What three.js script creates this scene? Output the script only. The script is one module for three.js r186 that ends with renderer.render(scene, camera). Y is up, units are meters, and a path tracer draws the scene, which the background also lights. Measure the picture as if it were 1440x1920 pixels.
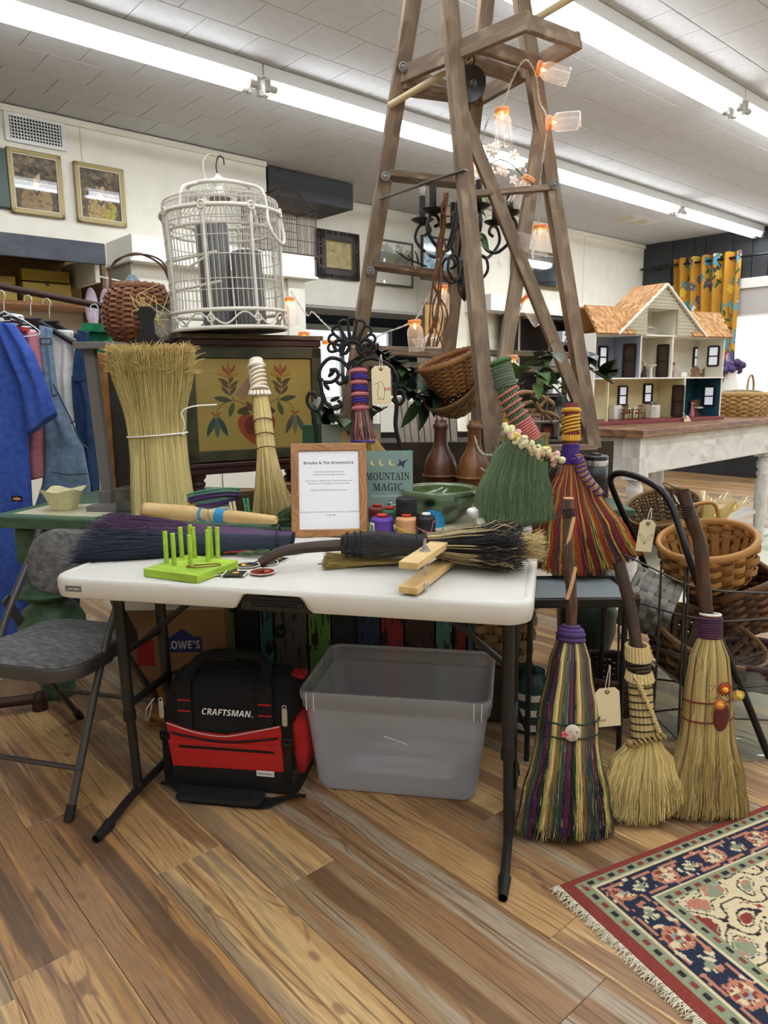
import * as THREE from 'three';
import { RoundedBoxGeometry } from 'three/addons/geometries/RoundedBoxGeometry.js';
import { mergeGeometries } from 'three/addons/utils/BufferGeometryUtils.js';
import { RectAreaLightUniformsLib } from 'three/addons/lights/RectAreaLightUniformsLib.js';
import { createNoise3D } from 'simplex-noise';

// ---------- camera, sky, exposure ----------
const scene = new THREE.Scene();
const EYE = 1.23, FOCAL = 1366, PITCH = 0.17754, ROLL = 0.00973;      // eye height (m), focal length (px of 1920), tilt
const camera = new THREE.PerspectiveCamera(2 * Math.atan(960 / FOCAL) * 180 / Math.PI, 0.75, 0.05, 60);
camera.position.set(0, EYE, 0);
camera.rotation.order = 'YXZ';
camera.rotation.set(-PITCH, 0, -ROLL);
camera.updateMatrixWorld(true);
const renderer = new THREE.WebGLRenderer({ antialias: true });
renderer.toneMapping = THREE.LinearToneMapping;
renderer.toneMappingExposure = 1.12;
renderer.shadowMap.enabled = true;
scene.background = new THREE.Color(0.93, 0.97, 1.0);
scene.backgroundIntensity = 2.6;
RectAreaLightUniformsLib.init();
const TUBE_GLOW = 14, TUBE_LIGHT = 9;                                        // fluorescent tubes

// ---------- the room's axes: A runs along the back wall, B towards it ----------
const YAW = 0.848, TURN = Math.PI / 2 - YAW;                                // a thing turned by TURN has its x along A and faces the viewer with +z
const V = (x, y, z) => new THREE.Vector3(x, y, z);
const DA = V(Math.sin(YAW), 0, -Math.cos(YAW)), DB = V(-Math.cos(YAW), 0, -Math.sin(YAW));
const RP = (a, y, b) => V(DA.x * a + DB.x * b, y, DA.z * a + DB.z * b);
const CEIL = 2.99;

// ---------- rays for measuring the place: a point of the photograph at a height, or at a distance ahead ----------
function ray(px, py) {
  const v = V((px - 720) / FOCAL, (960 - py) / FOCAL, -1);
  return v.applyQuaternion(camera.quaternion);
}
const EYEV = V(0, EYE, 0);
const G = (px, py, y) => { const r = ray(px, py); return r.multiplyScalar((y - EYE) / r.y).add(EYEV); };
const Z = (px, py, z) => { const r = ray(px, py); return r.multiplyScalar(z / -r.z).add(EYEV); };
const WB = (px, py, b) => { const r = ray(px, py); return r.multiplyScalar(b / r.dot(DB)).add(EYEV); };
const wa = (p) => p.x * DA.x + p.z * DA.z, wb = (p) => p.x * DB.x + p.z * DB.z;

// ---------- random numbers, noise ----------
let seedState = 7;
const seed = (s) => { seedState = s >>> 0; };
const rnd = () => { seedState = (seedState + 0x6D2B79F5) >>> 0; let t = seedState; t = Math.imul(t ^ (t >>> 15), t | 1); t ^= t + Math.imul(t ^ (t >>> 7), t | 61); return ((t ^ (t >>> 14)) >>> 0) / 4294967296; };
const rr = (a, b) => a + (b - a) * rnd();
const pick = (l) => l[Math.floor(rnd() * l.length) % l.length];
const noise = createNoise3D(rnd);
const fbm = (x, y, z, n = 4) => { let s = 0, a = 0.5; for (let i = 0; i < n; i++) { s += a * noise(x, y, z); x *= 2.03; y *= 2.03; z *= 2.03; a *= 0.5; } return s; };
const clamp = (x, a = 0, b = 1) => Math.min(b, Math.max(a, x));
const lerp = (a, b, t) => a + (b - a) * t;
const sstep = (a, b, x) => { const t = clamp((x - a) / (b - a)); return t * t * (3 - 2 * t); };
const hex = (h) => [(h >> 16) & 255, (h >> 8) & 255, h & 255];
const mix3 = (a, b, t) => [lerp(a[0], b[0], t), lerp(a[1], b[1], t), lerp(a[2], b[2], t)];

// ---------- textures and materials ----------
function dtex(w, h, fn, rx = 1, ry = 1, srgb = true) {
  const d = new Uint8Array(w * h * 4);
  for (let y = 0; y < h; y++) for (let x = 0; x < w; x++) {
    const c = fn(x / w, y / h, x, y), i = (y * w + x) * 4;
    d[i] = clamp(c[0], 0, 255); d[i + 1] = clamp(c[1], 0, 255); d[i + 2] = clamp(c[2], 0, 255); d[i + 3] = c.length > 3 ? c[3] : 255;
  }
  const t = new THREE.DataTexture(d, w, h); t.wrapS = t.wrapT = THREE.RepeatWrapping; t.magFilter = THREE.LinearFilter; t.minFilter = THREE.LinearMipmapLinearFilter; t.generateMipmaps = true;
  if (srgb) t.colorSpace = THREE.SRGBColorSpace;
  t.repeat.set(rx, ry); t.needsUpdate = true; return t;
}
function ctex(w, h, draw) {
  const c = document.createElement('canvas'); c.width = w; c.height = h; const g = c.getContext('2d'); draw(g, w, h);
  const t = new THREE.CanvasTexture(c); t.colorSpace = THREE.SRGBColorSpace; t.magFilter = THREE.LinearFilter; return t;
}
const grey = (v) => [v, v, v];
const M = (color, o = {}) => new THREE.MeshStandardMaterial({ color, roughness: 0.7, ...o });
const MP = (color, o = {}) => new THREE.MeshPhysicalMaterial({ color, roughness: 0.5, ...o });
// a wood: grain along u, tones a..b, k lines per metre of v, wear
function woodTex(w, h, a, b, o = {}) {
  const A = hex(a), B = hex(b), K = o.k ?? 9, S = o.s ?? rnd() * 99, W = o.wear ? hex(o.wear) : null;
  return dtex(w, h, (u, v) => {
    const wob = noise(u * 2.2, v * 3, S) * 0.16 + noise(u * 6, v * 8, S + 3) * 0.03;
    const g = 0.5 + 0.5 * Math.sin((v + wob) * K * 6.28), f = noise(u * 6, v * 90, S + 9) * 0.5 + noise(u * 14, v * 190, S + 19) * 0.35;
    let c = mix3(A, B, clamp(0.15 + 0.45 * g * g + 0.3 * f + 0.3 * noise(u * 1.3, v * 2, S + 31)));
    if (W) c = mix3(c, W, sstep(0.12, 0.55, fbm(u * 4, v * 9, S + 51)) * (o.amt ?? 0.7));
    return c;
  });
}
// even cloth or paint with fine mottling
const spotTex = (w, h, a, b, f = 8, n = 4, S = 3) => { const A = hex(a), B = hex(b); return dtex(w, h, (u, v) => { const x = Math.cos(u * 6.283) * f / 6.28, y = Math.sin(u * 6.283) * f / 6.28; return mix3(A, B, clamp(0.5 + fbm(x, y, v * f + S, n))); }); };
const clothTex = (a, b, k = 120) => { const A = hex(a), B = hex(b); return dtex(256, 256, (u, v, x, y) => mix3(A, B, clamp(0.5 + 0.28 * (((x >> 1) + (y >> 1)) % 2 ? 1 : -1) * noise(x * 0.11, y * 0.11, k) + 0.6 * fbm(u * 6, v * 6, k, 3)))); };

// ---------- naming ----------
const used = {};
const numbered = (n) => { used[n] = (used[n] ?? -1) + 1; return used[n] ? n + '_' + String(used[n]).padStart(3, '0') : n; };
function tag(o, label, category, group, kind) {
  o.userData = {}; if (label) o.userData.label = label; if (category) o.userData.category = category; if (group) o.userData.group = group; if (kind) o.userData.kind = kind; return o;
}
function thing(name, label, category, pos = V(0, 0, 0), turn = 0, group, kind) {
  const o = new THREE.Group(); o.name = numbered(name); o.position.copy(pos); o.rotation.y = turn; scene.add(o); return tag(o, label, category, group, kind);
}
const struct = (name, pos = V(0, 0, 0), turn = 0) => { const o = thing(name, null, null, pos, turn); o.userData.kind = 'structure'; return o; };
const takenBy = new WeakMap();
function part(name, geos, mat, parent, label, kind) {
  const m = new THREE.Mesh(Array.isArray(geos) ? merge(geos) : geos, mat); m.castShadow = m.receiveShadow = true; parent.add(m);
  if (!takenBy.has(parent)) takenBy.set(parent, {});
  const taken = takenBy.get(parent), k = taken[name] = (taken[name] ?? -1) + 1; let n = name; if (k) n = name + '_' + String(k).padStart(3, '0');
  m.name = n; if (label) m.userData.label = label; if (kind) m.userData.kind = kind; return m;
}
function clone(o, pos, turn, label) {
  const c = o.clone(); const base = o.name.replace(/_\d{3}$/, ''); c.name = numbered(base); c.userData = { ...o.userData }; if (label) c.userData.label = label;
  if (pos) c.position.copy(pos); if (turn !== undefined) c.rotation.y = turn; scene.add(c); return c;
}
// ---------- geometry ----------
function norm(g) {
  g = g.index ? g.toNonIndexed() : g;
  if (!g.attributes.normal) g.computeVertexNormals();
  if (!g.attributes.uv) g.setAttribute('uv', new THREE.BufferAttribute(new Float32Array(g.attributes.position.count * 2), 2));
  for (const k of Object.keys(g.attributes)) if (!['position', 'normal', 'uv', 'color'].includes(k)) g.deleteAttribute(k);
  return g;
}
function merge(list) {
  list = list.map(norm);
  if (list.some((g) => g.attributes.color)) list.forEach((g) => { if (!g.attributes.color) g.setAttribute('color', new THREE.BufferAttribute(new Float32Array(g.attributes.position.count * 3).fill(1), 3)); });
  return list.length > 1 ? mergeGeometries(list, false) : list[0];
}
const mv = (g, x = 0, y = 0, z = 0, rx = 0, ry = 0, rz = 0) => { if (rx || ry || rz) g.applyMatrix4(new THREE.Matrix4().makeRotationFromEuler(new THREE.Euler(rx, ry, rz))); return g.translate(x, y, z); };
// a box with chamfered or rounded edges; uv in metres along its faces
function bx(w, h, d, x = 0, y = 0, z = 0, r = 0.003, rx = 0, ry = 0, rz = 0) {
  const g = boxuv(r > 0 ? new RoundedBoxGeometry(w, h, d, 1, Math.min(r, w / 2.1, h / 2.1, d / 2.1)) : new THREE.BoxGeometry(w, h, d));
  return mv(g, x, y, z, rx, ry, rz);
}
function boxuv(g) {
  if (g.index) g = g.toNonIndexed();
  const p = g.attributes.position, n = g.attributes.normal, uv = new Float32Array(p.count * 2);
  g.computeBoundingBox(); const s = g.boundingBox.getSize(V(0, 0, 0));
  for (let i = 0; i < p.count; i++) {
    const ax = Math.abs(n.getX(i)), ay = Math.abs(n.getY(i)), az = Math.abs(n.getZ(i)), X = p.getX(i), Y = p.getY(i), Zz = p.getZ(i);
    let u, v; if (ax >= ay && ax >= az) { u = Zz; v = Y; if (s.y > s.z) { u = Y; v = Zz; } } else if (ay >= az) { u = X; v = Zz; if (s.z > s.x) { u = Zz; v = X; } } else { u = X; v = Y; if (s.y > s.x) { u = Y; v = X; } }
    uv[i * 2] = u; uv[i * 2 + 1] = v;
  }
  g.setAttribute('uv', new THREE.BufferAttribute(uv, 2)); return g;
}
const beam = (p, q, w, h, up = V(0, 1, 0), r = 0.003) => {          // a bar of section w x h from p to q
  const d = q.clone().sub(p), L = d.length(), z = d.normalize(), x = up.clone().cross(z).normalize(), y = z.clone().cross(x);
  const g = bx(w, h, L, 0, 0, 0, r); g.applyMatrix4(new THREE.Matrix4().makeBasis(x, y, z).setPosition(p.clone().add(q).multiplyScalar(0.5))); return g;
};
const rod = (p, q, r, r2 = r, n = 10) => {
  const d = q.clone().sub(p), g = new THREE.CylinderGeometry(r2, r, d.length(), n, 1);
  g.applyQuaternion(new THREE.Quaternion().setFromUnitVectors(V(0, 1, 0), d.normalize())); return g.translate((p.x + q.x) / 2, (p.y + q.y) / 2, (p.z + q.z) / 2);
};
const curve = (pts, closed = false, t = 0.5) => new THREE.CatmullRomCurve3(pts.map((p) => Array.isArray(p) ? V(...p) : p), closed, 'catmullrom', t);
function tube(pts, r, seg = 24, n = 6, closed = false) {
  const g = new THREE.TubeGeometry(curve(pts, closed), seg, typeof r === 'number' ? r : 1, n, closed);
  if (typeof r !== 'number') {                                          // r(t): a radius along the way
    const p = g.attributes.position, c = curve(pts, closed), q = V(0, 0, 0);
    for (let i = 0; i <= seg; i++) { c.getPointAt(i / seg, q); const s = r(i / seg); for (let j = 0; j <= n; j++) { const k = i * (n + 1) + j; p.setXYZ(k, q.x + (p.getX(k) - q.x) * s, q.y + (p.getY(k) - q.y) * s, q.z + (p.getZ(k) - q.z) * s); } }
    g.computeVertexNormals();
  }
  return g;
}
const lathe = (prof, n = 24) => new THREE.LatheGeometry(prof.map(([r, y]) => new THREE.Vector2(Math.max(r, 0.0001), y)), n);
const ball = (r, x = 0, y = 0, z = 0, a = 10, b = 8) => new THREE.SphereGeometry(r, a, b).translate(x, y, z);
const ring = (R, r, x, y, z, n = 24, m = 6, rx = Math.PI / 2, ry = 0, rz = 0) => mv(new THREE.TorusGeometry(R, r, m, n), x, y, z, rx, ry, rz);
const disc = (r, h, x, y, z, n = 20, rx = 0, rz = 0) => mv(new THREE.CylinderGeometry(r, r, h, n), x, y, z, rx, 0, rz);
function ext(pts, depth, bev = 0.002, holes = [], steps = 6) {          // an outline in the xy plane, depth along z centred
  const mk = (l, C) => { const s = new C(); l.forEach((p, i) => i ? s.lineTo(p[0], p[1]) : s.moveTo(p[0], p[1])); return s; };
  const s = mk(pts, THREE.Shape); holes.forEach((h) => s.holes.push(mk(h, THREE.Path)));
  return new THREE.ExtrudeGeometry(s, { depth: depth - 2 * bev, bevelEnabled: bev > 0, bevelSize: bev, bevelThickness: bev, bevelSegments: 1, curveSegments: steps }).translate(0, 0, -depth / 2 + bev);
}
function rrect(w, h, r, n = 4, x = 0, y = 0) { const o = []; r = Math.min(r, w / 2.02, h / 2.02); for (let q = 0; q < 4; q++) { const cx = (q === 0 || q === 3 ? 1 : -1) * (w / 2 - r), cy = (q < 2 ? 1 : -1) * (h / 2 - r); for (let i = 0; i <= n; i++) { const a = q * Math.PI / 2 + i / n * Math.PI / 2; o.push([x + cx + r * Math.cos(a), y + cy + r * Math.sin(a)]); } } return o; }
// a closed skin over cross-sections: rings of equal length, capped
function skin(rings, cap = true, uvs = 1) {
  const n = rings[0].length, m = rings.length, pos = [], uv = [], idx = [];
  rings.forEach((r, i) => { for (let j = 0; j <= n; j++) { const p = r[j % n]; pos.push(p.x, p.y, p.z); uv.push(j / n * uvs, i / (m - 1) * uvs); } });
  for (let i = 0; i < m - 1; i++) for (let j = 0; j < n; j++) { const a = i * (n + 1) + j, b = a + n + 1; idx.push(a, b, a + 1, b, b + 1, a + 1); }
  if (cap) for (const [i, f] of [[0, 1], [m - 1, -1]]) { const c = V(0, 0, 0); rings[i].forEach((p) => c.add(p)); c.multiplyScalar(1 / n); const k = pos.length / 3; pos.push(c.x, c.y, c.z); uv.push(0.5, 0.5); for (let j = 0; j < n; j++) { const a = i * (n + 1) + j; f > 0 ? idx.push(k, a, a + 1) : idx.push(k, a + 1, a); } }
  const g = new THREE.BufferGeometry(); g.setAttribute('position', new THREE.Float32BufferAttribute(pos, 3)); g.setAttribute('uv', new THREE.Float32BufferAttribute(uv, 2)); g.setIndex(idx); g.computeVertexNormals(); return g;
}
// a sheet over a grid fn(u, v) -> point
function sheet(nu, nv, fn, us = 1, vs = 1) {
  const pos = [], uv = [], idx = [];
  for (let j = 0; j <= nv; j++) for (let i = 0; i <= nu; i++) { const p = fn(i / nu, j / nv); pos.push(p.x, p.y, p.z); uv.push(i / nu * us, j / nv * vs); }
  for (let j = 0; j < nv; j++) for (let i = 0; i < nu; i++) { const a = j * (nu + 1) + i, b = a + nu + 1; idx.push(a, a + 1, b, b, a + 1, b + 1); }
  const g = new THREE.BufferGeometry(); g.setAttribute('position', new THREE.Float32BufferAttribute(pos, 3)); g.setAttribute('uv', new THREE.Float32BufferAttribute(uv, 2)); g.setIndex(idx); g.computeVertexNormals(); return g;
}
const lin = (h) => { const c = new THREE.Color(h); return [c.r, c.g, c.b]; };
// straws: each a thin three-sided tapered tube through its points, with a colour of its own
function straws(list) {
  let nv = 0, ni = 0; for (const s of list) { nv += s.p.length * 3; ni += (s.p.length - 1) * 18; }
  const pos = new Float32Array(nv * 3), nor = new Float32Array(nv * 3), col = new Float32Array(nv * 3), idx = new Uint32Array(ni);
  let k = 0, q = 0; const d = V(0, 0, 0), x = V(0, 0, 0), y = V(0, 0, 0), up = V(0.31, 0.2, 0.93);
  for (const s of list) {
    const n = s.p.length, k0 = k, col2 = s.c2 || s.c;
    for (let i = 0; i < n; i++) {
      d.copy(s.p[Math.min(i + 1, n - 1)]).sub(s.p[Math.max(i - 1, 0)]).normalize(); x.crossVectors(d, up).normalize(); y.crossVectors(d, x);
      const t = i / (n - 1), r = lerp(s.r, s.r2 ?? s.r * 0.5, t);
      for (let j = 0; j < 3; j++) {
        const a = j * 2.0944 + 0.5, cx = Math.cos(a), cy = Math.sin(a), nx = x.x * cx + y.x * cy, ny = x.y * cx + y.y * cy, nz = x.z * cx + y.z * cy;
        pos[k * 3] = s.p[i].x + nx * r; pos[k * 3 + 1] = s.p[i].y + ny * r; pos[k * 3 + 2] = s.p[i].z + nz * r; nor[k * 3] = nx; nor[k * 3 + 1] = ny; nor[k * 3 + 2] = nz;
        for (let c = 0; c < 3; c++) col[k * 3 + c] = lerp(s.c[c], col2[c], t); k++;
      }
    }
    for (let i = 0; i < n - 1; i++) for (let j = 0; j < 3; j++) { const a = k0 + i * 3 + j, b = k0 + i * 3 + (j + 1) % 3; idx[q++] = a; idx[q++] = b; idx[q++] = a + 3; idx[q++] = b; idx[q++] = b + 3; idx[q++] = a + 3; }
  }
  const g = new THREE.BufferGeometry(); g.setAttribute('position', new THREE.BufferAttribute(pos, 3)); g.setAttribute('normal', new THREE.BufferAttribute(nor, 3)); g.setAttribute('color', new THREE.BufferAttribute(col, 3)); g.setIndex(new THREE.BufferAttribute(idx, 1)); return g;
}
// the head of a broom: straws from a to b, spread to half-widths prof = [t, width, thickness]; X points across
function broomHead(o) {
  const { a, b, X, prof, n } = o, axis = b.clone().sub(a), N = axis.clone().normalize().cross(X).normalize(), list = [], seg = o.seg ?? 7, bend = o.bend || (() => V(0, 0, 0));
  const at = (t, k) => { let i = 0; while (i < prof.length - 2 && t > prof[i + 1][0]) i++; const p = prof[i], q = prof[i + 1]; return lerp(p[k], q[k], sstep(0, 1, clamp((t - p[0]) / (q[0] - p[0])))); };
  for (let i = 0; i < n; i++) {
    let u, w; if (i < n * (o.shell ?? 0.65)) { const g = rr(0, Math.PI * 2); u = Math.cos(g); w = Math.sin(g); } else { do { u = rr(-1, 1); w = rr(-1, 1); } while (u * u + w * w > 1); }
    const cs = o.col(u, w, i), br = rr(0.5, 1.25), c = cs.map((v) => v * br), L = rr(o.short ?? 0.93, 1) * (o.len ? o.len(u) : 1), fr = o.frizz ?? 0.008, ph = rr(0, 6), s1 = rr(-1, 1), s2 = rr(-1, 1), p = [];
    for (let j = 0; j <= seg; j++) {
      const t = j / seg * L, e = Math.max(0, (t - (o.frizzAt ?? 0.5)) / (1 - (o.frizzAt ?? 0.5))), wx = at(t, 1) * u + fr * e * (s1 + Math.sin(t * 38 + ph)), wz = at(t, 2) * w + fr * e * (s2 + Math.cos(t * 33 + ph));
      p.push(a.clone().addScaledVector(axis, t).addScaledVector(X, wx).addScaledVector(N, wz).add(bend(t, u)));
    }
    list.push({ p, r: rr(0.7, 1.2) * (o.r ?? 0.0011), r2: (o.r2 ?? 0.0005), c, c2: o.tip ? c.map((v, k) => lerp(v, o.tip[k], 0.6)) : null });
  }
  return straws(list);
}
const strawMat = M(0xffffff, { vertexColors: true, roughness: 0.62 });
// a wound or coiled wrap around an axis from p to q
function coil(p, q, R, r, turns, n = 14, m = 6) { const d = q.clone().sub(p), z = d.clone().normalize(), x = (Math.abs(z.y) > 0.9 ? V(1, 0, 0) : V(0, 1, 0)).cross(z).normalize(), y = z.clone().cross(x), pts = [], N = Math.ceil(turns * n); for (let i = 0; i <= N; i++) { const t = i / N, a = t * turns * 6.2832, rad = typeof R === 'number' ? R : R(t); pts.push(p.clone().addScaledVector(d, t).addScaledVector(x, Math.cos(a) * rad).addScaledVector(y, Math.sin(a) * rad)); } return tube(pts, r, N * 2, m); }
const hoop = (p, axis, R, r, n = 24, m = 6, sx = 1) => { const g = new THREE.TorusGeometry(R, r, m, n); g.scale(sx, 1, 1); g.applyQuaternion(new THREE.Quaternion().setFromUnitVectors(V(0, 0, 1), axis.clone().normalize())); return g.translate(p.x, p.y, p.z); };
// =====================================================================
// the setting: floor, ceiling, walls
// =====================================================================
const seesPoint = (p, m = 60) => { const q = p.clone().project(camera); return q.z < 1 && Math.abs(q.x) < 1 + m / 720 && Math.abs(q.y) < 1 + m / 960; };
seed(11);
{ // floor: planks along B, 0.187 wide, 1.22 long
  const PW = 0.187, PL = 1.22, floor = struct('floor', V(0, 0, 0), TURN);
  const tones = [0x8a6540, 0x5e4128, 0xb98f58, 0x9c8f7c, 0x74502f, 0xa9783f, 0x8f7a5c, 0xd0ac70, 0x4a3220].map(hex);
  const plankTex = (S, base) => dtex(1536, 224, (u, v) => {
    const L = u * PL * 4, y = v * PW;
    const strip = noise(y * 9 + 0.08 * noise(L * 1.1, S, 2), L * 0.06, S) + 0.35 * noise(y * 34, L * 0.12, S + 5);
    let k = clamp(0.5 + 0.62 * strip); const i = k * 3.999, pal = base, c0 = tones[pal[Math.floor(i)]], c1 = tones[pal[Math.min(3, Math.floor(i) + 1)]];
    let c = mix3(c0, c1, sstep(0.15, 0.85, i % 1));
    let kx = 0, knot = 0;                                                    // knots bend the grain
    for (let j = 0; j < 4; j++) { const ku = ((S * 37.7 + j * 61.3) % 10) / 10 * PL * 4 * 0.9 + 0.2, kv = ((S * 13.1 + j * 27.7) % 10) / 10 * PW, du = (L - ku) * 0.26, dv = y - kv, d = Math.sqrt(du * du * 0.35 + dv * dv * 1.6); kx += Math.sign(dv) * 0.018 * Math.exp(-(d * d) / 0.0012); knot = Math.max(knot, 1 - sstep(0.006, 0.016, d)); }
    const yy = y + kx + 0.012 * noise(L * 0.5, y * 9, S + 8), fine = Math.sin((yy + 0.004 * noise(L * 1.4, y * 30, S + 1)) * 1500), ring = Math.sin((yy + 0.02 * noise(L * 0.28, y * 6, S + 2)) * 360 + S);
    const line = sstep(0.55, 1, ring) * sstep(-0.2, 0.4, noise(L * 0.7, y * 18, S + 4));
    c = mix3(c, [66, 40, 22], 0.42 * line + 0.07 * (fine * 0.5 + 0.5)); c = mix3(c, [70, 44, 28], 0.5 * knot);
    const cr = sstep(0.6, 0.85, noise(L * 0.35, y * 45, S + 14)); c = mix3(c, [60, 38, 24], cr * 0.6);
    const b = 0.98 + 0.09 * noise(L * 3, y * 260, S + 3), m = [150, 127, 102]; return mix3(c, m, 0.3).map((q) => q * b * 1.1);
  });
  const pals = [[1, 0, 7, 2], [4, 5, 0, 2], [8, 4, 5, 0], [6, 3, 3, 2], [0, 2, 7, 6], [1, 4, 0, 3], [4, 0, 2, 5], [8, 1, 6, 0], [5, 4, 0, 7], [3, 6, 0, 1]];
  const mats = pals.map((p, i) => new THREE.MeshStandardMaterial({ map: plankTex(i * 7.3 + 1.7, p), roughness: 0.42 }));
  const chamf = (w, h, l) => { const c = 0.0012, hw = w / 2 - 0.0005, hl = l / 2 - 0.0005, q = (x, y, z) => V(x, y, z), R = (a, b, y) => [q(-a, y, -b), q(-a, y, b), q(a, y, b), q(a, y, -b)]; const g = skin([R(hw, hl, -h), R(hw, hl, -c), R(hw - c, hl - c, 0)], true).toNonIndexed(); g.computeVertexNormals(); const p = g.attributes.position, uv = g.attributes.uv; for (let i = 0; i < p.count; i++) uv.setXY(i, (p.getZ(i) + l / 2) / PL, (p.getX(i) + w / 2) / w); return g; };
  const shape = chamf(PW, 0.012, PL);
  const joints = { '0': 2.074, '-1': 1.52, '1': 1.635, '2': 1.378, '3': 0.693, '5': 1.227 };   // row number -> a joint's B
  const list = [];
  for (let i = -30; i < 54; i++) {
    const a = 0.471 + (i + 0.5) * PW, j0 = joints[i] ?? rr(0, PL), b0 = j0 - Math.ceil((j0 + 3.2) / PL) * PL;
    for (let b = b0; b < 7.3; b += PL) {
      if (b + PL < -3.2) continue;
      const c = RP(a, 0, b + PL / 2), d = c.length(); let vis = false;
      for (let t = 0; t <= 4 && !vis; t++) vis = seesPoint(RP(a, 0, b + PL * t / 4));
      list.push({ a, b: b + PL / 2, d, vis, m: Math.floor(rnd() * mats.length), f: rnd() < 0.5 });
    }
  }
  list.sort((p, q) => (q.vis - p.vis) || (p.d - q.d));
  const rest = mats.map(() => []);
  list.forEach((p, i) => {
    if (i < 285 && p.vis) { const m = part('plank', shape, mats[p.m], floor); m.position.set(p.a, 0, -p.b); if (p.f) m.rotation.y = Math.PI; }
    else rest[p.m].push(mv(shape.clone(), p.a, 0, -p.b, 0, p.f ? Math.PI : 0, 0));
  });
  part('far_planks', rest.flat().map((g) => g), mats[4], floor, null, 'stuff');
  part('subfloor', [bx(16, 0.2, 13, 2, -0.1125, -3, 0)], M(0x3a2c20), floor);
}
{ // ceiling: 12 inch tiles in running bond
  const T = 0.3048, ceil = struct('ceiling', V(0, CEIL, 0), TURN);
  const tile = dtex(256, 256, (u, v) => { const s = sstep(0.45, 0.7, noise(u * 60, v * 60, 4)); return grey(200 - 8 * s + 6 * fbm(u * 5, v * 5, 8, 3)); });
  const tm = new THREE.MeshStandardMaterial({ map: tile, roughness: 0.92 });
  const stainT = dtex(256, 256, (u, v) => { const d = Math.hypot(u - 0.15, v - 0.2) + 0.14 * fbm(u * 5, v * 5, 3, 4), e = sstep(0.42, 0.52, d), edge = Math.exp(-(((d - 0.47) / 0.03) ** 2)); return mix3(mix3([203, 192, 172], [214, 213, 211], e), [170, 146, 110], edge * 0.55); });
  const stm = new THREE.MeshStandardMaterial({ map: stainT, roughness: 0.92 });
  const g = bx(T - 0.003, 0.014, T - 0.003, 0, 0.007, 0, 0.003); { const uv = g.attributes.uv; for (let i = 0; i < uv.count; i++) uv.setXY(i, uv.getX(i) / T + 0.5, uv.getY(i) / T + 0.5); }
  const list = [];
  for (let j = -22; j < 6; j++) for (let i = -18; i < 28; i++) {
    const b = 4.118 + (j + 0.5) * T, a = 1.365 + (i + 0.5 + (j & 1) * 0.5) * T; if (a < -3.9 || a > 9.5) continue;
    const c = RP(a, CEIL, b); list.push({ a, b, d: c.distanceTo(camera.position), vis: seesPoint(c) });
  }
  list.sort((p, q) => (q.vis - p.vis) || (p.d - q.d));
  const rest = [];
  const stains = [RP(2.2, CEIL, 1.9), RP(2.5, CEIL, 2.05), RP(7.9, CEIL, 4.6)];
  list.forEach((p, i) => {
    const c = RP(p.a, CEIL, p.b), st = stains.some((s) => s.distanceTo(c) < 0.2);
    if (i < 290 && p.vis) { const m = part('tile', g, st ? stm : tm, ceil); m.position.set(p.a, 0, -p.b); m.rotation.set(rr(-0.002, 0.002), 0, rr(-0.002, 0.002)); }
    else rest.push(mv(g.clone(), p.a, 0, -p.b));
  });
  part('far_tiles', rest, tm, ceil, null, 'stuff');
  part('deck', bx(15, 0.1, 10.5, 2.6, 0.075, -1.6, 0), M(0x2a2622), ceil);
}
const creamT = spotTex(256, 256, 0xe9e4d3, 0xefeadb, 5, 3), cream = new THREE.MeshStandardMaterial({ map: creamT, roughness: 0.75 });
const creamPlain = M(0xe8e2d0, { roughness: 0.6 }), whitePaint = M(0xe9e7df, { roughness: 0.5 }), dim = M(0xb9b2a4);
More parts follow.
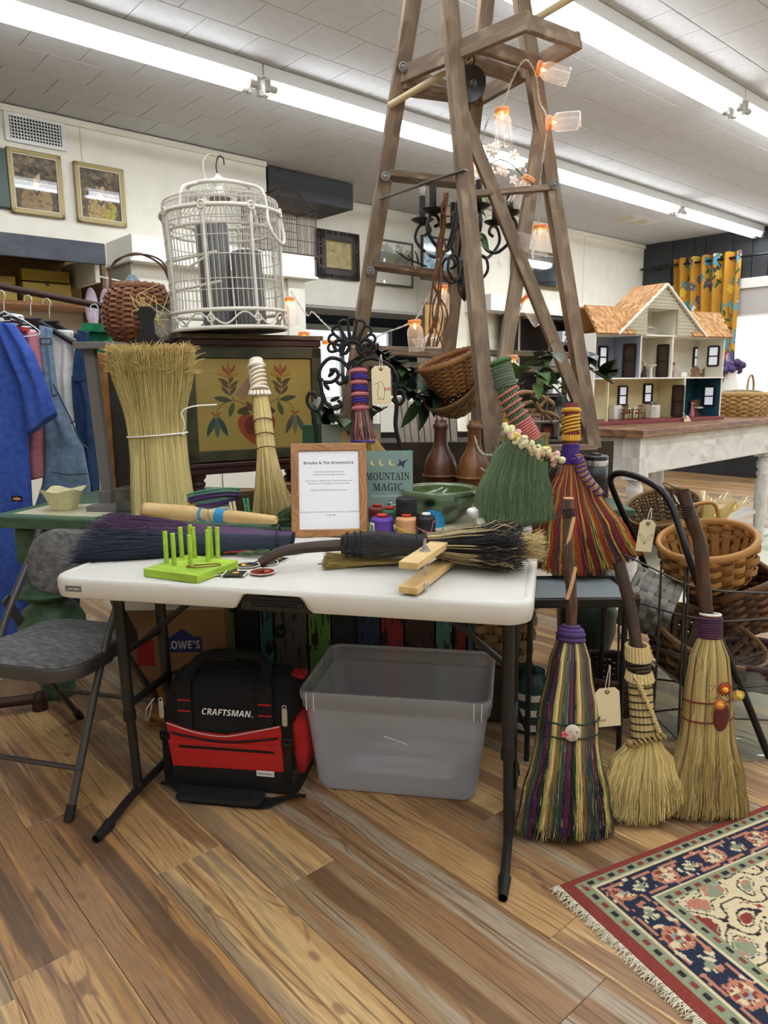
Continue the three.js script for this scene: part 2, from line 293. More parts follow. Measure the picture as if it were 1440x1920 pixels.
{ // back wall with its recess, door opening and the beams over the stalls
  const w = struct('wall_back', V(0, 0, 0), TURN);
  const blk = (a0, a1, y0, y1, b0, b1) => bx(a1 - a0, y1 - y0, b1 - b0, (a0 + a1) / 2, (y0 + y1) / 2, -(b0 + b1) / 2, 0.002);
  part('panel', blk(-4, 3.47, 0, 2.985, 5.34, 5.5), cream, w);
  part('return_panel', [blk(3.32, 3.47, 0, 2.985, 5.5, 5.93), blk(5.74, 5.9, 0, 2.985, 5.34, 5.93)], cream, w);
  part('lintel', blk(3.47, 5.74, 1.93, 2.985, 5.93, 6.1), cream, w);
  part('panel', blk(5.9, 9.5, 0, 2.985, 5.34, 5.5), cream, w);
  part('soffit', blk(3.47, 5.74, 1.9, 1.93, 5.6, 6.1), M(0x9b968f), w);
  part('seam_strip', [blk(1.99, 1.996, 2.4, 2.95, 5.336, 5.342), blk(5.1, 5.106, 2.2, 2.98, 5.925, 5.932), blk(8.0, 8.006, 2.1, 2.98, 5.336, 5.342)], M(0xcfc8b4), w);
  part('batten', [blk(-4, 3.46, 2.94, 2.98, 5.31, 5.345), blk(5.9, 9.48, 2.94, 2.985, 5.31, 5.345)], cream, w);
  const tr = struct('trim_1', V(0, 0, 0), TURN);
  part('beam', blk(2.115, 3.61, 2.05, 2.21, 4.9, 5.36), whitePaint, tr); part('moulding', [blk(2.09, 3.63, 2.035, 2.055, 4.88, 5.36)], whitePaint, tr);
  part('board', [blk(2.13, 2.75, 0.3, 2.04, 5.0, 5.03), blk(2.76, 3.4, 0.3, 2.04, 5.0, 5.03), blk(3.4, 3.56, 0.3, 2.04, 4.97, 5.03)], M(0xdcd8ca), tr);
  part('board', [blk(2.117, 2.135, 1.72, 2.04, 4.95, 5.34)], M(0xa9a595), tr);
  const tr2 = struct('trim_2', V(0, 0, 0), TURN);
  part('beam', blk(5.86, 9.5, 1.93, 2.09, 4.98, 5.36), whitePaint, tr2);
  part('board', [blk(5.92, 6.75, 0, 1.93, 5.3, 5.345), blk(7.55, 8.3, 0, 1.93, 5.3, 5.345)], M(0xd6cfbc), tr2);
  part('board', [blk(6.8, 7.5, 0, 1.93, 5.3, 5.345)], M(0xe6d9a8), tr2);
  // the passage behind the recess: a second room with a window
  const p = struct('wall_passage', V(0, 0, 0), TURN);
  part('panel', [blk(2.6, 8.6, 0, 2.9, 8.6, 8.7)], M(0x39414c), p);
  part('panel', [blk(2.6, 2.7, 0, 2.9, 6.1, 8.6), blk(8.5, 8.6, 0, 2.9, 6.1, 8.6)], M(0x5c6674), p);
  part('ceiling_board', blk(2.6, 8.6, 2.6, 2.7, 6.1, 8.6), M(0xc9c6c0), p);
  const wd = struct('window_2', V(0, 0, 0), TURN);
  part('window_frame', [blk(5.75, 7.7, 0.9, 0.98, 8.5, 8.6), blk(5.75, 7.7, 1.95, 2.03, 8.5, 8.6), blk(5.75, 5.83, 0.9, 2.03, 8.5, 8.6), blk(7.62, 7.7, 0.9, 2.03, 8.5, 8.6), blk(6.69, 6.76, 0.9, 2.03, 8.5, 8.6)], whitePaint, wd);
  part('pane', blk(5.83, 7.62, 0.98, 1.95, 8.55, 8.56), new THREE.MeshStandardMaterial({ color: 0xdfe8ef, emissive: 0xeaf4ff, emissiveIntensity: 1.1 }), wd, 'bright daylight pane');
}
{ // dark boarded wall on the right, with the shop window
  const w = struct('wall_right', V(0, 0, 0), TURN), dk = new THREE.MeshStandardMaterial({ map: spotTex(128, 128, 0x2b2e31, 0x36393c, 6), roughness: 0.6 });
  const blk = (a0, a1, y0, y1, b0, b1) => bx(a1 - a0, y1 - y0, b1 - b0, (a0 + a1) / 2, (y0 + y1) / 2, -(b0 + b1) / 2, 0.003);
  const edges = [5.34, 4.93, 4.64, 4.5, 4.16, 3.92, 3.73, 3.5, 3.22, 2.9, 2.6, 2.3, 2.0, 1.6, 1.2, 0.8, 0.4, 0, -0.5, -1, -1.6, -2.2, -2.8];
  for (let i = 0; i < edges.length - 1; i++) part('board', blk(9.4, 9.44, 2.42, 2.985, edges[i + 1] + 0.004, edges[i] - 0.004), dk, w);
  part('board', [blk(9.4, 9.44, 0, 2.42, 5.0, 5.34), blk(9.4, 9.44, 0, 0.6, -2.8, 5.0), blk(9.44, 9.6, 2.42, 2.985, -2.8, 5.5), blk(9.44, 9.6, 0, 0.6, -2.8, 5.5), blk(9.44, 9.6, 0, 2.985, 5.0, 5.5), blk(9.4, 9.6, 0, 2.985, -4, -2.8)], dk, w);
  part('sill', blk(9.25, 9.44, 0.6, 0.64, -2.8, 5.0), whitePaint, w);
  const win = struct('window_1', V(0, 0, 0), TURN);
  part('window_frame', [blk(9.38, 9.5, 2.3, 2.42, -2.8, 5.0), blk(9.4, 9.5, 0.64, 0.72, -2.8, 5.0), blk(9.38, 9.5, 0.64, 2.42, 4.9, 5.0), blk(9.42, 9.48, 0.7, 2.32, 4.62, 4.72), blk(9.42, 9.48, 0.7, 2.32, 2.2, 2.3), blk(9.42, 9.48, 0.7, 2.32, -0.2, -0.1)], whitePaint, win);
  const gl = MP(0xffffff, { transmission: 1, roughness: 0.02, thickness: 0, ior: 1.45 });
  for (const [b0, b1] of [[4.72, 4.9], [2.3, 4.62], [-0.1, 2.2], [-2.8, -0.2]]) part('pane', blk(9.445, 9.455, 0.72, 2.3, b0, b1), gl, win);
  const sh = thing('roller_shade', 'grey translucent roller shade half drawn over the shop window', 'blind', RP(9.42, 0, 0), TURN);
  part('fabric', [blk(-0.008, -0.004, 1.98, 2.3, 2.32, 4.6)], M(0xb9b5b0, { side: THREE.DoubleSide, roughness: 0.9 }), sh); part('bottom_bar', blk(-0.014, 0.002, 1.965, 1.985, 2.32, 4.6), whitePaint, sh);
  // pavement outside
  const out = struct('ground_outside', V(0, 0, 0), TURN); part('slab', blk(9.7, 30, -0.3, -0.1, -15, 18), M(0xb9b7b0), out);
}
{ // the walls behind the viewer, unseen in the photograph, close the room
  const w = struct('wall_front', V(0, 0, 0), TURN); part('panel', bx(13.6, 3, 0.15, 2.7, 1.5, 3.3, 0), cream, w);
  const l = struct('wall_left', V(0, 0, 0), TURN); part('panel', bx(0.15, 3, 9.2, -4.05, 1.5, -1.1, 0), cream, l);
}
// ---------- fluorescent strips: 2.44 m units end to end, two tubes each ----------
{
  const L = 2.44, housing = M(0xd9d9d6, { roughness: 0.45 }), glow = new THREE.MeshStandardMaterial({ color: 0xffffff, emissive: 0xf2f8ff, emissiveIntensity: TUBE_GLOW }), cap = M(0xb9b6b0, { roughness: 0.4 });
  let n = 0;
  const rows = [[3.83, [0.04, 2.48, 4.92, 7.36].map((a) => a - 0.02)], [2.22, [0.04, 2.48, 4.92, 7.36]], [0.61, [-2.4, 0.04, 2.48, 4.92, 7.36]], [-1.0, [-2.4, 0.04, 2.48, 4.92]]];
  const names = { '3.83': 'the row near the cream back wall', '2.22': 'the row over the ladder', '0.61': 'the row above the rug', '-1': 'the row farthest from the back wall' };
  let first;
  rows.forEach(([b, as], ri) => as.forEach((a, ai) => {
    const LL = a > 7 ? 2.0 : L, pos = RP(a + LL / 2, CEIL, b), label = `white fluorescent strip, ${['first', 'second', 'third', 'fourth', 'fifth'][ai]} unit of ${names[b]}`;
    const t = thing('fluorescent_strip', label, 'ceiling light', pos, TURN, 'fluorescent strips on the ceiling');
    part('housing', [bx(LL - 0.006, 0.07, 0.11, 0, -0.037, 0, 0.006), bx(LL - 0.02, 0.012, 0.14, 0, -0.075, 0, 0.004)], housing, t);
    for (const s of [-1, 1]) {
      part('tube', mv(new THREE.CylinderGeometry(0.019, 0.019, LL - 0.17, 14), 0, -0.118, s * 0.042, 0, 0, Math.PI / 2), glow, t, 'lit white tube');
      for (const e of [-1, 1]) part('socket', [bx(0.022, 0.07, 0.035, e * (LL / 2 - 0.035), -0.105, s * 0.042, 0.004), mv(new THREE.CylinderGeometry(0.0195, 0.0195, 0.05, 12), e * (LL / 2 - 0.065), -0.118, s * 0.042, 0, 0, Math.PI / 2)], cap, t);
    }
    const li = new THREE.RectAreaLight(0xf3f8ff, TUBE_LIGHT, LL - 0.2, 0.11); li.position.set(0, -0.142, 0); li.rotation.x = -Math.PI / 2; t.add(li); li.name = 'light';
  }));
}
// =====================================================================
// the white folding table and what stands under it
// =====================================================================
const TT = 0.74, TABLE_TURN = -0.2248;
const loc = (t) => { t.updateMatrixWorld(true); return (p) => t.worldToLocal(p.clone()); };
const resample = (pts, n) => { const L = [0]; for (let i = 1; i <= pts.length; i++) { const a = pts[i - 1], b = pts[i % pts.length]; L.push(L[i - 1] + Math.hypot(a[0] - b[0], a[1] - b[1])); } const T = L[pts.length], o = []; let k = 0; for (let i = 0; i < n; i++) { const s = i / n * T; while (L[k + 1] < s) k++; const a = pts[k], b = pts[(k + 1) % pts.length], t = (s - L[k]) / (L[k + 1] - L[k] || 1); o.push([lerp(a[0], b[0], t), lerp(a[1], b[1], t)]); } return o; };
seed(21);
{
  const t = thing('folding_table', 'white plastic folding table with black steel legs, laden with broom-making things', 'table', V(-0.205, 0, -1.985), TABLE_TURN), Lp = loc(t);
  const white = MP(0xd3d0c7, { roughness: 0.42, bumpMap: dtex(128, 128, () => grey(rr(90, 160)), 14, 14, false), bumpScale: 0.0006 });
  const W = 1.235, D = 0.61, per = (inset) => resample(rrect(W - 2 * inset, D - 2 * inset, 0.062 - inset * 0.6, 8), 320);
  const ringAt = (inset, y) => per(inset).map(([x, z]) => V(x, y(x, z), z));
  // notch in the front skirt for the carrying handle
  const skirt = (d) => (x, z) => { if (z < D / 2 - 0.05) return TT - d; const k = sstep(0.068, 0.102, Math.abs(x)); return TT - lerp(Math.min(d, 0.014), d, k); };
  const top = [ringAt(0.034, () => TT - 0.02), ringAt(0.02, skirt(0.05)), ringAt(0.012, skirt(0.056)), ringAt(0.004, skirt(0.052)), ringAt(0, skirt(0.03)), ringAt(0.0005, () => TT - 0.012), ringAt(0.004, () => TT - 0.003), ringAt(0.010, () => TT), ringAt(0.019, () => TT + 0.0005), ringAt(0.022, () => TT - 0.0025), ringAt(0.026, () => TT - 0.002), ringAt(0.032, () => TT - 0.0005)];
  part('tabletop', skin(top, true), white, t, 'white moulded plastic top with a rolled rim');
  const blk = M(0x141414, { roughness: 0.45 });
  const h = part('handle', [ext([[-0.085, 0.016], [-0.05, 0.006], [0, 0.002], [0.05, 0.006], [0.085, 0.016], [0.088, -0.03], [-0.088, -0.03]], 0.018, 0.003).translate(0, TT - 0.03, D / 2 - 0.03), ...[-0.006, -0.013, -0.02].map((y) => bx(0.12, 0.003, 0.006, 0, TT - 0.03 + y, D / 2 - 0.02, 0.001))], blk, t, 'black ribbed carrying handle');
  for (const s of [-1, 1]) part('rivet', mv(new THREE.CylinderGeometry(0.007, 0.008, 0.006, 12), s * 0.066, TT - 0.042, D / 2 - 0.02, Math.PI / 2), M(0x3a3a3a, { metalness: 0.8, roughness: 0.3 }), h);
  const plate = ctex(256, 80, (g, w, hh) => { g.fillStyle = '#0c0c0c'; g.fillRect(0, 0, w, hh); g.strokeStyle = '#d8d8d8'; g.lineWidth = 5; g.strokeRect(6, 6, w - 12, hh - 12); g.fillStyle = '#e8e8e8'; g.font = 'bold 48px sans-serif'; g.textAlign = 'center'; g.textBaseline = 'middle'; g.fillText('LIFETIME', w / 2, hh / 2 + 2); });
  const pg = sheet(6, 1, (u, v) => V(lerp(-0.564, -0.518, u), TT - 0.027 + (v - 0.5) * 0.0145, D / 2 + 0.0008 - 0.012 * sstep(0.025, 0, 0.6175 - 0.048 - Math.abs(lerp(-0.564, -0.518, u))) * 0));
  part('badge', [pg], new THREE.MeshStandardMaterial({ map: plate, roughness: 0.4, side: THREE.DoubleSide }), t, 'black badge with white capitals');
  part('badge_back', bx(0.048, 0.016, 0.003, -0.541, TT - 0.027, D / 2 - 0.001, 0.001), blk, t);
  const steel = M(0x2b2a29, { roughness: 0.38, metalness: 0.35 }), rub = M(0x111111, { roughness: 0.6 });
  for (const s of [-1, 1]) {
    const fx = s < 0 ? -0.53 : 0.565, tx = s < 0 ? -0.553 : 0.553, leg = new THREE.Group(); leg.name = s < 0 ? 'leg_frame' : 'leg_frame_001'; t.add(leg);
    for (const z of [0.1, -0.12]) {
      part('post', [rod(V(tx, TT - 0.03, z), V(lerp(tx, fx, 0.5), 0.27, z), 0.0165, 0.0165, 14)], steel, leg);
      part('lower_post', [rod(V(lerp(tx, fx, 0.5), 0.3, z), V(fx, 0.03, z), 0.0135, 0.0135, 12)], steel, leg);
      part('collar', rod(V(lerp(tx, fx, 0.49), 0.285, z), V(lerp(tx, fx, 0.51), 0.255, z), 0.0185, 0.0185, 14), rub, leg);
    }
    part('foot_bar', tube([V(fx, 0.014, 0.285), V(fx, 0.022, 0.22), V(fx, 0.034, 0.12), V(fx, 0.036, -0.12), V(fx, 0.022, -0.24), V(fx, 0.014, -0.285)], 0.0125, 30, 10), steel, leg);
    for (const z of [1, -1]) part('rubber_foot', tube([V(fx, 0.018, z * 0.25), V(fx, 0.014, z * 0.28), V(fx, 0.012, z * 0.318)], (k) => lerp(0.0165, 0.011, k), 10, 12), rub, leg);
    part('crossbar', [rod(V(fx, 0.31, 0.1), V(fx, 0.31, -0.12), 0.012), ...(s > 0 ? [] : [])], steel, leg);
    part('brace', [rod(V(lerp(tx, fx, 0.3), 0.46, -0.01), V(s * 0.31, 0.655, -0.01), 0.0095), rod(V(s * 0.33, 0.635, -0.01), V(s * 0.12, TT - 0.04, -0.01), 0.012), rod(V(lerp(tx, fx, 0.3), 0.46, 0.1), V(lerp(tx, fx, 0.3), 0.46, -0.12), 0.009)], steel, leg);
    part('brace_ring', mv(new THREE.TorusGeometry(0.016, 0.0022, 6, 18), s * 0.318, 0.648, -0.01, 0, 1.2, 0), M(0xcfcfcf, { metalness: 0.9, roughness: 0.25 }), leg, 'bright steel locking ring');
    if (s > 0) part('height_button', [mv(new THREE.SphereGeometry(0.012, 10, 8).scale(0.7, 1.8, 1), fx - 0.004, 0.27, -0.105), mv(new THREE.SphereGeometry(0.012, 10, 8).scale(0.7, 1.8, 1), fx - 0.004, 0.23, -0.105)], M(0xc8281e, { roughness: 0.4 }), leg, 'red height button');
  }
  part('rail', [bx(1.1, 0.025, 0.02, 0, TT - 0.045, 0.2, 0.003), bx(1.1, 0.025, 0.02, 0, TT - 0.045, -0.2, 0.003)], steel, t);
}
{ // folding chair beside it
  const t = thing('folding_chair', 'grey padded steel folding chair pushed against the white table', 'chair', V(-1.032, 0, -2.185), -0.27);
  const steel = M(0x4a4846, { roughness: 0.4, metalness: 0.3 }), rub = M(0x151515);
  const fab = new THREE.MeshStandardMaterial({ map: dtex(256, 256, (u, v, x, y) => { const s = noise(u * 90, v * 9, 2) * 0.5 + noise(u * 12, v * 3, 5) * 0.6 + noise(x * 0.7, y * 0.7, 9) * 0.45; return mix3([70, 70, 70], [128, 126, 124], clamp(0.42 + s * 0.6)); }, 2, 2), roughness: 0.95 });
  const seatRing = (o, y) => resample(rrect(0.41 - 2 * o, 0.41 - 2 * o, 0.09, 8), 96).map(([x, z]) => V(x * (z > 0 ? 1 : 0.94), y(x, z), z));
  part('seat_pan', skin([seatRing(0.004, () => 0.392), seatRing(0, () => 0.394), seatRing(0, () => 0.428), seatRing(0.008, () => 0.433)]), steel, t, 'dark grey steel seat rim');
  const dome = (k) => (x, z) => k; part('seat', skin([seatRing(0.006, dome(0.43)), seatRing(0.008, dome(0.437)), seatRing(0.03, dome(0.445)), seatRing(0.09, dome(0.45)), seatRing(0.16, dome(0.452))], true, 1), fab, t, 'flecked grey seat pad');
  { const g = t.children[t.children.length - 1].geometry, p = g.attributes.position, uv = g.attributes.uv; for (let i = 0; i < p.count; i++) uv.setXY(i, p.getZ(i) * 3, p.getX(i) * 3); }
  for (const s of [-1, 1]) {
    part('front_leg', [tube([V(s * 0.193, 0.02, 0.235), V(s * 0.193, 0.45, 0.02), V(s * 0.193, 0.70, -0.165), V(s * 0.19, 0.75, -0.185)], 0.0115, 30, 10)], steel, t);
    part('rear_leg', [rod(V(s * 0.203, 0.02, -0.31), V(s * 0.203, 0.39, -0.06), 0.011)], steel, t);
    part('foot_cap', [rod(V(s * 0.193, 0.0, 0.246), V(s * 0.193, 0.04, 0.226), 0.0145)], rub, t); part('foot_cap', [rod(V(s * 0.203, 0.0, -0.322), V(s * 0.203, 0.035, -0.30), 0.014)], rub, t);
    part('pivot_bracket', [bx(0.006, 0.12, 0.035, s * 0.212, 0.5, -0.06, 0.002, 0.5)], steel, t);
  }
  part('front_stretcher', rod(V(-0.205, 0.13, 0.185), V(0.205, 0.13, 0.185), 0.008), steel, t); part('rear_stretcher', rod(V(-0.215, 0.16, -0.215), V(0.215, 0.16, -0.215), 0.008), steel, t);
  const bk = (o) => resample(rrect(0.405 - 2 * o, 0.2 - 2 * o, 0.09, 8), 80);
  const bp = (x, y, d) => V(x, 0.655 + y, -0.15 - y * 0.35 + 0.25 * x * x + d);
  part('backrest', skin([bk(0.012).map(([x, y]) => bp(x, y, -0.02)), bk(0).map(([x, y]) => bp(x, y, -0.006)), bk(0).map(([x, y]) => bp(x, y, 0.012)), bk(0.012).map(([x, y]) => bp(x, y, 0.026)), bk(0.06).map(([x, y]) => bp(x, y, 0.031))]), fab, t, 'flecked grey back pad');
}
{ // clear storage bin: two nested walls, a stepped rim
  const t = thing('storage_bin', 'empty clear plastic storage bin standing under the folding table', 'storage bin', V(0.055, 0, -2.18), -0.178);
  const pl = MP(0xe9ebf2, { transmission: 0.66, roughness: 0.24, thickness: 0, ior: 1.45, specularIntensity: 0.6 });
  const R = (w, d, y, r = 0.035) => resample(rrect(w, d, r, 6), 96).map(([x, z]) => V(x, y, z));
  part('body', [skin([R(0.455, 0.33, 0.002), R(0.475, 0.345, 0.006), R(0.49, 0.355, 0.03), R(0.545, 0.39, 0.275)], false), skin([R(0.455, 0.33, 0.002), R(0.2, 0.12, 0.003, 0.01)], false), skin([R(0.48, 0.345, 0.036), R(0.2, 0.12, 0.036, 0.01)], true)], pl, t, 'cloudy translucent walls');
  part('rim', [skin([R(0.545, 0.39, 0.275), R(0.561, 0.408, 0.277), R(0.563, 0.41, 0.3), R(0.57, 0.418, 0.303), R(0.572, 0.42, 0.327), R(0.556, 0.402, 0.331), R(0.546, 0.392, 0.322)], false)], MP(0xf3f4f8, { transmission: 0.78, roughness: 0.25, thickness: 0 }), t, 'stepped clear rim');
  for (const s of [-1, 1]) part('rib', [0, 0.022].map((o) => bx(0.003, 0.055, 0.004, s * (0.235 + o), 0.302, 0.2095, 0.001)), MP(0xffffff, { transmission: 0.4, roughness: 0.3 }), t);
  part('scratch', tube([V(-0.03, 0.2, 0.19), V(0.01, 0.188, 0.189), V(0.04, 0.178, 0.188)], 0.0012, 12, 4), M(0xf4f4f4), t);
}
{ // tool bag
  const t = thing('tool_bag', 'black and red fabric tool bag with white lettering under the folding table', 'tool bag', V(-0.468, 0, -2.16), -0.16);
  const weaveBump = dtex(64, 64, (u, v, x, y) => grey(((x >> 1) + (y >> 1)) % 2 ? 190 : 80), 18, 18, false);
  const nyl = (c, k) => new THREE.MeshStandardMaterial({ color: c, roughness: 0.88, bumpMap: weaveBump, bumpScale: 0.0006 });
  const black = nyl(0x0d0d10), red = nyl(0xb81f1c), W = 0.425, D = 0.2;
  const R = (w, d, y, r, dz = 0) => resample(rrect(w, d, r, 6), 96).map(([x, z]) => V(x, y + 0.01 * Math.cos(x * 7) * (y > 0.3 ? 1 : 0), z + dz));
  part('body', skin([R(W - 0.02, D - 0.01, 0.004, 0.03), R(W, D + 0.01, 0.02, 0.035), R(W + 0.005, D + 0.01, 0.1, 0.035), R(W - 0.01, D, 0.26, 0.04), R(W - 0.03, D - 0.02, 0.31, 0.05), R(W - 0.05, D - 0.05, 0.335, 0.05), R(W - 0.12, D - 0.1, 0.345, 0.03)]), black, t, 'black fabric body');
  part('base_tub', skin([R(W + 0.012, D + 0.02, 0.0, 0.03), R(W + 0.016, D + 0.026, 0.01, 0.035), R(W + 0.01, D + 0.02, 0.07, 0.035), R(W, D + 0.008, 0.075, 0.035)], true), M(0x101012, { roughness: 0.55 }), t, 'moulded black base');
  const zf = D / 2 + 0.008;
  const panel = (pts, dz, mat, nm, lb, d = 0.012) => part(nm, ext(pts, d, 0.003).translate(0, 0, zf + dz), mat, t, lb);
  panel([[-0.185, 0.21], [-0.09, 0.185], [0, 0.18], [0.09, 0.2], [0.172, 0.222], [0.178, 0.09], [-0.17, 0.085]], 0.004, red, 'front_pocket', 'red front pocket');
  panel([[-0.178, 0.155], [0.174, 0.16], [0.178, 0.083], [-0.168, 0.078]], 0.01, red, 'zip_pocket', 'red zipped pocket', 0.014);
  const blackSeam = M(0x050505), silver = M(0xd9d9d6, { metalness: 0.85, roughness: 0.28 }), white = M(0xe6e6e4);
  part('pocket_slot', [tube([V(-0.17, 0.182, zf + 0.012), V(-0.1, 0.172, zf + 0.013), V(0, 0.164, zf + 0.013), V(0.09, 0.174, zf + 0.013), V(0.168, 0.187, zf + 0.012)], 0.0035, 20, 5)], blackSeam, t); part('pocket_zip', bx(0.3, 0.008, 0.003, 0.005, 0.143, zf + 0.0175, 0.001), blackSeam, t, 'black pocket zip');
  part('piping', tube([V(-0.185, 0.212, zf + 0.011), V(-0.09, 0.187, zf + 0.011), V(0, 0.181, zf + 0.011), V(0.09, 0.202, zf + 0.011), V(0.172, 0.224, zf + 0.011)], 0.0014, 20, 5), white, t, 'pale reflective piping');
  const name = ctex(512, 96, (g, w, h) => { g.clearRect(0, 0, w, h); g.fillStyle = '#f2f2f0'; g.font = 'italic bold 78px sans-serif'; g.textAlign = 'center'; g.textBaseline = 'middle'; g.fillText('CRAFTSMAN', w / 2, h / 2, w - 24); g.font = '20px sans-serif'; g.fillText('®', w - 10, h - 26); });
  part('lettering', sheet(1, 1, (u, v) => V(lerp(-0.085, 0.09, u), 0.236 + v * 0.034, zf + 0.0015)), new THREE.MeshStandardMaterial({ map: name, transparent: true, alphaTest: 0.4, side: THREE.DoubleSide, roughness: 0.7 }), t, 'white slanted lettering');
  const lb = ctex(192, 64, (g, w, h) => { g.fillStyle = '#e9e9e6'; g.fillRect(0, 0, w, h); g.fillStyle = '#111'; g.font = 'bold 34px sans-serif'; g.textAlign = 'center'; g.textBaseline = 'middle'; g.fillText('VERSATRACK', w / 2, h / 2, w - 24); });
  part('label_patch', bx(0.055, 0.018, 0.002, 0.125, 0.072, zf + 0.016, 0.0005), white, t); part('label_print', sheet(1, 1, (u, v) => V(lerp(0.0985, 0.1515, u), 0.064 + v * 0.016, zf + 0.0175)), new THREE.MeshStandardMaterial({ map: lb, side: THREE.DoubleSide, roughness: 0.7 }), t, 'small white printed label');
  for (const s of [-1, 1]) {
    part('strap', [bx(0.046, 0.25, 0.004, s * 0.127, 0.225, zf + 0.002, 0.001), tube([V(s * 0.127, 0.33, zf), V(s * 0.12, 0.36, 0.07), V(s * 0.11, 0.382, 0.03), V(s * 0.07, 0.396, 0.01), V(0, 0.4, 0.005)], (k) => 0.016, 20, 8)], black, t);
    for (const y of [0.287, 0.252]) part('strap_stitch', bx(0.042, 0.005, 0.002, s * 0.127, y, zf + 0.005, 0.0005), red, t, 'red bar stitch');
    const zx = s < 0 ? -0.198 : 0.19; part('zip_pull', [ext(rrect(0.015, 0.055, 0.006, 3), 0.003, 0.0008).translate(zx, 0.255, zf + 0.012), ring(0.006, 0.002, zx, 0.287, zf + 0.012, 12, 5, 0)], silver, t, 'silver zip pull');
    part('side_pocket', skin([R(0.03, D - 0.03, 0.06, 0.012), R(0.05, D - 0.02, 0.12, 0.02), R(0.045, D - 0.02, 0.22, 0.02), R(0.02, D - 0.04, 0.235, 0.008)].map((r) => r.map((p) => p.add(V(s * (W / 2 + (s > 0 ? 0.008 : -0.022)), 0, 0))))), s > 0 ? red : black, t);
    part('buckle', [ext(rrect(0.03, 0.03, 0.005), 0.008, 0.002, [rrect(0.02, 0.012, 0.003, 3, 0, 0.004)]).translate(s * 0.193, 0.17, zf + 0.008), bx(0.024, 0.14, 0.004, s * 0.193, 0.11, zf + 0.005, 0.001)], M(0x0a0a0b, { roughness: 0.4 }), t);
  }
  part('clip', [tube([V(-0.235, 0.275, zf - 0.02), V(-0.25, 0.25, zf), V(-0.262, 0.205, zf - 0.01), V(-0.25, 0.22, zf - 0.01), V(-0.24, 0.26, zf - 0.015)], 0.003, 24, 6)], silver, t, 'silver carabiner clip');
  part('top_zip', tube([V(-0.2, 0.335, 0.02), V(0, 0.352, 0.03), V(0.2, 0.335, 0.02)], 0.006, 20, 6), blackSeam, t); part('top_flap', bx(0.14, 0.012, 0.06, 0.15, 0.335, -0.02, 0.005), red, t, 'red inner lining at the mouth');
  part('shoulder_strap', [sheet(24, 2, (u, v) => { const x = lerp(-0.21, 0.25, u), k = sstep(0.05, 0.3, u) * (1 - sstep(0.75, 0.95, u)); return V(x, 0.006 + 0.03 * (1 - k) * Math.abs(v - 0.3) + 0.07 * Math.max(0, 0.1 - u), zf + 0.03 + 0.035 * k + (v - 0.5) * lerp(0.03, 0.062, k)); })], new THREE.MeshStandardMaterial({ color: 0x0e0e0f, roughness: 0.9, side: THREE.DoubleSide }), t);
  part('shoulder_pad', [mv(ext(rrect(0.26, 0.066, 0.02), 0.014, 0.004), 0, 0, 0, -Math.PI / 2).translate(0.0, 0.018, zf + 0.065), ...[...Array(7)].map((_, i) => bx(0.004, 0.003, 0.05, -0.09 + i * 0.03, 0.0255, zf + 0.065, 0.001))], M(0x131314, { roughness: 0.85 }), t, 'ribbed black shoulder pad');
}
// =====================================================================
// the green table behind, and the broom maker's things on both tables
// =====================================================================
const GT = 0.752, GTURN = -0.245, gu = V(Math.cos(0.245), 0, Math.sin(0.245)), gback = V(Math.sin(0.245), 0, -Math.cos(0.245));
const greenPaint = new THREE.MeshStandardMaterial({ map: spotTex(256, 256, 0x2f4a33, 0x436247, 9), roughness: 0.5 });
const darkWood = new THREE.MeshStandardMaterial({ map: woodTex(512, 256, 0x2b2019, 0x4b3a2c, { k: 6, s: 4 }), roughness: 0.7 });
const greyWood = new THREE.MeshStandardMaterial({ map: woodTex(512, 256, 0x5f5344, 0x8d7d68, { k: 7, s: 9, wear: 0x9d9384 }), roughness: 0.85 });
const oakTex = woodTex(512, 256, 0x8c5c30, 0xc08e56, { k: 10, s: 2 }), oak = new THREE.MeshStandardMaterial({ map: oakTex, roughness: 0.4 });
const paleWood = new THREE.MeshStandardMaterial({ map: woodTex(256, 256, 0xc9a76c, 0xe0c48e, { k: 5, s: 7 }), roughness: 0.5 });
seed(33);
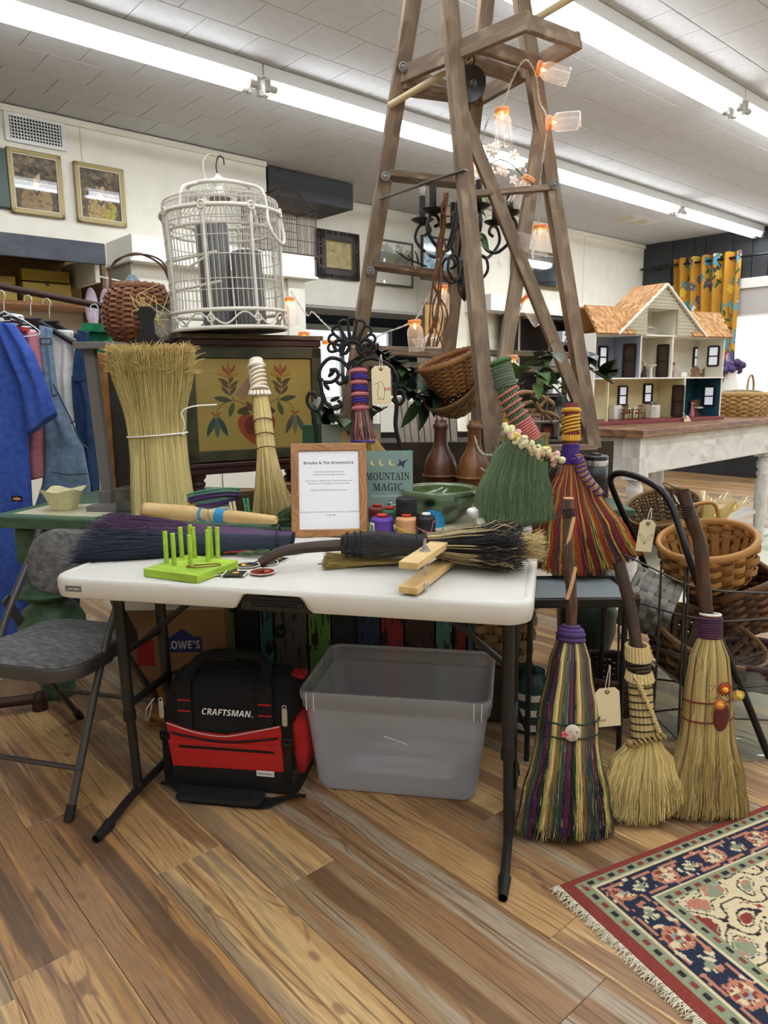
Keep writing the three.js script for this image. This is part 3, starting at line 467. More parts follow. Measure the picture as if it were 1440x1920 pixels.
{
  const c = V(-1.475, 0, -2.655).addScaledVector(gu, 0.97).addScaledVector(gback, 0.43);
  const t = thing('trestle_table', 'long green painted table with cream triangles, behind the white folding table', 'table', c, GTURN);
  const top = ctex(1024, 512, (g, w, h) => { g.fillStyle = '#4d6a50'; g.fillRect(0, 0, w, h); g.fillStyle = '#c9c3a4'; const s = w / 4; for (let i = 0; i < 4; i++) { g.beginPath(); g.moveTo(i * s + 26, h - 34); g.lineTo(i * s + s - 34, h - 34); g.lineTo(i * s + s * 0.86, h * 0.52); g.lineTo(i * s + 30, h * 0.7); g.fill(); g.beginPath(); g.moveTo(i * s + 26, 30); g.lineTo(i * s + s - 30, 30); g.lineTo(i * s + s / 2, h * 0.45); g.fill(); } for (let i = 0; i < 900; i++) { g.fillStyle = `rgba(60,60,40,${rnd() * 0.12})`; g.fillRect(rnd() * w, rnd() * h, 2 + rnd() * 14, 1 + rnd() * 2); } });
  const topG = bx(1.94, 0.042, 0.86, 0, GT - 0.0215, 0, 0.004);
  part('tabletop', topG, greenPaint, t); part('painted_pattern', sheet(1, 1, (u, v) => V((u - 0.5) * 1.92, GT + 0.0006, (0.5 - v) * 0.84)), new THREE.MeshStandardMaterial({ map: top, roughness: 0.5, side: THREE.DoubleSide }), t, 'green and cream triangles');
  const prof = [[0.06, 0], [0.065, 0.05], [0.05, 0.07], [0.07, 0.1], [0.1, 0.16], [0.12, 0.24], [0.125, 0.32], [0.1, 0.37], [0.07, 0.39], [0.085, 0.41], [0.13, 0.43], [0.135, 0.445], [0.1, 0.455], [0.075, 0.47], [0.09, 0.49], [0.08, 0.52], [0.07, 0.56]];
  for (const [x, z] of [[-0.84, 0.29], [-0.84, -0.29], [0.84, -0.29]]) { part('leg', lathe(prof, 28).translate(x, 0, z), greenPaint, t, 'turned green leg'); part('leg_block', bx(0.15, 0.14, 0.15, x, 0.625, z, 0.012), greenPaint, t); }
  part('apron', [bx(1.6, 0.1, 0.03, 0, 0.65, -0.29, 0.004), bx(0.03, 0.1, 0.5, -0.84, 0.65, 0, 0.004), bx(0.03, 0.1, 0.5, 0.84, 0.65, 0, 0.004)], greenPaint, t);
}
{ // pedestal table further right
  const t = thing('pedestal_table', 'dark green turned pedestal table beside the green trestle table', 'table', V(0.82, 0, -2.84));
  const prof = [[0.11, 0], [0.12, 0.03], [0.1, 0.05], [0.06, 0.07], [0.09, 0.13], [0.115, 0.22], [0.12, 0.31], [0.09, 0.37], [0.065, 0.39], [0.08, 0.41], [0.125, 0.435], [0.125, 0.45], [0.09, 0.46], [0.07, 0.475], [0.1, 0.52], [0.118, 0.58], [0.1, 0.65], [0.05, 0.69], [0.06, 0.72]];
  part('pedestal', lathe(prof, 32), new THREE.MeshStandardMaterial({ color: 0x26382a, roughness: 0.45 }), t); part('tabletop', [bx(0.28, 0.03, 0.28, -0.02, 0.735, 0.02, 0.006)], greenPaint, t);
}
// ---------- brooms ----------
const pal = (...h) => h.map(lin);
const natural = pal(0xdcc47c, 0xcdb06a, 0xe6d294, 0xbd9f5a, 0xd6c286);
const P3 = (v) => (u, w, i) => v[Math.floor(rnd() * v.length)];
const stripes = (cols, k, S) => (u, w) => { const q = noise(u * k, w * k * 0.8, S) + 0.25 * noise(u * k * 3, w * 5, S + 4); return cols[Math.floor(clamp(0.5 + q * 0.62) * (cols.length - 0.001))]; };
seed(41);
{ // sheaf of broomcorn
  const a = G(308, 972, GT + 0.002), b = Z(281, 652, 2.68);
  const t = thing('broomcorn_sheaf', 'tall tied sheaf of natural broomcorn standing on the green table', 'broomcorn', V(a.x, GT, a.z)), L = loc(t);
  const A = L(a), B = L(b), X = V(0.98, 0, 0.12).normalize();
  part('stalks', broomHead({ a: A, b: B, X, n: 2100, shell: 0.55, r: 0.0013, r2: 0.0009, short: 0.86, frizz: 0.006, frizzAt: 0.4, seg: 6, prof: [[0, 0.118, 0.07], [0.45, 0.104, 0.06], [0.62, 0.108, 0.062], [0.85, 0.145, 0.08], [1, 0.158, 0.09]], col: P3(pal(0xcfc07c, 0xb9aa68, 0xdccf94, 0xa89858, 0xccc084)), tip: lin(0xcdb56e) }), strawMat, t, null, 'stuff');
  const list = [], ax = B.clone().sub(A), N = V(0, 0, 1);
  for (let i = 0; i < 3600; i++) { const g = rr(0, 6.28), r = Math.sqrt(rnd()), tt = rr(0.84, 1.0), p = A.clone().addScaledVector(ax, tt).addScaledVector(X, Math.cos(g) * r * 0.162).addScaledVector(N, Math.sin(g) * r * 0.09), d = V(rr(-1, 1) + Math.cos(g) * 0.5, rr(0.2, 1.2), rr(-1, 1) + Math.sin(g) * 0.4).multiplyScalar(rr(0.01, 0.03)); const c = pick(pal(0xdcc078, 0xc8a55c, 0xe6d090, 0xb89654)); list.push({ p: [p, p.clone().addScaledVector(d, 0.6), p.clone().add(d).add(V(rr(-0.006, 0.006), -0.003, 0))], r: 0.0015, r2: 0.0008, c }); }
  part('seed_heads', straws(list), strawMat, t, 'frizzy seed heads', 'stuff');
  const w = M(0xe6e2d6, { roughness: 0.8 }), mid = A.clone().addScaledVector(ax, 0.49), pts = [];
  for (let i = 0; i < 28; i++) { const g = i / 28 * 6.283; pts.push(mid.clone().addScaledVector(X, Math.cos(g) * 0.112).add(V(0, 0.008 * Math.cos(g), Math.sin(g) * 0.068))); }
  const k = mid.clone().addScaledVector(X, 0.105).add(V(0, 0.005, 0.03));
  part('twine', [tube(pts, 0.003, 60, 6, true), tube([k, k.clone().add(V(0.01, 0.04, 0.01)), k.clone().add(V(0.002, 0.075, 0.01)), k.clone().add(V(0.04, 0.095, 0.0)), k.clone().add(V(0.12, 0.1, -0.02))], 0.0028, 24, 5), ball(0.007, k.x, k.y, k.z)], w, t, 'white tying cord');
}
{ // whisk leaning on the painted box
  const a = Z(480, 676, 2.78), b = G(514, 972, GT + 0.004), t = thing('turkey_wing_broom', 'natural whisk broom with white braided handle leaning on the painted box', 'broom', V(b.x, GT, b.z)), L = loc(t), A = L(a), B = L(b), ax = B.clone().sub(A), X = V(1, 0, 0), p = (k) => A.clone().addScaledVector(ax, k), dir = ax.clone().normalize();
  part('bristles', broomHead({ a: p(0.2), b: B, X, n: 1000, r: 0.0012, seg: 6, prof: [[0, 0.026, 0.022], [0.2, 0.034, 0.024], [0.5, 0.033, 0.02], [0.8, 0.055, 0.024], [1, 0.07, 0.026]], frizz: 0.004, col: P3(natural) }), strawMat, t, null, 'stuff');
  const wht = M(0xe4dccb, { roughness: 0.8 }), red = M(0x6a1f1c, { roughness: 0.7 });
  part('handle_core', rod(A, p(0.22), 0.024, 0.029, 16), M(0xb9a071), t); part('handle_top', [rod(p(-0.005), p(0.03), 0.026, 0.027, 16), hoop(p(0.04), dir, 0.027, 0.008, 24, 6)], wht, t, 'cream bound top');
  for (let i = 0; i < 3; i++) part('braid', coil(p(0.055), p(0.185), 0.028, 0.005, 1.6 + i * 0.02, 14, 6).applyMatrix4(new THREE.Matrix4().makeTranslation(0, 0, 0)).rotateY(0), wht, t);
  { const ch = t.children.filter((c) => c.name.startsWith('braid')); ch.forEach((c, i) => { const q = new THREE.Quaternion().setFromAxisAngle(dir, i * 2.094), m = p(0.1); c.geometry.translate(-m.x, -m.y, -m.z).applyQuaternion(q).translate(m.x, m.y, m.z); }); }
  part('frill', [hoop(p(0.195), dir, 0.032, 0.006, 24, 6), ...[...Array(16)].map((_, i) => { const g = i / 16 * 6.283, o = V(Math.cos(g) * 0.033, 0, Math.sin(g) * 0.033); return rod(p(0.2).add(o), p(0.225).addScaledVector(o, 1.15), 0.006, 0.006, 6); })], wht, t, 'cream cut frill');
  for (const [k, w] of [[0.045, 0.0285], [0.187, 0.031], [0.40, 0.034], [0.49, 0.034], [0.58, 0.038]]) part('binding', hoop(p(k), dir, w, 0.0022, 24, 5), red, t, 'dark red binding cord');
  part('handle_tag', ext([[-0.02, -0.045], [0.02, -0.045], [0.02, 0.045], [-0.02, 0.045]], 0.002, 0.0005).rotateZ(-0.7).translate(A.x - 0.045, A.y - 0.1, A.z - 0.03), M(0x8d6f55), t, 'small brown card');
}
{ // navy and purple broom lying on the table's edge
  const b = Z(168, 1018, 2.1), a = Z(548, 1015, 2.09); a.y = 0.772; b.y = 0.786;
  const t = thing('navy_broom', 'navy and purple dyed broom lying across the folding table corner', 'broom', V((a.x + b.x) / 2, TT, (a.z + b.z) / 2)), L = loc(t), X = V(0.1, 0.22, -0.95).normalize();
  const nv = pal(0x28344c, 0x1f2940, 0x34425c, 0x181e2e), pu = pal(0x52305a, 0x402848, 0x663c6c);
  const list = broomHead({ a: L(a), b: L(b), X, n: 2600, r: 0.0012, seg: 7, shell: 0.7, prof: [[0, 0.04, 0.022], [0.4, 0.07, 0.03], [0.8, 0.115, 0.036], [1, 0.135, 0.042]], frizz: 0.007, frizzAt: 0.45, short: 0.86, col: (u, w) => (u - w * 0.7 > 0.42 ? pick(pu) : pick(nv)) });
  part('bristles', list, strawMat, t, null, 'stuff');
  part('binding', [hoop(L(a).add(V(-0.04, 0, 0)), V(1, 0, 0), 0.046, 0.003)], M(0x15151b), t);
}
{ // turned wooden handle on top of it
  const a = G(268, 990, GT), b = G(517, 1004, GT).add(V(0, 0, -0.03)); a.y = GT + 0.058; b.y = GT + 0.044; a.z -= 0.02; const t = thing('turned_handle', 'turned pale wooden handle wound with blue thread on the navy broom', 'handle', V((a.x + b.x) / 2, (a.y + b.y) / 2, (a.z + b.z) / 2));
  const d = b.clone().sub(a), len = d.length(), q = new THREE.Quaternion().setFromUnitVectors(V(0, 1, 0), d.clone().normalize()); t.quaternion.copy(q);
  const r = 0.0255, H2 = len / 2;
  part('wood', lathe([[0, -H2], [r, -H2 + 0.002], [r + 0.001, -H2 + 0.02], [r + 0.001, -0.06], [r - 0.002, -0.045], [0.02, -0.04], [0.019, -0.005], [0.02, 0.0], [0.021, 0.04], [0.02, 0.06], [0.0215, 0.075], [0.021, 0.1], [0.014, H2 - 0.004], [0.012, H2], [0, H2]], 28), paleWood, t);
  part('thread', [coil(V(0, 0.03, 0), V(0, 0.062, 0), 0.0225, 0.0016, 14, 12, 5), coil(V(0, -0.03, 0), V(0, -0.022, 0), 0.021, 0.0016, 4, 12, 5), coil(V(0, -0.02, 0), V(0, 0.03, 0), 0.0215, 0.0013, 1.5, 16, 5)], M(0x2a8fc4, { roughness: 0.6 }), t, 'bright blue thread');
}
{ // loops of cord, clothes pegs
  const c = G(388, 978, GT), t = thing('cord_coil', 'coil of purple and green cord lying behind the turned handle', 'cord', V(c.x, GT + 0.055, c.z - 0.07));
  const pu = M(0x4f3466, { roughness: 0.5 }), gr = M(0x4d8a72, { roughness: 0.5 });
  for (let k = 0; k < 7; k++) { const pts = [], o = rr(-0.012, 0.012), h = rr(-0.012, 0.02); for (let i = 0; i < 16; i++) { const g = i / 16 * 6.283; pts.push(V(Math.cos(g) * (0.1 + o), 0.012 + h * 0.5 + 0.028 * Math.sin(g * 1 + 0.6) + (k - 3) * 0.004, Math.sin(g) * (0.05 + o * 0.5))); } part('loop', tube(pts, 0.0036, 60, 6, true), k < 5 ? pu : gr, t); }
  part('loose_end', [tube([V(-0.1, 0.03, 0.03), V(-0.13, 0.005, 0.07), V(-0.17, -0.025, 0.1), V(-0.2, -0.04, 0.11)], 0.0048, 20, 6)], gr, t, 'green loose end');
  const peg = (px, py, z, col, lb, tilt) => { const p = Z(px, py, z), q = thing('clothes_peg', lb, 'clothes peg', p, 0); q.rotation.z = tilt; const m = M(col, { roughness: 0.6 }); part('jaw', [bx(0.008, 0.075, 0.009, -0.005, 0.034, 0, 0.002, 0, 0, 0.04)], m, q); part('jaw', [bx(0.008, 0.075, 0.009, 0.005, 0.034, 0, 0.002, 0, 0, -0.04)], m, q); part('spring', [ring(0.005, 0.0012, 0, 0.04, 0.005, 12, 5, 0), rod(V(-0.009, 0.044, 0), V(0.009, 0.044, 0), 0.001)], M(0xaaa9a5, { metalness: 0.8, roughness: 0.3 }), q); };
  peg(443, 980, 2.36, 0xd8cdb0, 'pale wooden clothes peg clipped upright on the turned handle', 0.16); peg(466, 972, 2.5, 0x3f9a63, 'green wooden clothes peg by the cord coil', 0.1);
}
{ // lime pegboard
  const c0 = G(267, 1068, TT + 0.022), c1 = G(366, 1081, TT + 0.022), c2 = G(447, 1048, TT + 0.022), d = c1.clone().sub(c0), ang = -Math.atan2(d.z, d.x), mid = c0.clone().add(c2).multiplyScalar(0.5);
  const t = thing('peg_board', 'lime green wooden peg board with eight upright dowels', 'peg board', V(mid.x, TT, mid.z), ang), lime = new THREE.MeshStandardMaterial({ map: woodTex(256, 128, 0x8fb02c, 0xb4d445, { k: 12, s: 3 }), roughness: 0.6 }), L = loc(t);
  const W = Math.hypot(d.x, d.z), dd = L(c2), D = Math.abs(dd.z) * 2; part('board', bx(W + 0.004, 0.021, Math.min(D, 0.17), 0, 0.011, 0, 0.002), lime, t);
  const pegs = [[292, 1053, 1008], [327, 1060, 1010], [358, 1064, 1015], [332, 1045, 997], [365, 1046, 1001], [397, 1045, 997], [391, 1052, 1003], [434, 1038, 996], [362, 1020, 988]];
  pegs.slice(0, 9).forEach(([px, py, ty]) => { const p = L(G(px, py, TT + 0.021)); p.x = clamp(p.x, -W / 2 + 0.012, W / 2 - 0.012); p.z = clamp(p.z, -D / 2 + 0.012, D / 2 - 0.012); part('dowel', mv(new THREE.CylinderGeometry(0.0062, 0.0062, 0.088, 10), p.x, 0.0625, p.z, rr(-0.04, 0.04), 0, rr(-0.04, 0.04)), lime, t); });
  const r = thing('rubber_band', 'brown rubber band looped round the lime peg board dowels', 'rubber band', V(mid.x + 0.03, TT + 0.0225, mid.z + 0.02)); part('band', tube([V(-0.035, 0.002, 0.01), V(0, 0.003, 0.03), V(0.05, 0.003, 0.012), V(0.04, 0.002, -0.01), V(0, 0.002, -0.004)], 0.0016, 40, 5, true), M(0x7a4a2a), r);
}
{ // stickers, tags and red string
  const face = (kind) => ctex(128, 128, (g, w) => {
    g.fillStyle = '#e9e4d6'; g.fillRect(0, 0, w, w); g.fillStyle = kind === 2 ? '#7a1c12' : '#15171d'; g.beginPath(); kind === 1 ? g.rect(8, 8, 112, 112) : g.arc(64, 64, 59, 0, 7); g.fill();
    if (kind === 0) { g.fillStyle = '#d9b13a'; g.beginPath(); g.arc(58, 58, 34, 0, 7); g.fill(); g.fillStyle = '#15171d'; g.beginPath(); g.arc(70, 50, 28, 0, 7); g.fill(); g.strokeStyle = '#c9c1a0'; g.lineWidth = 4; g.beginPath(); g.moveTo(20, 100); g.lineTo(108, 84); g.stroke(); }
    if (kind === 1) { g.fillStyle = '#c98a3a'; g.beginPath(); g.arc(64, 50, 20, 0, 7); g.fill(); g.fillStyle = '#c9c9d4'; for (let i = 0; i < 26; i++) g.fillRect(16 + rnd() * 96, 16 + rnd() * 96, 2, 2); }
    if (kind === 2) { g.fillStyle = '#d0602c'; g.beginPath(); g.arc(64, 52, 30, 0, 7); g.fill(); g.fillStyle = '#1a0c0a'; g.beginPath(); g.moveTo(30, 84); g.lineTo(60, 40); g.lineTo(74, 66); g.lineTo(100, 84); g.fill(); }
  });
  const mats = [0, 1, 2].map((k) => new THREE.MeshStandardMaterial({ map: face(k), roughness: 0.35 })), edge = M(0xe6e1d2);
  const spots = [[492, 1076, 2, 0.034, 'round dark red sticker on the folding table, set apart'], [441, 1079, 1, 0.03, 'square starry sticker at the front of the sticker pile'], [402, 1076, 0, 0.035, 'round black sticker nearest the lime peg board'], [465, 1062, 0, 0.032, 'round black sticker in the middle of the sticker pile'], [498, 1057, 0, 0.036, 'round black moon sticker behind the red one'], [542, 1037, 1, 0.034, 'square dark sticker nearest the picture frame'], [520, 1050, 1, 0.028, 'square dark sticker beside the moon sticker'], [425, 1070, 0, 0.032, 'round black sticker under the red string']];
  spots.forEach(([px, py, k, r, lb], i) => { const p = G(px, py, TT), t = thing('sticker', lb, 'sticker', V(p.x, TT + 0.0006 + (7 - i) * 0.0007, p.z), rr(-0.8, 0.8), 'stickers for sale on the folding table'); const g = k === 1 ? bx(r * 2, 0.0012, r * 1.7, 0, 0.0006, 0, 0) : disc(r, 0.0012, 0, 0.0006, 0, 28); const pp = g.attributes.position, uv = g.attributes.uv; for (let q = 0; q < pp.count; q++) uv.setXY(q, pp.getX(q) / (2 * r) + 0.5, 0.5 - pp.getZ(q) / (2 * r)); part('print', g, mats[k], t); });
  for (const [px, py, lb] of [[452, 1040, 'red string with a tassel lying by the lime peg board'], [478, 1044, 'green cord lying loose among the stickers']]) { const p = G(px, py, TT), t = thing('string', lb, 'string', V(p.x, TT + 0.008, p.z)); const list = []; for (let k = 0; k < 5; k++) { const q = []; for (let i = 0; i < 7; i++) q.push(V(rr(-0.05, 0.05), rr(0, 0.012), rr(-0.03, 0.03))); list.push(tube(q, 0.0013, 40, 5)); } part('strand', list, M(lb[0] === 'r' ? 0xb02a24 : 0x4d6a45, { roughness: 0.7 }), t, null, 'stuff'); }
}
{ // framed sign
  const BL = G(548, 1007, TT + 0.001), BR = G(689, 1004, TT + 0.001), d = BR.clone().sub(BL), W = Math.hypot(d.x, d.z), ang = -Math.atan2(d.z, d.x), TL = Z(566, 833, -BL.z + 0.075);
  const t = thing('sign_frame', 'oak picture frame holding a printed white sign on the folding table', 'framed sign', V((BL.x + BR.x) / 2, TT, (BL.z + BR.z) / 2), ang), L = loc(t);
  const tl = L(TL), H2 = Math.hypot(tl.y, tl.z), lean = Math.atan2(-tl.z, tl.y);
  const f = new THREE.Group(); f.name = 'frame'; f.rotation.x = -lean; t.add(f);
  const bar = 0.021, mitre = (len) => [[-len / 2, 0], [len / 2, 0], [len / 2 - bar, bar], [-len / 2 + bar, bar]];
  for (const [x, y, r, len] of [[0, 0, 0, W], [0, H2, Math.PI, W], [-W / 2, H2 / 2, -Math.PI / 2, H2], [W / 2, H2 / 2, Math.PI / 2, H2]]) { const g = ext(mitre(len), 0.016, 0.003).rotateZ(r).translate(x, y, 0); const gp = g.attributes.position, uv = g.attributes.uv; for (let i = 0; i < gp.count; i++) r === 0 || r === Math.PI ? uv.setXY(i, gp.getX(i) * 3, gp.getY(i) * 6) : uv.setXY(i, gp.getY(i) * 3, gp.getX(i) * 6); part('moulding', g, oak, f); }
  const sign = ctex(700, 940, (g, w, h) => {
    g.fillStyle = '#e9ebee'; g.fillRect(0, 0, w, h); g.fillStyle = '#2b2b2d'; g.textAlign = 'center'; g.font = 'bold 47px sans-serif'; g.fillText('Brooke & The Broomstick', w / 2, 165, w - 140); g.fillStyle = '#b9babd'; g.fillRect(120, 200, w - 240, 2); g.fillStyle = '#3a3a3d'; g.font = '23px sans-serif';
    ['Handmade Appalachian Brooms', 'Crafted in the Blue Ridge Mountains'].forEach((s, i) => g.fillText(s, w / 2, 262 + i * 33)); ['Custom brooms · Magick brooms · Ritual & decorative pieces', 'Each broom is handmade on a vintage kicker'].forEach((s, i) => g.fillText(s, w / 2, 368 + i * 32, w - 170)); g.font = '25px sans-serif'; g.fillText('www.brookeandthebroomstick.com', w / 2, 478);
    g.font = '23px sans-serif'; ['Follow along for broom drops, behind-the-scenes work, and Appalachian', 'magick'].forEach((s, i) => g.fillText(s, w / 2, 735 + i * 36, w - 30)); g.beginPath(); g.arc(w / 2 + 54, 764, 8, 0, 7); g.fill();
  });
  part('paper', [sheet(1, 1, (u, v) => V((u - 0.5) * (W - 2 * bar + 0.004), bar + v * (H2 - 2 * bar), 0.001))], new THREE.MeshStandardMaterial({ map: sign, roughness: 0.35, side: THREE.DoubleSide }), f, 'printed white sheet'); part('backing', bx(W - 0.02, H2 - 0.02, 0.006, 0, H2 / 2, -0.006, 0.001), M(0x3a2c20), f);
  part('strut', beam(V(0, H2 * 0.6 * Math.cos(lean), -H2 * 0.6 * Math.sin(lean) - 0.01), V(0, 0.002, -0.15), 0.05, 0.004), M(0x2c241d), t);
}
{ // cones and spools of thread
  const S = (px, py, r0, h0, col, lb, capc, o = {}) => {
    const r = r0 * 1.14, h = h0 * 1.08;
    const p = G(px, py, TT), t = thing('thread_spool', lb, 'thread spool', V(p.x, TT, p.z), rr(0, 6), 'spools of broom thread'); const m = M(col, { roughness: 0.55 });
    part('core', [lathe([[0, 0], [r * 0.9, 0], [r * 0.9, 0.003], [r * 0.4, 0.004], [r * 0.4, h + 0.004], [r * 0.32, h + 0.006], [r * 0.2, h + 0.006], [r * 0.2, 0.004]], 20)], M(0xb9ad98), t);
    part('winding', [lathe([[r * 0.38, 0.004], [r * 0.97, 0.005], [r, 0.012], [r, h - 0.012], [r * 0.93, h - 0.002], [r * 0.42, h]], 28), coil(V(0, 0.008, 0), V(0, h - 0.008, 0), r * 1.002, 0.0013, Math.round(h / 0.0026), 14, 4)], m, t);
    if (o.cross) part('loose_thread', [0, 1, 2, 3].map((k) => tube([...Array(13)].map((_, i) => { const g = i / 12 * 5 + k * 1.3; return V(Math.cos(g) * (r + 0.0018), lerp(0.012, h - 0.012, (k * 0.37 + i / 12) % 1 * 0.9 + 0.05) , Math.sin(g) * (r + 0.0018)); }).filter((_, i, l) => i < 7), 0.0016, 30, 4)), M(o.cross, { roughness: 0.6 }), t);
    if (capc !== null) part('cap', [lathe([[r * 0.18, h + 0.002], [r * 0.5, h + 0.001], [r * 0.5, h + 0.007], [r * 0.42, h + 0.009], [r * 0.22, h + 0.009], [r * 0.18, h + 0.002]], 20)], M(capc, { roughness: 0.35 }), t, 'plastic end cap');
    if (o.label) { const tx = ctex(256, 160, (g, w, hh) => { g.fillStyle = '#e2dfd6'; g.fillRect(0, 0, w, hh); g.fillStyle = '#6d7440'; g.fillRect(20, 30, 60, 100); g.fillStyle = '#333'; for (let i = 0; i < 5; i++) g.fillRect(120, 30 + i * 22, 40 + rnd() * 70, 8); }); part('paper_label', sheet(16, 1, (u, v) => { const g = lerp(-0.9, 0.9, u) + 0.3 - t.rotation.y + Math.PI / 2; return V(Math.cos(g) * (r + 0.003), 0.01 + v * h * 0.62, -Math.sin(g) * (r + 0.003) * -1); }), new THREE.MeshStandardMaterial({ map: tx, side: THREE.DoubleSide, roughness: 0.5 }), t, 'torn paper label'); }
    return t;
  };
  S(717, 1006, 0.031, 0.06, 0x5a3596, 'purple thread spool with paper label, at the front by the picture frame', 0xc8352a, { label: 1, cross: 0x6a46a8 });
  S(762, 1007, 0.029, 0.062, 0xd09a6a, 'multicoloured orange thread spool between the purple and black ones', 0xc8352a, { cross: 0xd9b93c });
  S(799, 1008, 0.025, 0.066, 0x141416, 'black thread spool with a white cap and pink strand', 0xe6e6e6, { cross: 0xc4707a });
  S(814, 993, 0.03, 0.07, 0x2596cc, 'bright blue thread spool at the end of the row', 0xc8352a);
  S(708, 985, 0.026, 0.062, 0x7a2a24, 'dark red thread spool with red cap tucked behind the picture frame', 0xc8352a);
  S(731, 987, 0.026, 0.056, 0x2e5a3a, 'dark green thread spool behind the purple one', 0xc8352a);
  S(777, 985, 0.025, 0.06, 0x4a2a1e, 'brown thread spool with red cap behind the orange one', 0xc8352a);
  const q = Z(762, 960, 2.3), bs = thing('thread_cone', 'large black cone of waxed thread behind the small spools', 'thread cone', V(q.x, TT, q.z)); part('winding', [lathe([[0.028, 0], [0.033, 0.005], [0.033, 0.118], [0.03, 0.124], [0.012, 0.124], [0.012, 0.118]], 28), coil(V(0, 0.01, 0), V(0, 0.115, 0), 0.0332, 0.0015, 30, 14, 4), coil(V(0, 0.02, 0), V(0, 0.11, 0), 0.0342, 0.0012, 2.5, 18, 4)], M(0x161617, { roughness: 0.6 }), bs);
}
// =====================================================================
// the finished brooms and the rest of the things on the tables
// =====================================================================
const manila = M(0xe3d6ae, { roughness: 0.75 }), stringMat = M(0xe9e4d8, { roughness: 0.8 });
function priceTag(p, w, h, label, draw, tilt = 0, turn = 0, knot) {
  const t = thing('price_tag', label, 'price tag', p, turn); t.rotation.z = tilt;
  part('card', ext([[-w / 2, -h / 2], [w / 2, -h / 2], [w / 2, h / 2 - 0.012], [w / 2 - 0.012, h / 2], [-w / 2 + 0.012, h / 2], [-w / 2, h / 2 - 0.012]], 0.0012, 0.0003).translate(0, -h / 2, 0), manila, t);
  part('eyelet', [mv(new THREE.TorusGeometry(0.0045, 0.0022, 6, 16), 0, -0.011, 0.0012)], M(0x7a5a44, { roughness: 0.5 }), t, 'brown reinforced eyelet');
  part('string', [tube([V(0, -0.011, 0.003), V(0.004, 0.008, 0.006), knot ?? V(0.002, 0.04, 0), V(-0.004, 0.006, 0.002), V(-0.001, -0.011, 0.001)], 0.0011, 24, 5)], stringMat, t);
  if (draw) part('writing', sheet(1, 1, (u, v) => V((u - 0.5) * w * 0.96, (v - 1) * h * 0.85 - h * 0.12, 0.0013)), new THREE.MeshStandardMaterial({ map: ctex(128, 256, (g, W, Hh) => { g.fillStyle = '#e3d6ae'; g.fillRect(0, 0, W, Hh); draw(g, W, Hh); }), roughness: 0.75, side: THREE.DoubleSide }), t, 'handwritten ink');
  return t;
}
seed(55);
{ // black broom with its clamp
  const s0 = Z(487, 1042, 1.86), a = Z(640, 1020, 1.9), b = Z(1000, 1032, 1.86); a.y = Math.max(a.y, TT + 0.045); b.y = TT + 0.062;
  const t = thing('black_broom', 'black dyed broom with a dark curved stick, clamped flat on the folding table', 'broom', V((a.x + b.x) / 2, TT, (a.z + b.z) / 2)), L = loc(t), A = L(a), B = L(b), S = L(s0); S.y = 0.022;
  part('stick', tube([S, S.clone().lerp(A, 0.25).add(V(0, 0.018, 0)), S.clone().lerp(A, 0.6).add(V(0, 0.012, 0)), A.clone().add(V(0.06, 0, 0))], (k) => lerp(0.0135, 0.017, k), 30, 10), new THREE.MeshStandardMaterial({ map: woodTex(128, 128, 0x2a1c14, 0x46301f, { k: 4 }), roughness: 0.6 }), t, 'dark bent wooden stick');
  const bl = pal(0x17151a, 0x201d20, 0x2a2422, 0x121116), mixc = pal(0x17151a, 0x201d20, 0x2a2422, 0x6f5f44, 0x15141a, 0x2c2622, 0x1a181c);
  part('bristles', broomHead({ a: A, b: B.clone().lerp(A, 0.06), X: V(0, 0.12, 1).normalize(), n: 2000, r: 0.0013, seg: 8, shell: 0.65, short: 0.84, prof: [[0, 0.03, 0.024], [0.2, 0.05, 0.036], [0.42, 0.05, 0.026], [0.6, 0.062, 0.03], [0.85, 0.1, 0.05], [1, 0.115, 0.052]], frizz: 0.011, frizzAt: 0.55, col: (u, w) => pick(w > 0.2 ? mixc : bl) }), strawMat, t, null, 'stuff');
  part('pale_tips', broomHead({ a: A.clone().lerp(B, 0.5), b: B.clone().lerp(A, -0.06), X: V(0, 0.12, 1).normalize(), n: 300, r: 0.0013, seg: 7, prof: [[0, 0.02, 0.012], [0.7, 0.04, 0.022], [1, 0.05, 0.03]], frizz: 0.01, col: P3(pal(0xcfb878, 0xbfa562, 0xdac78e)) }), strawMat, t, 'undyed straw core', 'stuff');
  part('split_straws', broomHead({ a: A.clone().lerp(B, 0.45), b: B.clone().lerp(A, 0.1), X: V(0, 0.12, 1).normalize(), n: 60, shell: 1, r: 0.0024, r2: 0.0012, seg: 8, short: 0.9, prof: [[0, 0.052, 0.03], [0.5, 0.085, 0.05], [1, 0.112, 0.06]], frizz: 0.011, col: P3(pal(0xa89468, 0x8d7850, 0xc2ad7c)) }), strawMat, t, 'pale split straws', 'stuff');
  const d = B.clone().sub(A).normalize(); part('binding', [0.03, 0.07, 0.1].map((k) => { const g = hoop(V(0, 0, 0), d, 0.034 + k * 0.06, 0.0028, 24, 5); g.scale(1, 0.86, 1.1); const p = A.clone().lerp(B, k); return g.translate(p.x, p.y, p.z); }).concat([hoop(A.clone().lerp(B, 0.4), d, 0.046, 0.002, 24, 5)]), M(0x121114), t);
}
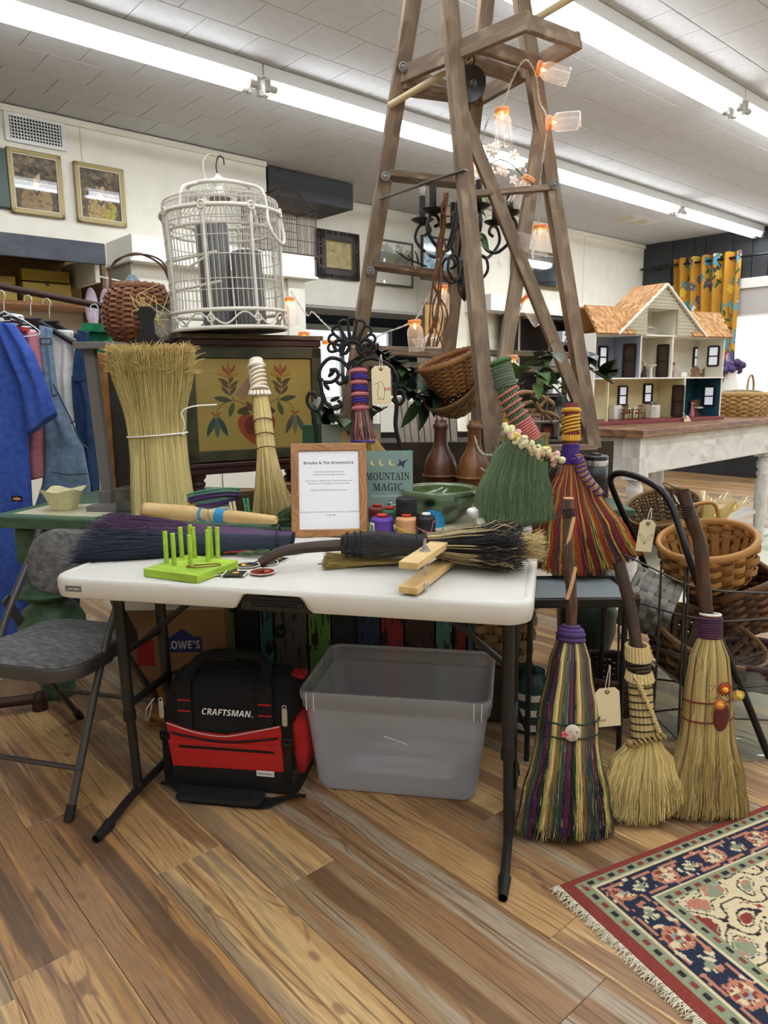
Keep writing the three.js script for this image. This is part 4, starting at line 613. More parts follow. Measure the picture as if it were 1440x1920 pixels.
{
  const p0 = G(765, 1060, TT + 0.075), p1 = G(862, 995, TT + 0.075), d = p1.clone().sub(p0), m = p0.clone().add(p1).multiplyScalar(0.5), ang = -Math.atan2(d.z, d.x), len = Math.hypot(d.x, d.z);
  const t = thing('broom_clamp', 'pale wooden sewing clamp with wing nuts, gripping the black broom', 'clamp', V(m.x, TT, m.z), ang);
  part('upper_slat', bx(len, 0.017, 0.047, 0, 0.074, 0, 0.002), paleWood, t); part('lower_slat', bx(len, 0.017, 0.047, 0, 0.0155, 0, 0.002), paleWood, t);
  for (const x of [-0.09, 0.055]) {
    const z = M(0xbfc1c3, { metalness: 0.85, roughness: 0.32 });
    part('bolt', [rod(V(x, 0.004, 0), V(x, 0.113, 0), 0.004, 0.004, 10), mv(new THREE.CylinderGeometry(0.014, 0.014, 0.002, 18), x, 0.0835, 0)], z, t, 'zinc bolt and washer');
    part('wing_nut', [mv(new THREE.CylinderGeometry(0.007, 0.009, 0.011, 12), x, 0.09, 0), ...[-1, 1].map((s) => ext([[0, 0], [0.017, 0.004], [0.021, 0.014], [0.016, 0.017], [0.006, 0.01]].map(([a, b]) => [a * s, b]), 0.003, 0.0006).rotateY(0.5).translate(x, 0.087, 0))], z, t, 'zinc wing nut');
  }
  part('eye_hook', mv(new THREE.TorusGeometry(0.01, 0.002, 6, 16), -len / 2 + 0.05, 0.016, 0.028), M(0xc5c7c8, { metalness: 0.8, roughness: 0.3 }), t);
}
{ // tan broom head underneath
  const b = G(605, 1060, TT), a = G(800, 1062, TT), t = thing('tan_broom', 'small tan broom head lying flat beneath the black broom', 'broom', V(b.x, TT, b.z)), L = loc(t), A = L(a).add(V(0, 0.012, -0.03)), B = L(b).add(V(0.0, 0.012, 0.0));
  part('bristles', broomHead({ a: A, b: B, X: V(0, 0, 1), n: 700, r: 0.0011, prof: [[0, 0.02, 0.006], [0.5, 0.035, 0.009], [1, 0.05, 0.011]], frizz: 0.006, col: P3(pal(0xb39a52, 0xc7b06a, 0xa08845)) }), strawMat, t, null, 'stuff'); part('cord', tube([B.clone().add(V(0.05, 0.01, 0.0)), B.clone().add(V(0.02, 0.0, 0.02)), B.clone().add(V(-0.01, 0, 0.035))], 0.0015, 12, 5), M(0x1c1712), t);
}
function standing(o) {                                                    // an upright broom: stick, binding, head
  const t = thing(o.name, o.label, 'broom', V(o.foot.x, o.base ?? 0, o.foot.z)), L = loc(t); return { t, L };
}
const barkTex = woodTex(128, 256, 0x3a2416, 0x6e4a2c, { k: 3, s: 5, wear: 0x9a7448, amt: 0.5 }), bark = new THREE.MeshStandardMaterial({ map: barkTex, roughness: 0.6 });
{ // purple broom
  const foot = G(1068, 1590, 0.0); foot.z -= 0.06;
  const { t, L } = standing({ name: 'purple_broom', label: 'upright broom with purple, green and gold stripes and a small face charm', foot });
  const zt = -foot.z + 0.10, B = V(0, 0.004, 0), A = L(Z(1070, 1195, zt)), T = L(Z(1066, 935, zt + 0.08)), ax = B.clone().sub(A), dir = ax.clone().normalize(), X = V(1, 0, 0), p = (k) => A.clone().addScaledVector(ax, k);
  part('stick', tube([A.clone().addScaledVector(ax, 0.05), A.clone().lerp(T, 0.3).add(V(0.004, 0, 0)), A.clone().lerp(T, 0.65).add(V(-0.004, 0, 0)), T], (k) => lerp(0.0165, 0.0145, k) * (1 + 0.05 * Math.sin(k * 30)), 40, 12), bark, t, 'bark-covered stick');
  part('stick_end', [mv(new THREE.CylinderGeometry(0.0147, 0.0147, 0.003, 14), T.x, T.y + 0.001, T.z)], M(0xb58d5c), t); part('carved_groove', tube([T.clone().lerp(A, 0.18).add(V(0.01, 0.02, 0.011)), T.clone().lerp(A, 0.26).add(V(-0.002, 0, 0.014)), T.clone().lerp(A, 0.34).add(V(-0.011, 0, 0.008))], 0.0055, 12, 6), M(0xc8a070), t, 'pale spiral cut'); part('carved_groove', tube([T.clone().lerp(A, 0.54).add(V(0.012, 0.02, 0.01)), T.clone().lerp(A, 0.62).add(V(0.0, 0, 0.0145)), T.clone().lerp(A, 0.72).add(V(-0.011, 0, 0.01))], 0.0055, 12, 6), M(0xc8a070), t, 'pale spiral cut'); part('thong', coil(T.clone().lerp(A, 0.07), T.clone().lerp(A, 0.14), 0.0165, 0.0023, 5, 12, 5), M(0x2b1a12), t);
  const cols = pal(0x3a2458, 0x667440, 0xd0b868, 0x7a2440, 0x4a4a66, 0xe0cc88, 0x281c40, 0x4f683a, 0x9a7048, 0x24402e);
  part('bristles', broomHead({ a: A, b: B, X, n: 2600, shell: 0.72, r: 0.0013, r2: 0.0011, seg: 9, prof: [[0, 0.034, 0.03], [0.12, 0.055, 0.045], [0.4, 0.082, 0.055], [0.55, 0.086, 0.05], [0.8, 0.115, 0.055], [1, 0.13, 0.06]], frizz: 0.006, frizzAt: 0.55, short: 0.92, col: (u, w, i) => { const s = Math.floor((Math.atan2(w, u) + 4) * 12.3); return cols[(s * 7 + (rnd() < 0.15 ? Math.floor(rnd() * 9) : 0)) % cols.length]; } }), strawMat, t, null, 'stuff');
  part('binding', [hoop(p(-0.055), dir, 0.021, 0.006), hoop(p(-0.035), dir, 0.028, 0.009), hoop(p(-0.018), dir, 0.031, 0.01)], M(0x4a2f66, { roughness: 0.8 }), t, 'purple bound collar'); part('lower_binding', [hoop(p(0.008), dir, 0.034, 0.0075)], M(0x4a2f66, { roughness: 0.8 }), t); part('braid', [hoop(p(-0.004), dir, 0.033, 0.006)], M(0x1d2a34, { roughness: 0.8 }), t, 'dark teal braid');
  for (const k of [0.40, 0.47]) { const pts = []; for (let i = 0; i < 30; i++) { const g = i / 30 * 6.283; pts.push(p(k).add(V(Math.cos(g) * 0.085, 0.002 * Math.sin(g * 9), Math.sin(g) * 0.057))); } part('stitching', tube(pts, 0.0024, 90, 5, true), M(0x16382a, { roughness: 0.8 }), t, 'dark green stitching'); }
  const c = p(0.435).add(V(-0.004, 0, 0.062)), fc = part('charm', [ball(1, 0, 0, 0, 20, 14).scale(0.0215, 0.024, 0.008).translate(c.x, c.y, c.z)], M(0xd8c9bb, { roughness: 0.5 }), t, 'pale clay moon face');
  part('charm_nose', [ball(1, 0, 0, 0, 8, 6).scale(0.003, 0.006, 0.004).translate(c.x + 0.003, c.y - 0.001, c.z + 0.008)], M(0xd8c9bb), fc); part('charm_eyes', [-0.006, 0.011].map((o) => ball(1, 0, 0, 0, 8, 6).scale(0.004, 0.0022, 0.002).translate(c.x + o, c.y + 0.006, c.z + 0.0068)), M(0x8d7a6c), fc, null, 'stuff'); part('charm_mouth', [ball(1, 0, 0, 0, 8, 6).scale(0.006, 0.0018, 0.002).translate(c.x + 0.002, c.y - 0.012, c.z + 0.0066)], M(0xa07a6c), fc); part('charm_flower', [...Array(5)].map((_, i) => ball(0.0045, c.x - 0.021 + Math.cos(i * 1.257) * 0.006, c.y - 0.002 + Math.sin(i * 1.257) * 0.006, c.z + 0.004, 8, 6)), M(0xd66a78), fc, 'tiny pink flower', 'stuff');
}
{ // natural fan broom
  const foot = G(1210, 1574, 0); foot.z -= 0.07; const { t, L } = standing({ name: 'fan_broom', label: 'natural fan-shaped cobweb broom with a plaited handle and black bands', foot });
  const zt = -foot.z, C = L(Z(1207, 1388, zt + 0.06)), A = L(Z(1196, 1225, zt + 0.12)), T = L(Z(1160, 1055, zt + 0.22)), B = V(0, 0.004, 0), ax = B.clone().sub(C), X = V(1, 0, 0.05).normalize();
  part('stick', tube([A.clone().lerp(T, -0.3), A, A.clone().lerp(T, 0.5).add(V(0.006, 0, 0)), T], (k) => lerp(0.017, 0.019, k), 30, 10), new THREE.MeshStandardMaterial({ map: woodTex(128, 128, 0x2e1d12, 0x4a3020, { k: 4 }), roughness: 0.65 }), t, 'dark brown forked stick');
  { const q = A.clone().lerp(T, 0.55); part('stub', rod(q, q.clone().add(V(0.028, 0.03, 0.012)), 0.01, 0.007, 8), bark, t); }
  part('bristles', broomHead({ a: C, b: B, X, n: 2100, r: 0.0012, r2: 0.0008, seg: 7, shell: 0.5, short: 0.9, len: (u) => 1 - 0.28 * u * u, prof: [[0, 0.045, 0.026], [0.25, 0.09, 0.03], [0.7, 0.125, 0.034], [1, 0.142, 0.038]], frizz: 0.005, frizzAt: 0.4, col: P3(natural) }), strawMat, t, null, 'stuff');
  const st = M(0xc9b27a, { roughness: 0.75 }), blk = M(0x17130f), d = C.clone().sub(A).normalize(), p = (k) => A.clone().lerp(C, k);
  const rods = []; for (let i = 0; i < 16; i++) { const g = i / 16 * 6.283, q = (k, r) => p(k).add(V(Math.cos(g) * r, 0, Math.sin(g) * r * 0.8)); rods.push(rod(q(0.22, 0.027), q(1.02, 0.029), 0.0062, 0.0062, 6)); } part('handle_straws', rods, st, t, 'straws bound round the stick');
  for (const [k, r] of [[-0.1, 0.03], [-0.02, 0.032]]) part('collar', [...Array(22)].map((_, i) => { const g = i / 22 * 6.283, q = p(k).add(V(Math.cos(g) * r, 0, Math.sin(g) * r)); return rod(q, q.clone().addScaledVector(d, 0.024), 0.0052, 0.0052, 6); }), st, t, 'cut straw collar'); part('collar', [...Array(22)].map((_, i) => { const g = i / 22 * 6.283, q = p(0.2).add(V(Math.cos(g) * 0.031, 0, Math.sin(g) * 0.031)); return rod(q, q.clone().addScaledVector(d, 0.026).add(V(Math.cos(g) * 0.006, 0, Math.sin(g) * 0.006)), 0.0054, 0.0054, 6); }), st, t, 'cut straw collar');
  part('braid', [0, 1, 2].map((i) => coil(p(0.07 + i * 0.01), p(0.19 + i * 0.005), 0.03, 0.0042, 2 + i * 0.3, 12, 5)), M(0x3a2f20), t, 'dark and light plaited band');
  for (let i = 0; i < 9; i++) part('band', hoop(p(0.3 + i * 0.082), d, 0.0345, 0.0021, 22, 5), blk, t, 'thin black band');
  const plait = []; for (let s = 0; s < 3; s++) { const pts = []; for (let i = 0; i <= 24; i++) { const k = i / 24, q = p(0.22 + k * 0.72), sx = lerp(-0.02, 0.045, k); pts.push(q.add(V(sx + 0.0045 * Math.sin(k * 40 + s * 2.09), 0, 0.031 + 0.006 * Math.cos(k * 40 + s * 2.09) - 0.02 * k * k))); } plait.push(tube(pts, 0.0055, 70, 5)); } part('plait', plait, st, t, 'plaited straw cord'); part('stitching', coil(C.clone().add(V(-0.05, 0.0, 0.03)), C.clone().add(V(0.05, 0.03, 0.03)), 0.007, 0.004, 8, 10, 5), M(0x9c8450), t); part('bead', ball(0.0115, C.x - 0.052, C.y + 0.008, C.z + 0.032), M(0x8d7348), t, 'round wooden bead');
}
{ // flower broom
  const foot = G(1336, 1545, 0); foot.z -= 0.05; const { t, L } = standing({ name: 'flower_broom', label: 'natural upright broom decorated with dried orange flowers and a red leaf', foot });
  const zt = -foot.z, B = V(0, 0.004, 0), A = L(Z(1331, 1195, zt + 0.08)), T = L(Z(1279, 920, zt + 0.16)), ax = B.clone().sub(A), dir = ax.clone().normalize(), p = (k) => A.clone().addScaledVector(ax, k);
  part('stick', tube([A, A.clone().lerp(T, 0.3).add(V(0.008, 0, 0)), A.clone().lerp(T, 0.62).add(V(0.022, 0, 0)), A.clone().lerp(T, 0.8).add(V(0.012, 0, 0)), T], (k) => 0.019 + 0.0012 * Math.sin(k * 26), 40, 12), new THREE.MeshStandardMaterial({ map: woodTex(128, 256, 0x2e1b11, 0x5c3a20, { k: 3, s: 11 }), roughness: 0.55 }), t, 'smooth dark brown stick'); part('thong', coil(T.clone().lerp(A, 0.1), T.clone().lerp(A, 0.18), 0.0205, 0.0022, 5, 12, 5), M(0x24140e), t); part('hanging_loop', tube([T.clone().add(V(0, -0.015, 0.01)), T.clone().add(V(-0.05, 0.012, 0.01)), T.clone().add(V(-0.055, 0.024, 0)), T.clone().add(V(0, 0.0, -0.01))], 0.0016, 20, 5), M(0x3a342e), t);
  const cols = pal(0xc9b06a, 0xb89c55, 0xd9c588, 0xc3aa68, 0x6e2a26, 0xcdb878, 0x2e2620, 0xbfa660, 0xd0bb7c);
  part('bristles', broomHead({ a: A, b: B, X: V(1, 0, 0), n: 2200, r: 0.0013, r2: 0.001, seg: 9, shell: 0.72, prof: [[0, 0.03, 0.028], [0.15, 0.058, 0.045], [0.4, 0.068, 0.05], [0.55, 0.074, 0.05], [0.8, 0.105, 0.055], [1, 0.118, 0.06]], frizz: 0.006, frizzAt: 0.5, col: (u, w) => { const s = Math.floor((Math.atan2(w, u) + 4) * 8.1); return cols[(s * 5 + (rnd() < 0.3 ? Math.floor(rnd() * 9) : 0)) % cols.length]; }, tip: lin(0xb59a60) }), strawMat, t, null, 'stuff');
  part('binding', [coil(p(-0.115), p(0.0), 0.028, 0.006, 8, 18, 6)], new THREE.MeshStandardMaterial({ map: dtex(64, 64, (u, v) => mix3([46, 28, 66], [96, 34, 46], sstep(0, 0.4, noise(u * 30, v * 6, 3)))), roughness: 0.8 }), t, 'purple and red bound collar'); part('collar_edge', [hoop(p(-0.13), dir, 0.026, 0.0045)], M(0xd9d2c4), t, 'white edge');
  for (const k of [0.33, 0.44]) { const pts = []; for (let i = 0; i < 26; i++) { const g = i / 26 * 6.283; pts.push(p(k).add(V(Math.cos(g) * 0.071, 0.006 * Math.cos(g), Math.sin(g) * 0.053))); } part('stitching', tube(pts, 0.0024, 80, 5, true), M(0x6a1a1e), t, 'dark red stitching'); }
  const leaf = p(0.40).add(V(0.012, 0, 0.058)); part('leaf', ball(1, 0, 0, 0, 14, 10).scale(0.022, 0.045, 0.004).translate(leaf.x, leaf.y, leaf.z), M(0x5c1a18, { roughness: 0.5 }), t, 'dark red dried leaf');
  const fl = (px0, py, r, c1, c2, lb) => { const px = px0 - 24, q = L(Z(px, py, zt)).setZ(0.078), f = part('flower', [ball(r * 0.36, q.x, q.y, q.z + r * 0.25)], M(c2, { roughness: 0.7 }), t, lb); const pt = [[], []]; for (let k = 0; k < 3; k++) for (let i = 0; i < 14; i++) { const g = i / 14 * 6.283 + k * 0.22, R = r * (1 - k * 0.22), up = 0.25 + k * 0.45; pt[k ? 1 : 0].push(mv(ball(1, 0, 0, 0, 6, 4).scale(R * 0.5, R * 0.16, R * 0.07), 0, 0, 0, 0, -up, g).translate(q.x + Math.cos(g) * R * 0.55, q.y + Math.sin(g) * R * 0.55, q.z + r * 0.12 * k)); } part('outer_petals', pt[0], M(c1, { roughness: 0.6 }), f, null, 'stuff'); part('inner_petals', pt[1], M(c2 === 0xe8b03a ? 0xc8541e : c2, { roughness: 0.6 }), f, null, 'stuff'); };
  fl(1358, 1270, 0.021, 0x7a2014, 0xe8b03a, 'dark red and gold strawflower'); fl(1350, 1298, 0.018, 0xa8501c, 0xe8a040, 'orange strawflower'); fl(1384, 1282, 0.016, 0xd9b040, 0xe0c060, 'yellow strawflower');
  part('moss', [...Array(26)].map(() => { const q = L(Z(rr(1313, 1363), rr(1262, 1300), zt)).setZ(rr(0.05, 0.075)); return rod(q, q.clone().add(V(rr(-0.02, 0.02), rr(-0.015, 0.02), rr(0, 0.015))), 0.0012, 0.0006, 4); }), M(0x5e5a38), t, 'dry sprigs', 'stuff');
}
{ // rainbow turkey wing
  const foot = G(1108, 1080, 0.56); const { t, L } = standing({ name: 'rainbow_broom', label: 'large multicoloured fan broom with yellow and purple bound handle', foot, base: 0.56 });
  const z = -foot.z, C = L(Z(1070, 868, z + 0.04)), B = V(-0.005, 0.004, 0), T = L(Z(1071, 757, z + 0.08)), ax = B.clone().sub(C), X = V(1, 0.0, 0.1).normalize();
  const cols = pal(0x8a1820, 0xb5541c, 0xd0a038, 0x52703a, 0x9c2030, 0x702c18, 0xd8b458, 0x3a5a40, 0x9a2a38, 0xc0601c, 0x701a40);
  const fan = (u) => 1 - 0.16 * u * u - 0.05 * u;
  part('bristles', broomHead({ a: C, b: B, X, n: 3000, r: 0.0013, r2: 0.001, seg: 8, shell: 0.45, short: 0.93, len: fan, bend: (tt, u) => V(-0.028 * Math.sin(tt * 1.6) * (1 - 0.3 * u) + 0.045 * tt * u * u * (u > 0 ? 1 : 0.2), 0, 0), prof: [[0, 0.03, 0.024], [0.25, 0.078, 0.03], [0.6, 0.145, 0.036], [1, 0.208, 0.045]], frizz: 0.005, frizzAt: 0.5, col: (u, w) => { const s = Math.floor((u + 1.2) * 22 + w * 0.8); return cols[(s * 3 + (rnd() < 0.2 ? Math.floor(rnd() * 11) : 0)) % cols.length]; } }), strawMat, t, null, 'stuff');
  const yel = M(0xc9962c, { roughness: 0.75 }), pur = M(0x43237a, { roughness: 0.75 }), d = C.clone().sub(T).normalize(), p = (k) => T.clone().lerp(C, k);
  part('handle_core', [rod(T, C, 0.0245, 0.028, 18)], M(0x6a2a22), t, 'striped straw end'); part('upper_binding', [hoop(p(0.12), d, 0.0265, 0.0085, 24, 6)], yel, t, 'yellow bound ring');
  for (let i = 0; i < 3; i++) { const g = coil(p(0.2), p(0.5), 0.0275, 0.0046, 1.7, 14, 6), m = p(0.35), q = new THREE.Quaternion().setFromAxisAngle(d, i * 2.094); part('braid', g.translate(-m.x, -m.y, -m.z).applyQuaternion(q).translate(m.x, m.y, m.z), yel, t, 'yellow spiral braid'); }
  part('lower_binding', [...Array(20)].map((_, i) => { const g = i / 20 * 6.283, q = p(0.52).add(V(Math.cos(g) * 0.0275, 0, Math.sin(g) * 0.0275)); return rod(q, q.clone().addScaledVector(d, 0.02), 0.005, 0.005, 6); }), yel, t, 'yellow bound ring'); part('purple_wrap', [coil(p(0.7), p(1.03), 0.028, 0.0028, 14, 16, 5)], pur, t, 'purple thread wrap');
  const side = curve([p(1.0).add(V(0.008, 0, 0.016)), L(Z(1083, 862, z + 0.02)), L(Z(1095, 890, z + 0.0)), L(Z(1125, 925, z - 0.03))].map((q) => q.add(V(0, 0, 0.014)))), cross = [], sl = [];
  for (let i = 0; i <= 12; i++) { const q = side.getPoint(i / 12), tg = side.getTangent(i / 12), n = V(-tg.y, tg.x, 0).normalize(), w = lerp(0.026, 0.012, i / 12); cross.push(tube([q.clone().addScaledVector(n, -w).add(V(0, 0, -0.012)), q.clone().addScaledVector(n, -w * 0.6).add(V(0, 0, 0.004)), q.clone().addScaledVector(n, w * 0.6).add(V(0, 0, 0.004)), q.clone().addScaledVector(n, w).add(V(0, 0, -0.012))], 0.0032, 12, 5)); }
  for (let k = -3; k <= 3; k++) { const pts = []; for (let i = 0; i <= 10; i++) { const q = side.getPoint(i / 10), tg = side.getTangent(i / 10), n = V(-tg.y, tg.x, 0).normalize(); pts.push(q.addScaledVector(n, k / 3.4 * lerp(0.025, 0.012, i / 10)).add(V(0, 0, 0.002 - 0.0012 * k * k))); } sl.push(tube(pts, 0.0026, 24, 5)); }
  part('woven_shoulder', cross, pur, t, 'purple woven shoulder'); part('shoulder_straws', sl, M(0xb08458), t, 'tan straws under the weaving');
}
{ // green broom with dried flowers
  const foot = G(962, 992, GT); const { t, L } = standing({ name: 'green_broom', label: 'green dyed fan broom with a dried flower garland and pink banded handle', foot, base: GT });
  const z = -foot.z + 0.02, C = L(Z(985, 812, z + 0.05)), B = V(0.004, 0.003, 0.0), T = L(Z(938, 678, z + 0.09)), ax = B.clone().sub(C), X = V(1, -0.05, 0.08).normalize();
  part('bristles', broomHead({ a: C, b: B, X, n: 2600, r: 0.0012, r2: 0.0008, seg: 8, shell: 0.5, short: 0.92, len: (u) => 1 - 0.12 * u * u, bend: (tt, u) => V(-0.02 * Math.sin(tt * 3.1) + 0.012 * Math.sin(tt * 3) * sstep(-0.3, 0.8, u), 0, 0), prof: [[0, 0.05, 0.03], [0.25, 0.085, 0.036], [0.7, 0.118, 0.04], [1, 0.13, 0.045]], frizz: 0.006, frizzAt: 0.45, col: P3(pal(0x40583a, 0x4f6a48, 0x35482f, 0x5d7752, 0x6a8058)), tip: lin(0x6f8458) }), strawMat, t, null, 'stuff');
  const d = C.clone().sub(T).normalize(), p = (k) => T.clone().lerp(C, k).add(V(-0.012 * Math.sin(k * 3.14), 0, 0)), gs = M(0x4a6a42, { roughness: 0.7 }), pk = M(0xb5655e, { roughness: 0.7 }), gr = M(0x5f6a55, { roughness: 0.8 });
  const st = []; for (let i = 0; i < 18; i++) { const g = i / 18 * 6.283; const pts = []; for (let k = 0; k <= 6; k++) { const r = 0.026 + 0.004 * k / 6; pts.push(p(k / 6).add(V(Math.cos(g) * r, 0, Math.sin(g) * r))); } st.push(tube(pts, 0.0048, 16, 5)); } part('handle_straws', st, gs, t, 'green straws of the handle'); part('collar', [hoop(p(0.0), d, 0.031, 0.008, 24, 6)], gs, t);
  part('knotted_wrap', [coil(p(0.08), p(0.36), 0.033, 0.003, 12, 18, 5), coil(p(0.36), p(0.08), 0.035, 0.002, 7, 18, 5)], gr, t, 'grey green knotted wrap');
  for (let i = 0; i < 5; i++) part('band', [hoop(p(0.43 + i * 0.088), d.clone().add(V(0.25, 0.1, 0)), 0.035, 0.0046, 24, 5)], pk, t, 'dusty pink ribbon'); part('pink_wrap', [coil(p(0.84), C.clone().add(V(0.02, -0.03, 0)), 0.037, 0.0045, 9, 18, 5)], pk, t, 'dusty pink wrapped shoulder');
  const gar = curve([L(Z(944, 806, z)), L(Z(962, 815, z)), L(Z(990, 838, z)), L(Z(1020, 850, z)), L(Z(1042, 868, z))].map((q) => q.setZ(0.045)));
  const sets = [[0xd8cfa0, 34, 0.0115, 'cream dried flowers'], [0xd9a7a0, 18, 0.010, 'blush dried buds'], [0xd9b53a, 5, 0.012, 'yellow billy buttons'], [0x6a4a9a, 4, 0.007, 'purple statice']];
  for (const [c, n, r, lb] of sets) part('dried_flower', [...Array(n)].map(() => { const k = rnd(), q = gar.getPoint(k); return ball(1, 0, 0, 0, 8, 6).scale(r * rr(0.7, 1.2), r * rr(0.7, 1.3), r).translate(q.x + rr(-0.012, 0.012), q.y + rr(-0.018, 0.018), q.z + rr(-0.004, 0.014)); }), M(c, { roughness: 0.8 }), t, lb, 'stuff');
  part('bunny_tails', [...Array(9)].map((_, i) => { const q = gar.getPoint(0.3 + i * 0.055); return mv(ball(1, 0, 0, 0, 10, 8).scale(0.0075, 0.017, 0.0075), 0, 0, 0, 0, 0, rr(0.2, 1.2)).translate(q.x + rr(-0.012, 0.012), q.y + rr(-0.012, 0.012), q.z + rr(0.006, 0.02)); }), M(0xcfb893, { roughness: 0.9 }), t, 'fluffy tan seed heads', 'stuff'); part('foliage', straws([...Array(420)].map(() => { const q = gar.getPoint(rnd()).add(V(rr(-0.015, 0.015), rr(-0.02, 0.015), rr(-0.012, 0.01))), e = V(rr(-0.02, 0.02), rr(-0.022, 0.016), rr(-0.004, 0.014)); return { p: [q, q.clone().addScaledVector(e, 0.5), q.clone().add(e)], r: 0.0016, r2: 0.0008, c: pick(pal(0x2e3a26, 0x5a6250, 0x8f9a8c, 0x3f4a30)) }; })), strawMat, t, 'dry grey green sprigs', 'stuff');
}
{ // purple and pink hand broom by the iron stand
  const a = Z(672, 690, 2.62), c = Z(676, 768, 2.6), b = Z(690, 865, 2.56), t = thing('hawk_tail_broom', 'small broom with pink and purple bound handle against the black iron stand', 'broom', V(b.x, GT, b.z)), L = loc(t), A = L(a), C = L(c), B = L(b), d = C.clone().sub(A).normalize(), p = (k) => A.clone().lerp(C, k);
  const cols = pal(0x6a2430, 0x8f3a44, 0x2a2030, 0xb98a6a, 0x5a2030, 0xd0b090, 0x3a2038);
  part('bristles', broomHead({ a: p(0.9), b: L(Z(682, 832, 2.58)), X: V(1, 0, 0), n: 420, r: 0.0016, r2: 0.0014, prof: [[0, 0.026, 0.02], [1, 0.042, 0.026]], frizz: 0.002, col: P3(cols) }), strawMat, t, 'dark red dyed upper straws', 'stuff'); part('straw_skirt', broomHead({ a: L(Z(684, 822, 2.58)), b: B.clone().setY(0.005), X: V(1, -0.12, 0.0).normalize(), n: 1100, r: 0.0012, prof: [[0, 0.04, 0.02], [0.25, 0.095, 0.022], [1, 0.105, 0.024]], len: (u) => 1, bend: (k, u) => V(0.02 * k, 0, 0), frizz: 0.003, col: P3(pal(0xb08a44, 0x9a7838, 0xc29e58)) }), strawMat, t, 'tan trimmed straw', 'stuff');
  const pk = M(0xb76a72, { roughness: 0.75 }), pu = M(0x3f2a8a, { roughness: 0.7 }); part('handle_core', rod(A, p(1.05), 0.023, 0.025, 16), M(0x8a3a44), t); [0.08, 0.36, 0.64, 0.97].forEach((k) => part('pink_binding', hoop(p(k), d, 0.025, 0.0075, 22, 6), pk, t, 'pink bound ring')); [0.15, 0.43, 0.72].forEach((k) => part('purple_binding', [coil(p(k), p(k + 0.13), 0.027, 0.0028, 2.2, 16, 5), coil(p(k + 0.13), p(k), 0.0275, 0.0026, 2.1, 16, 5)], pu, t, 'purple crossed thread')); part('blue_stitch', hoop(L(Z(681, 826, 2.58)), V(0.05, 1, 0), 0.043, 0.0035, 24, 5).scale(1, 1, 1), pu, t);
}
priceTag(Z(714, 686, 2.56), 0.066, 0.13, 'manila price tag with a bird sketch marked $48, hung on the black iron stand', (g, w, h) => { g.strokeStyle = '#4a4038'; g.lineWidth = 3; g.beginPath(); g.moveTo(12, 108); g.lineTo(40, 100); g.bezierCurveTo(50, 84, 74, 88, 74, 108); g.bezierCurveTo(92, 140, 84, 200, 78, 224); g.moveTo(40, 104); g.bezierCurveTo(52, 116, 34, 150, 36, 190); g.bezierCurveTo(36, 214, 60, 230, 78, 224); g.moveTo(30, 232); g.lineTo(56, 222); g.moveTo(64, 236); g.lineTo(80, 224); g.stroke(); g.fillStyle = '#b0232e'; g.font = 'italic bold 38px serif'; g.fillText('$48', 78, 160, 48); }, 0.02, 0.05);
priceTag(Z(1138, 1290, 1.86), 0.066, 0.112, 'plain manila price tag marked $40 beside the purple striped broom', (g, w, h) => { g.fillStyle = '#a02a4a'; g.font = 'italic bold 24px serif'; g.fillText('$40', 8, 222); g.font = '16px serif'; g.fillText('c', 22, 244); }, 0.09, 0, V(0.006, 0.075, 0.02));
priceTag(Z(1216, 975, 2.2), 0.052, 0.1, 'manila price tag with a leaf sketch between the rainbow broom and the baskets', (g, w, h) => { g.strokeStyle = '#3a4a38'; g.lineWidth = 3; for (const s of [-1, 1]) { g.beginPath(); g.moveTo(60, 200); g.bezierCurveTo(60 + s * 20, 150, 64 + s * 60, 130, 64 + s * 54, 96); g.bezierCurveTo(60 + s * 20, 110, 60, 150, 60, 200); g.stroke(); } }, -0.12, 0.1);
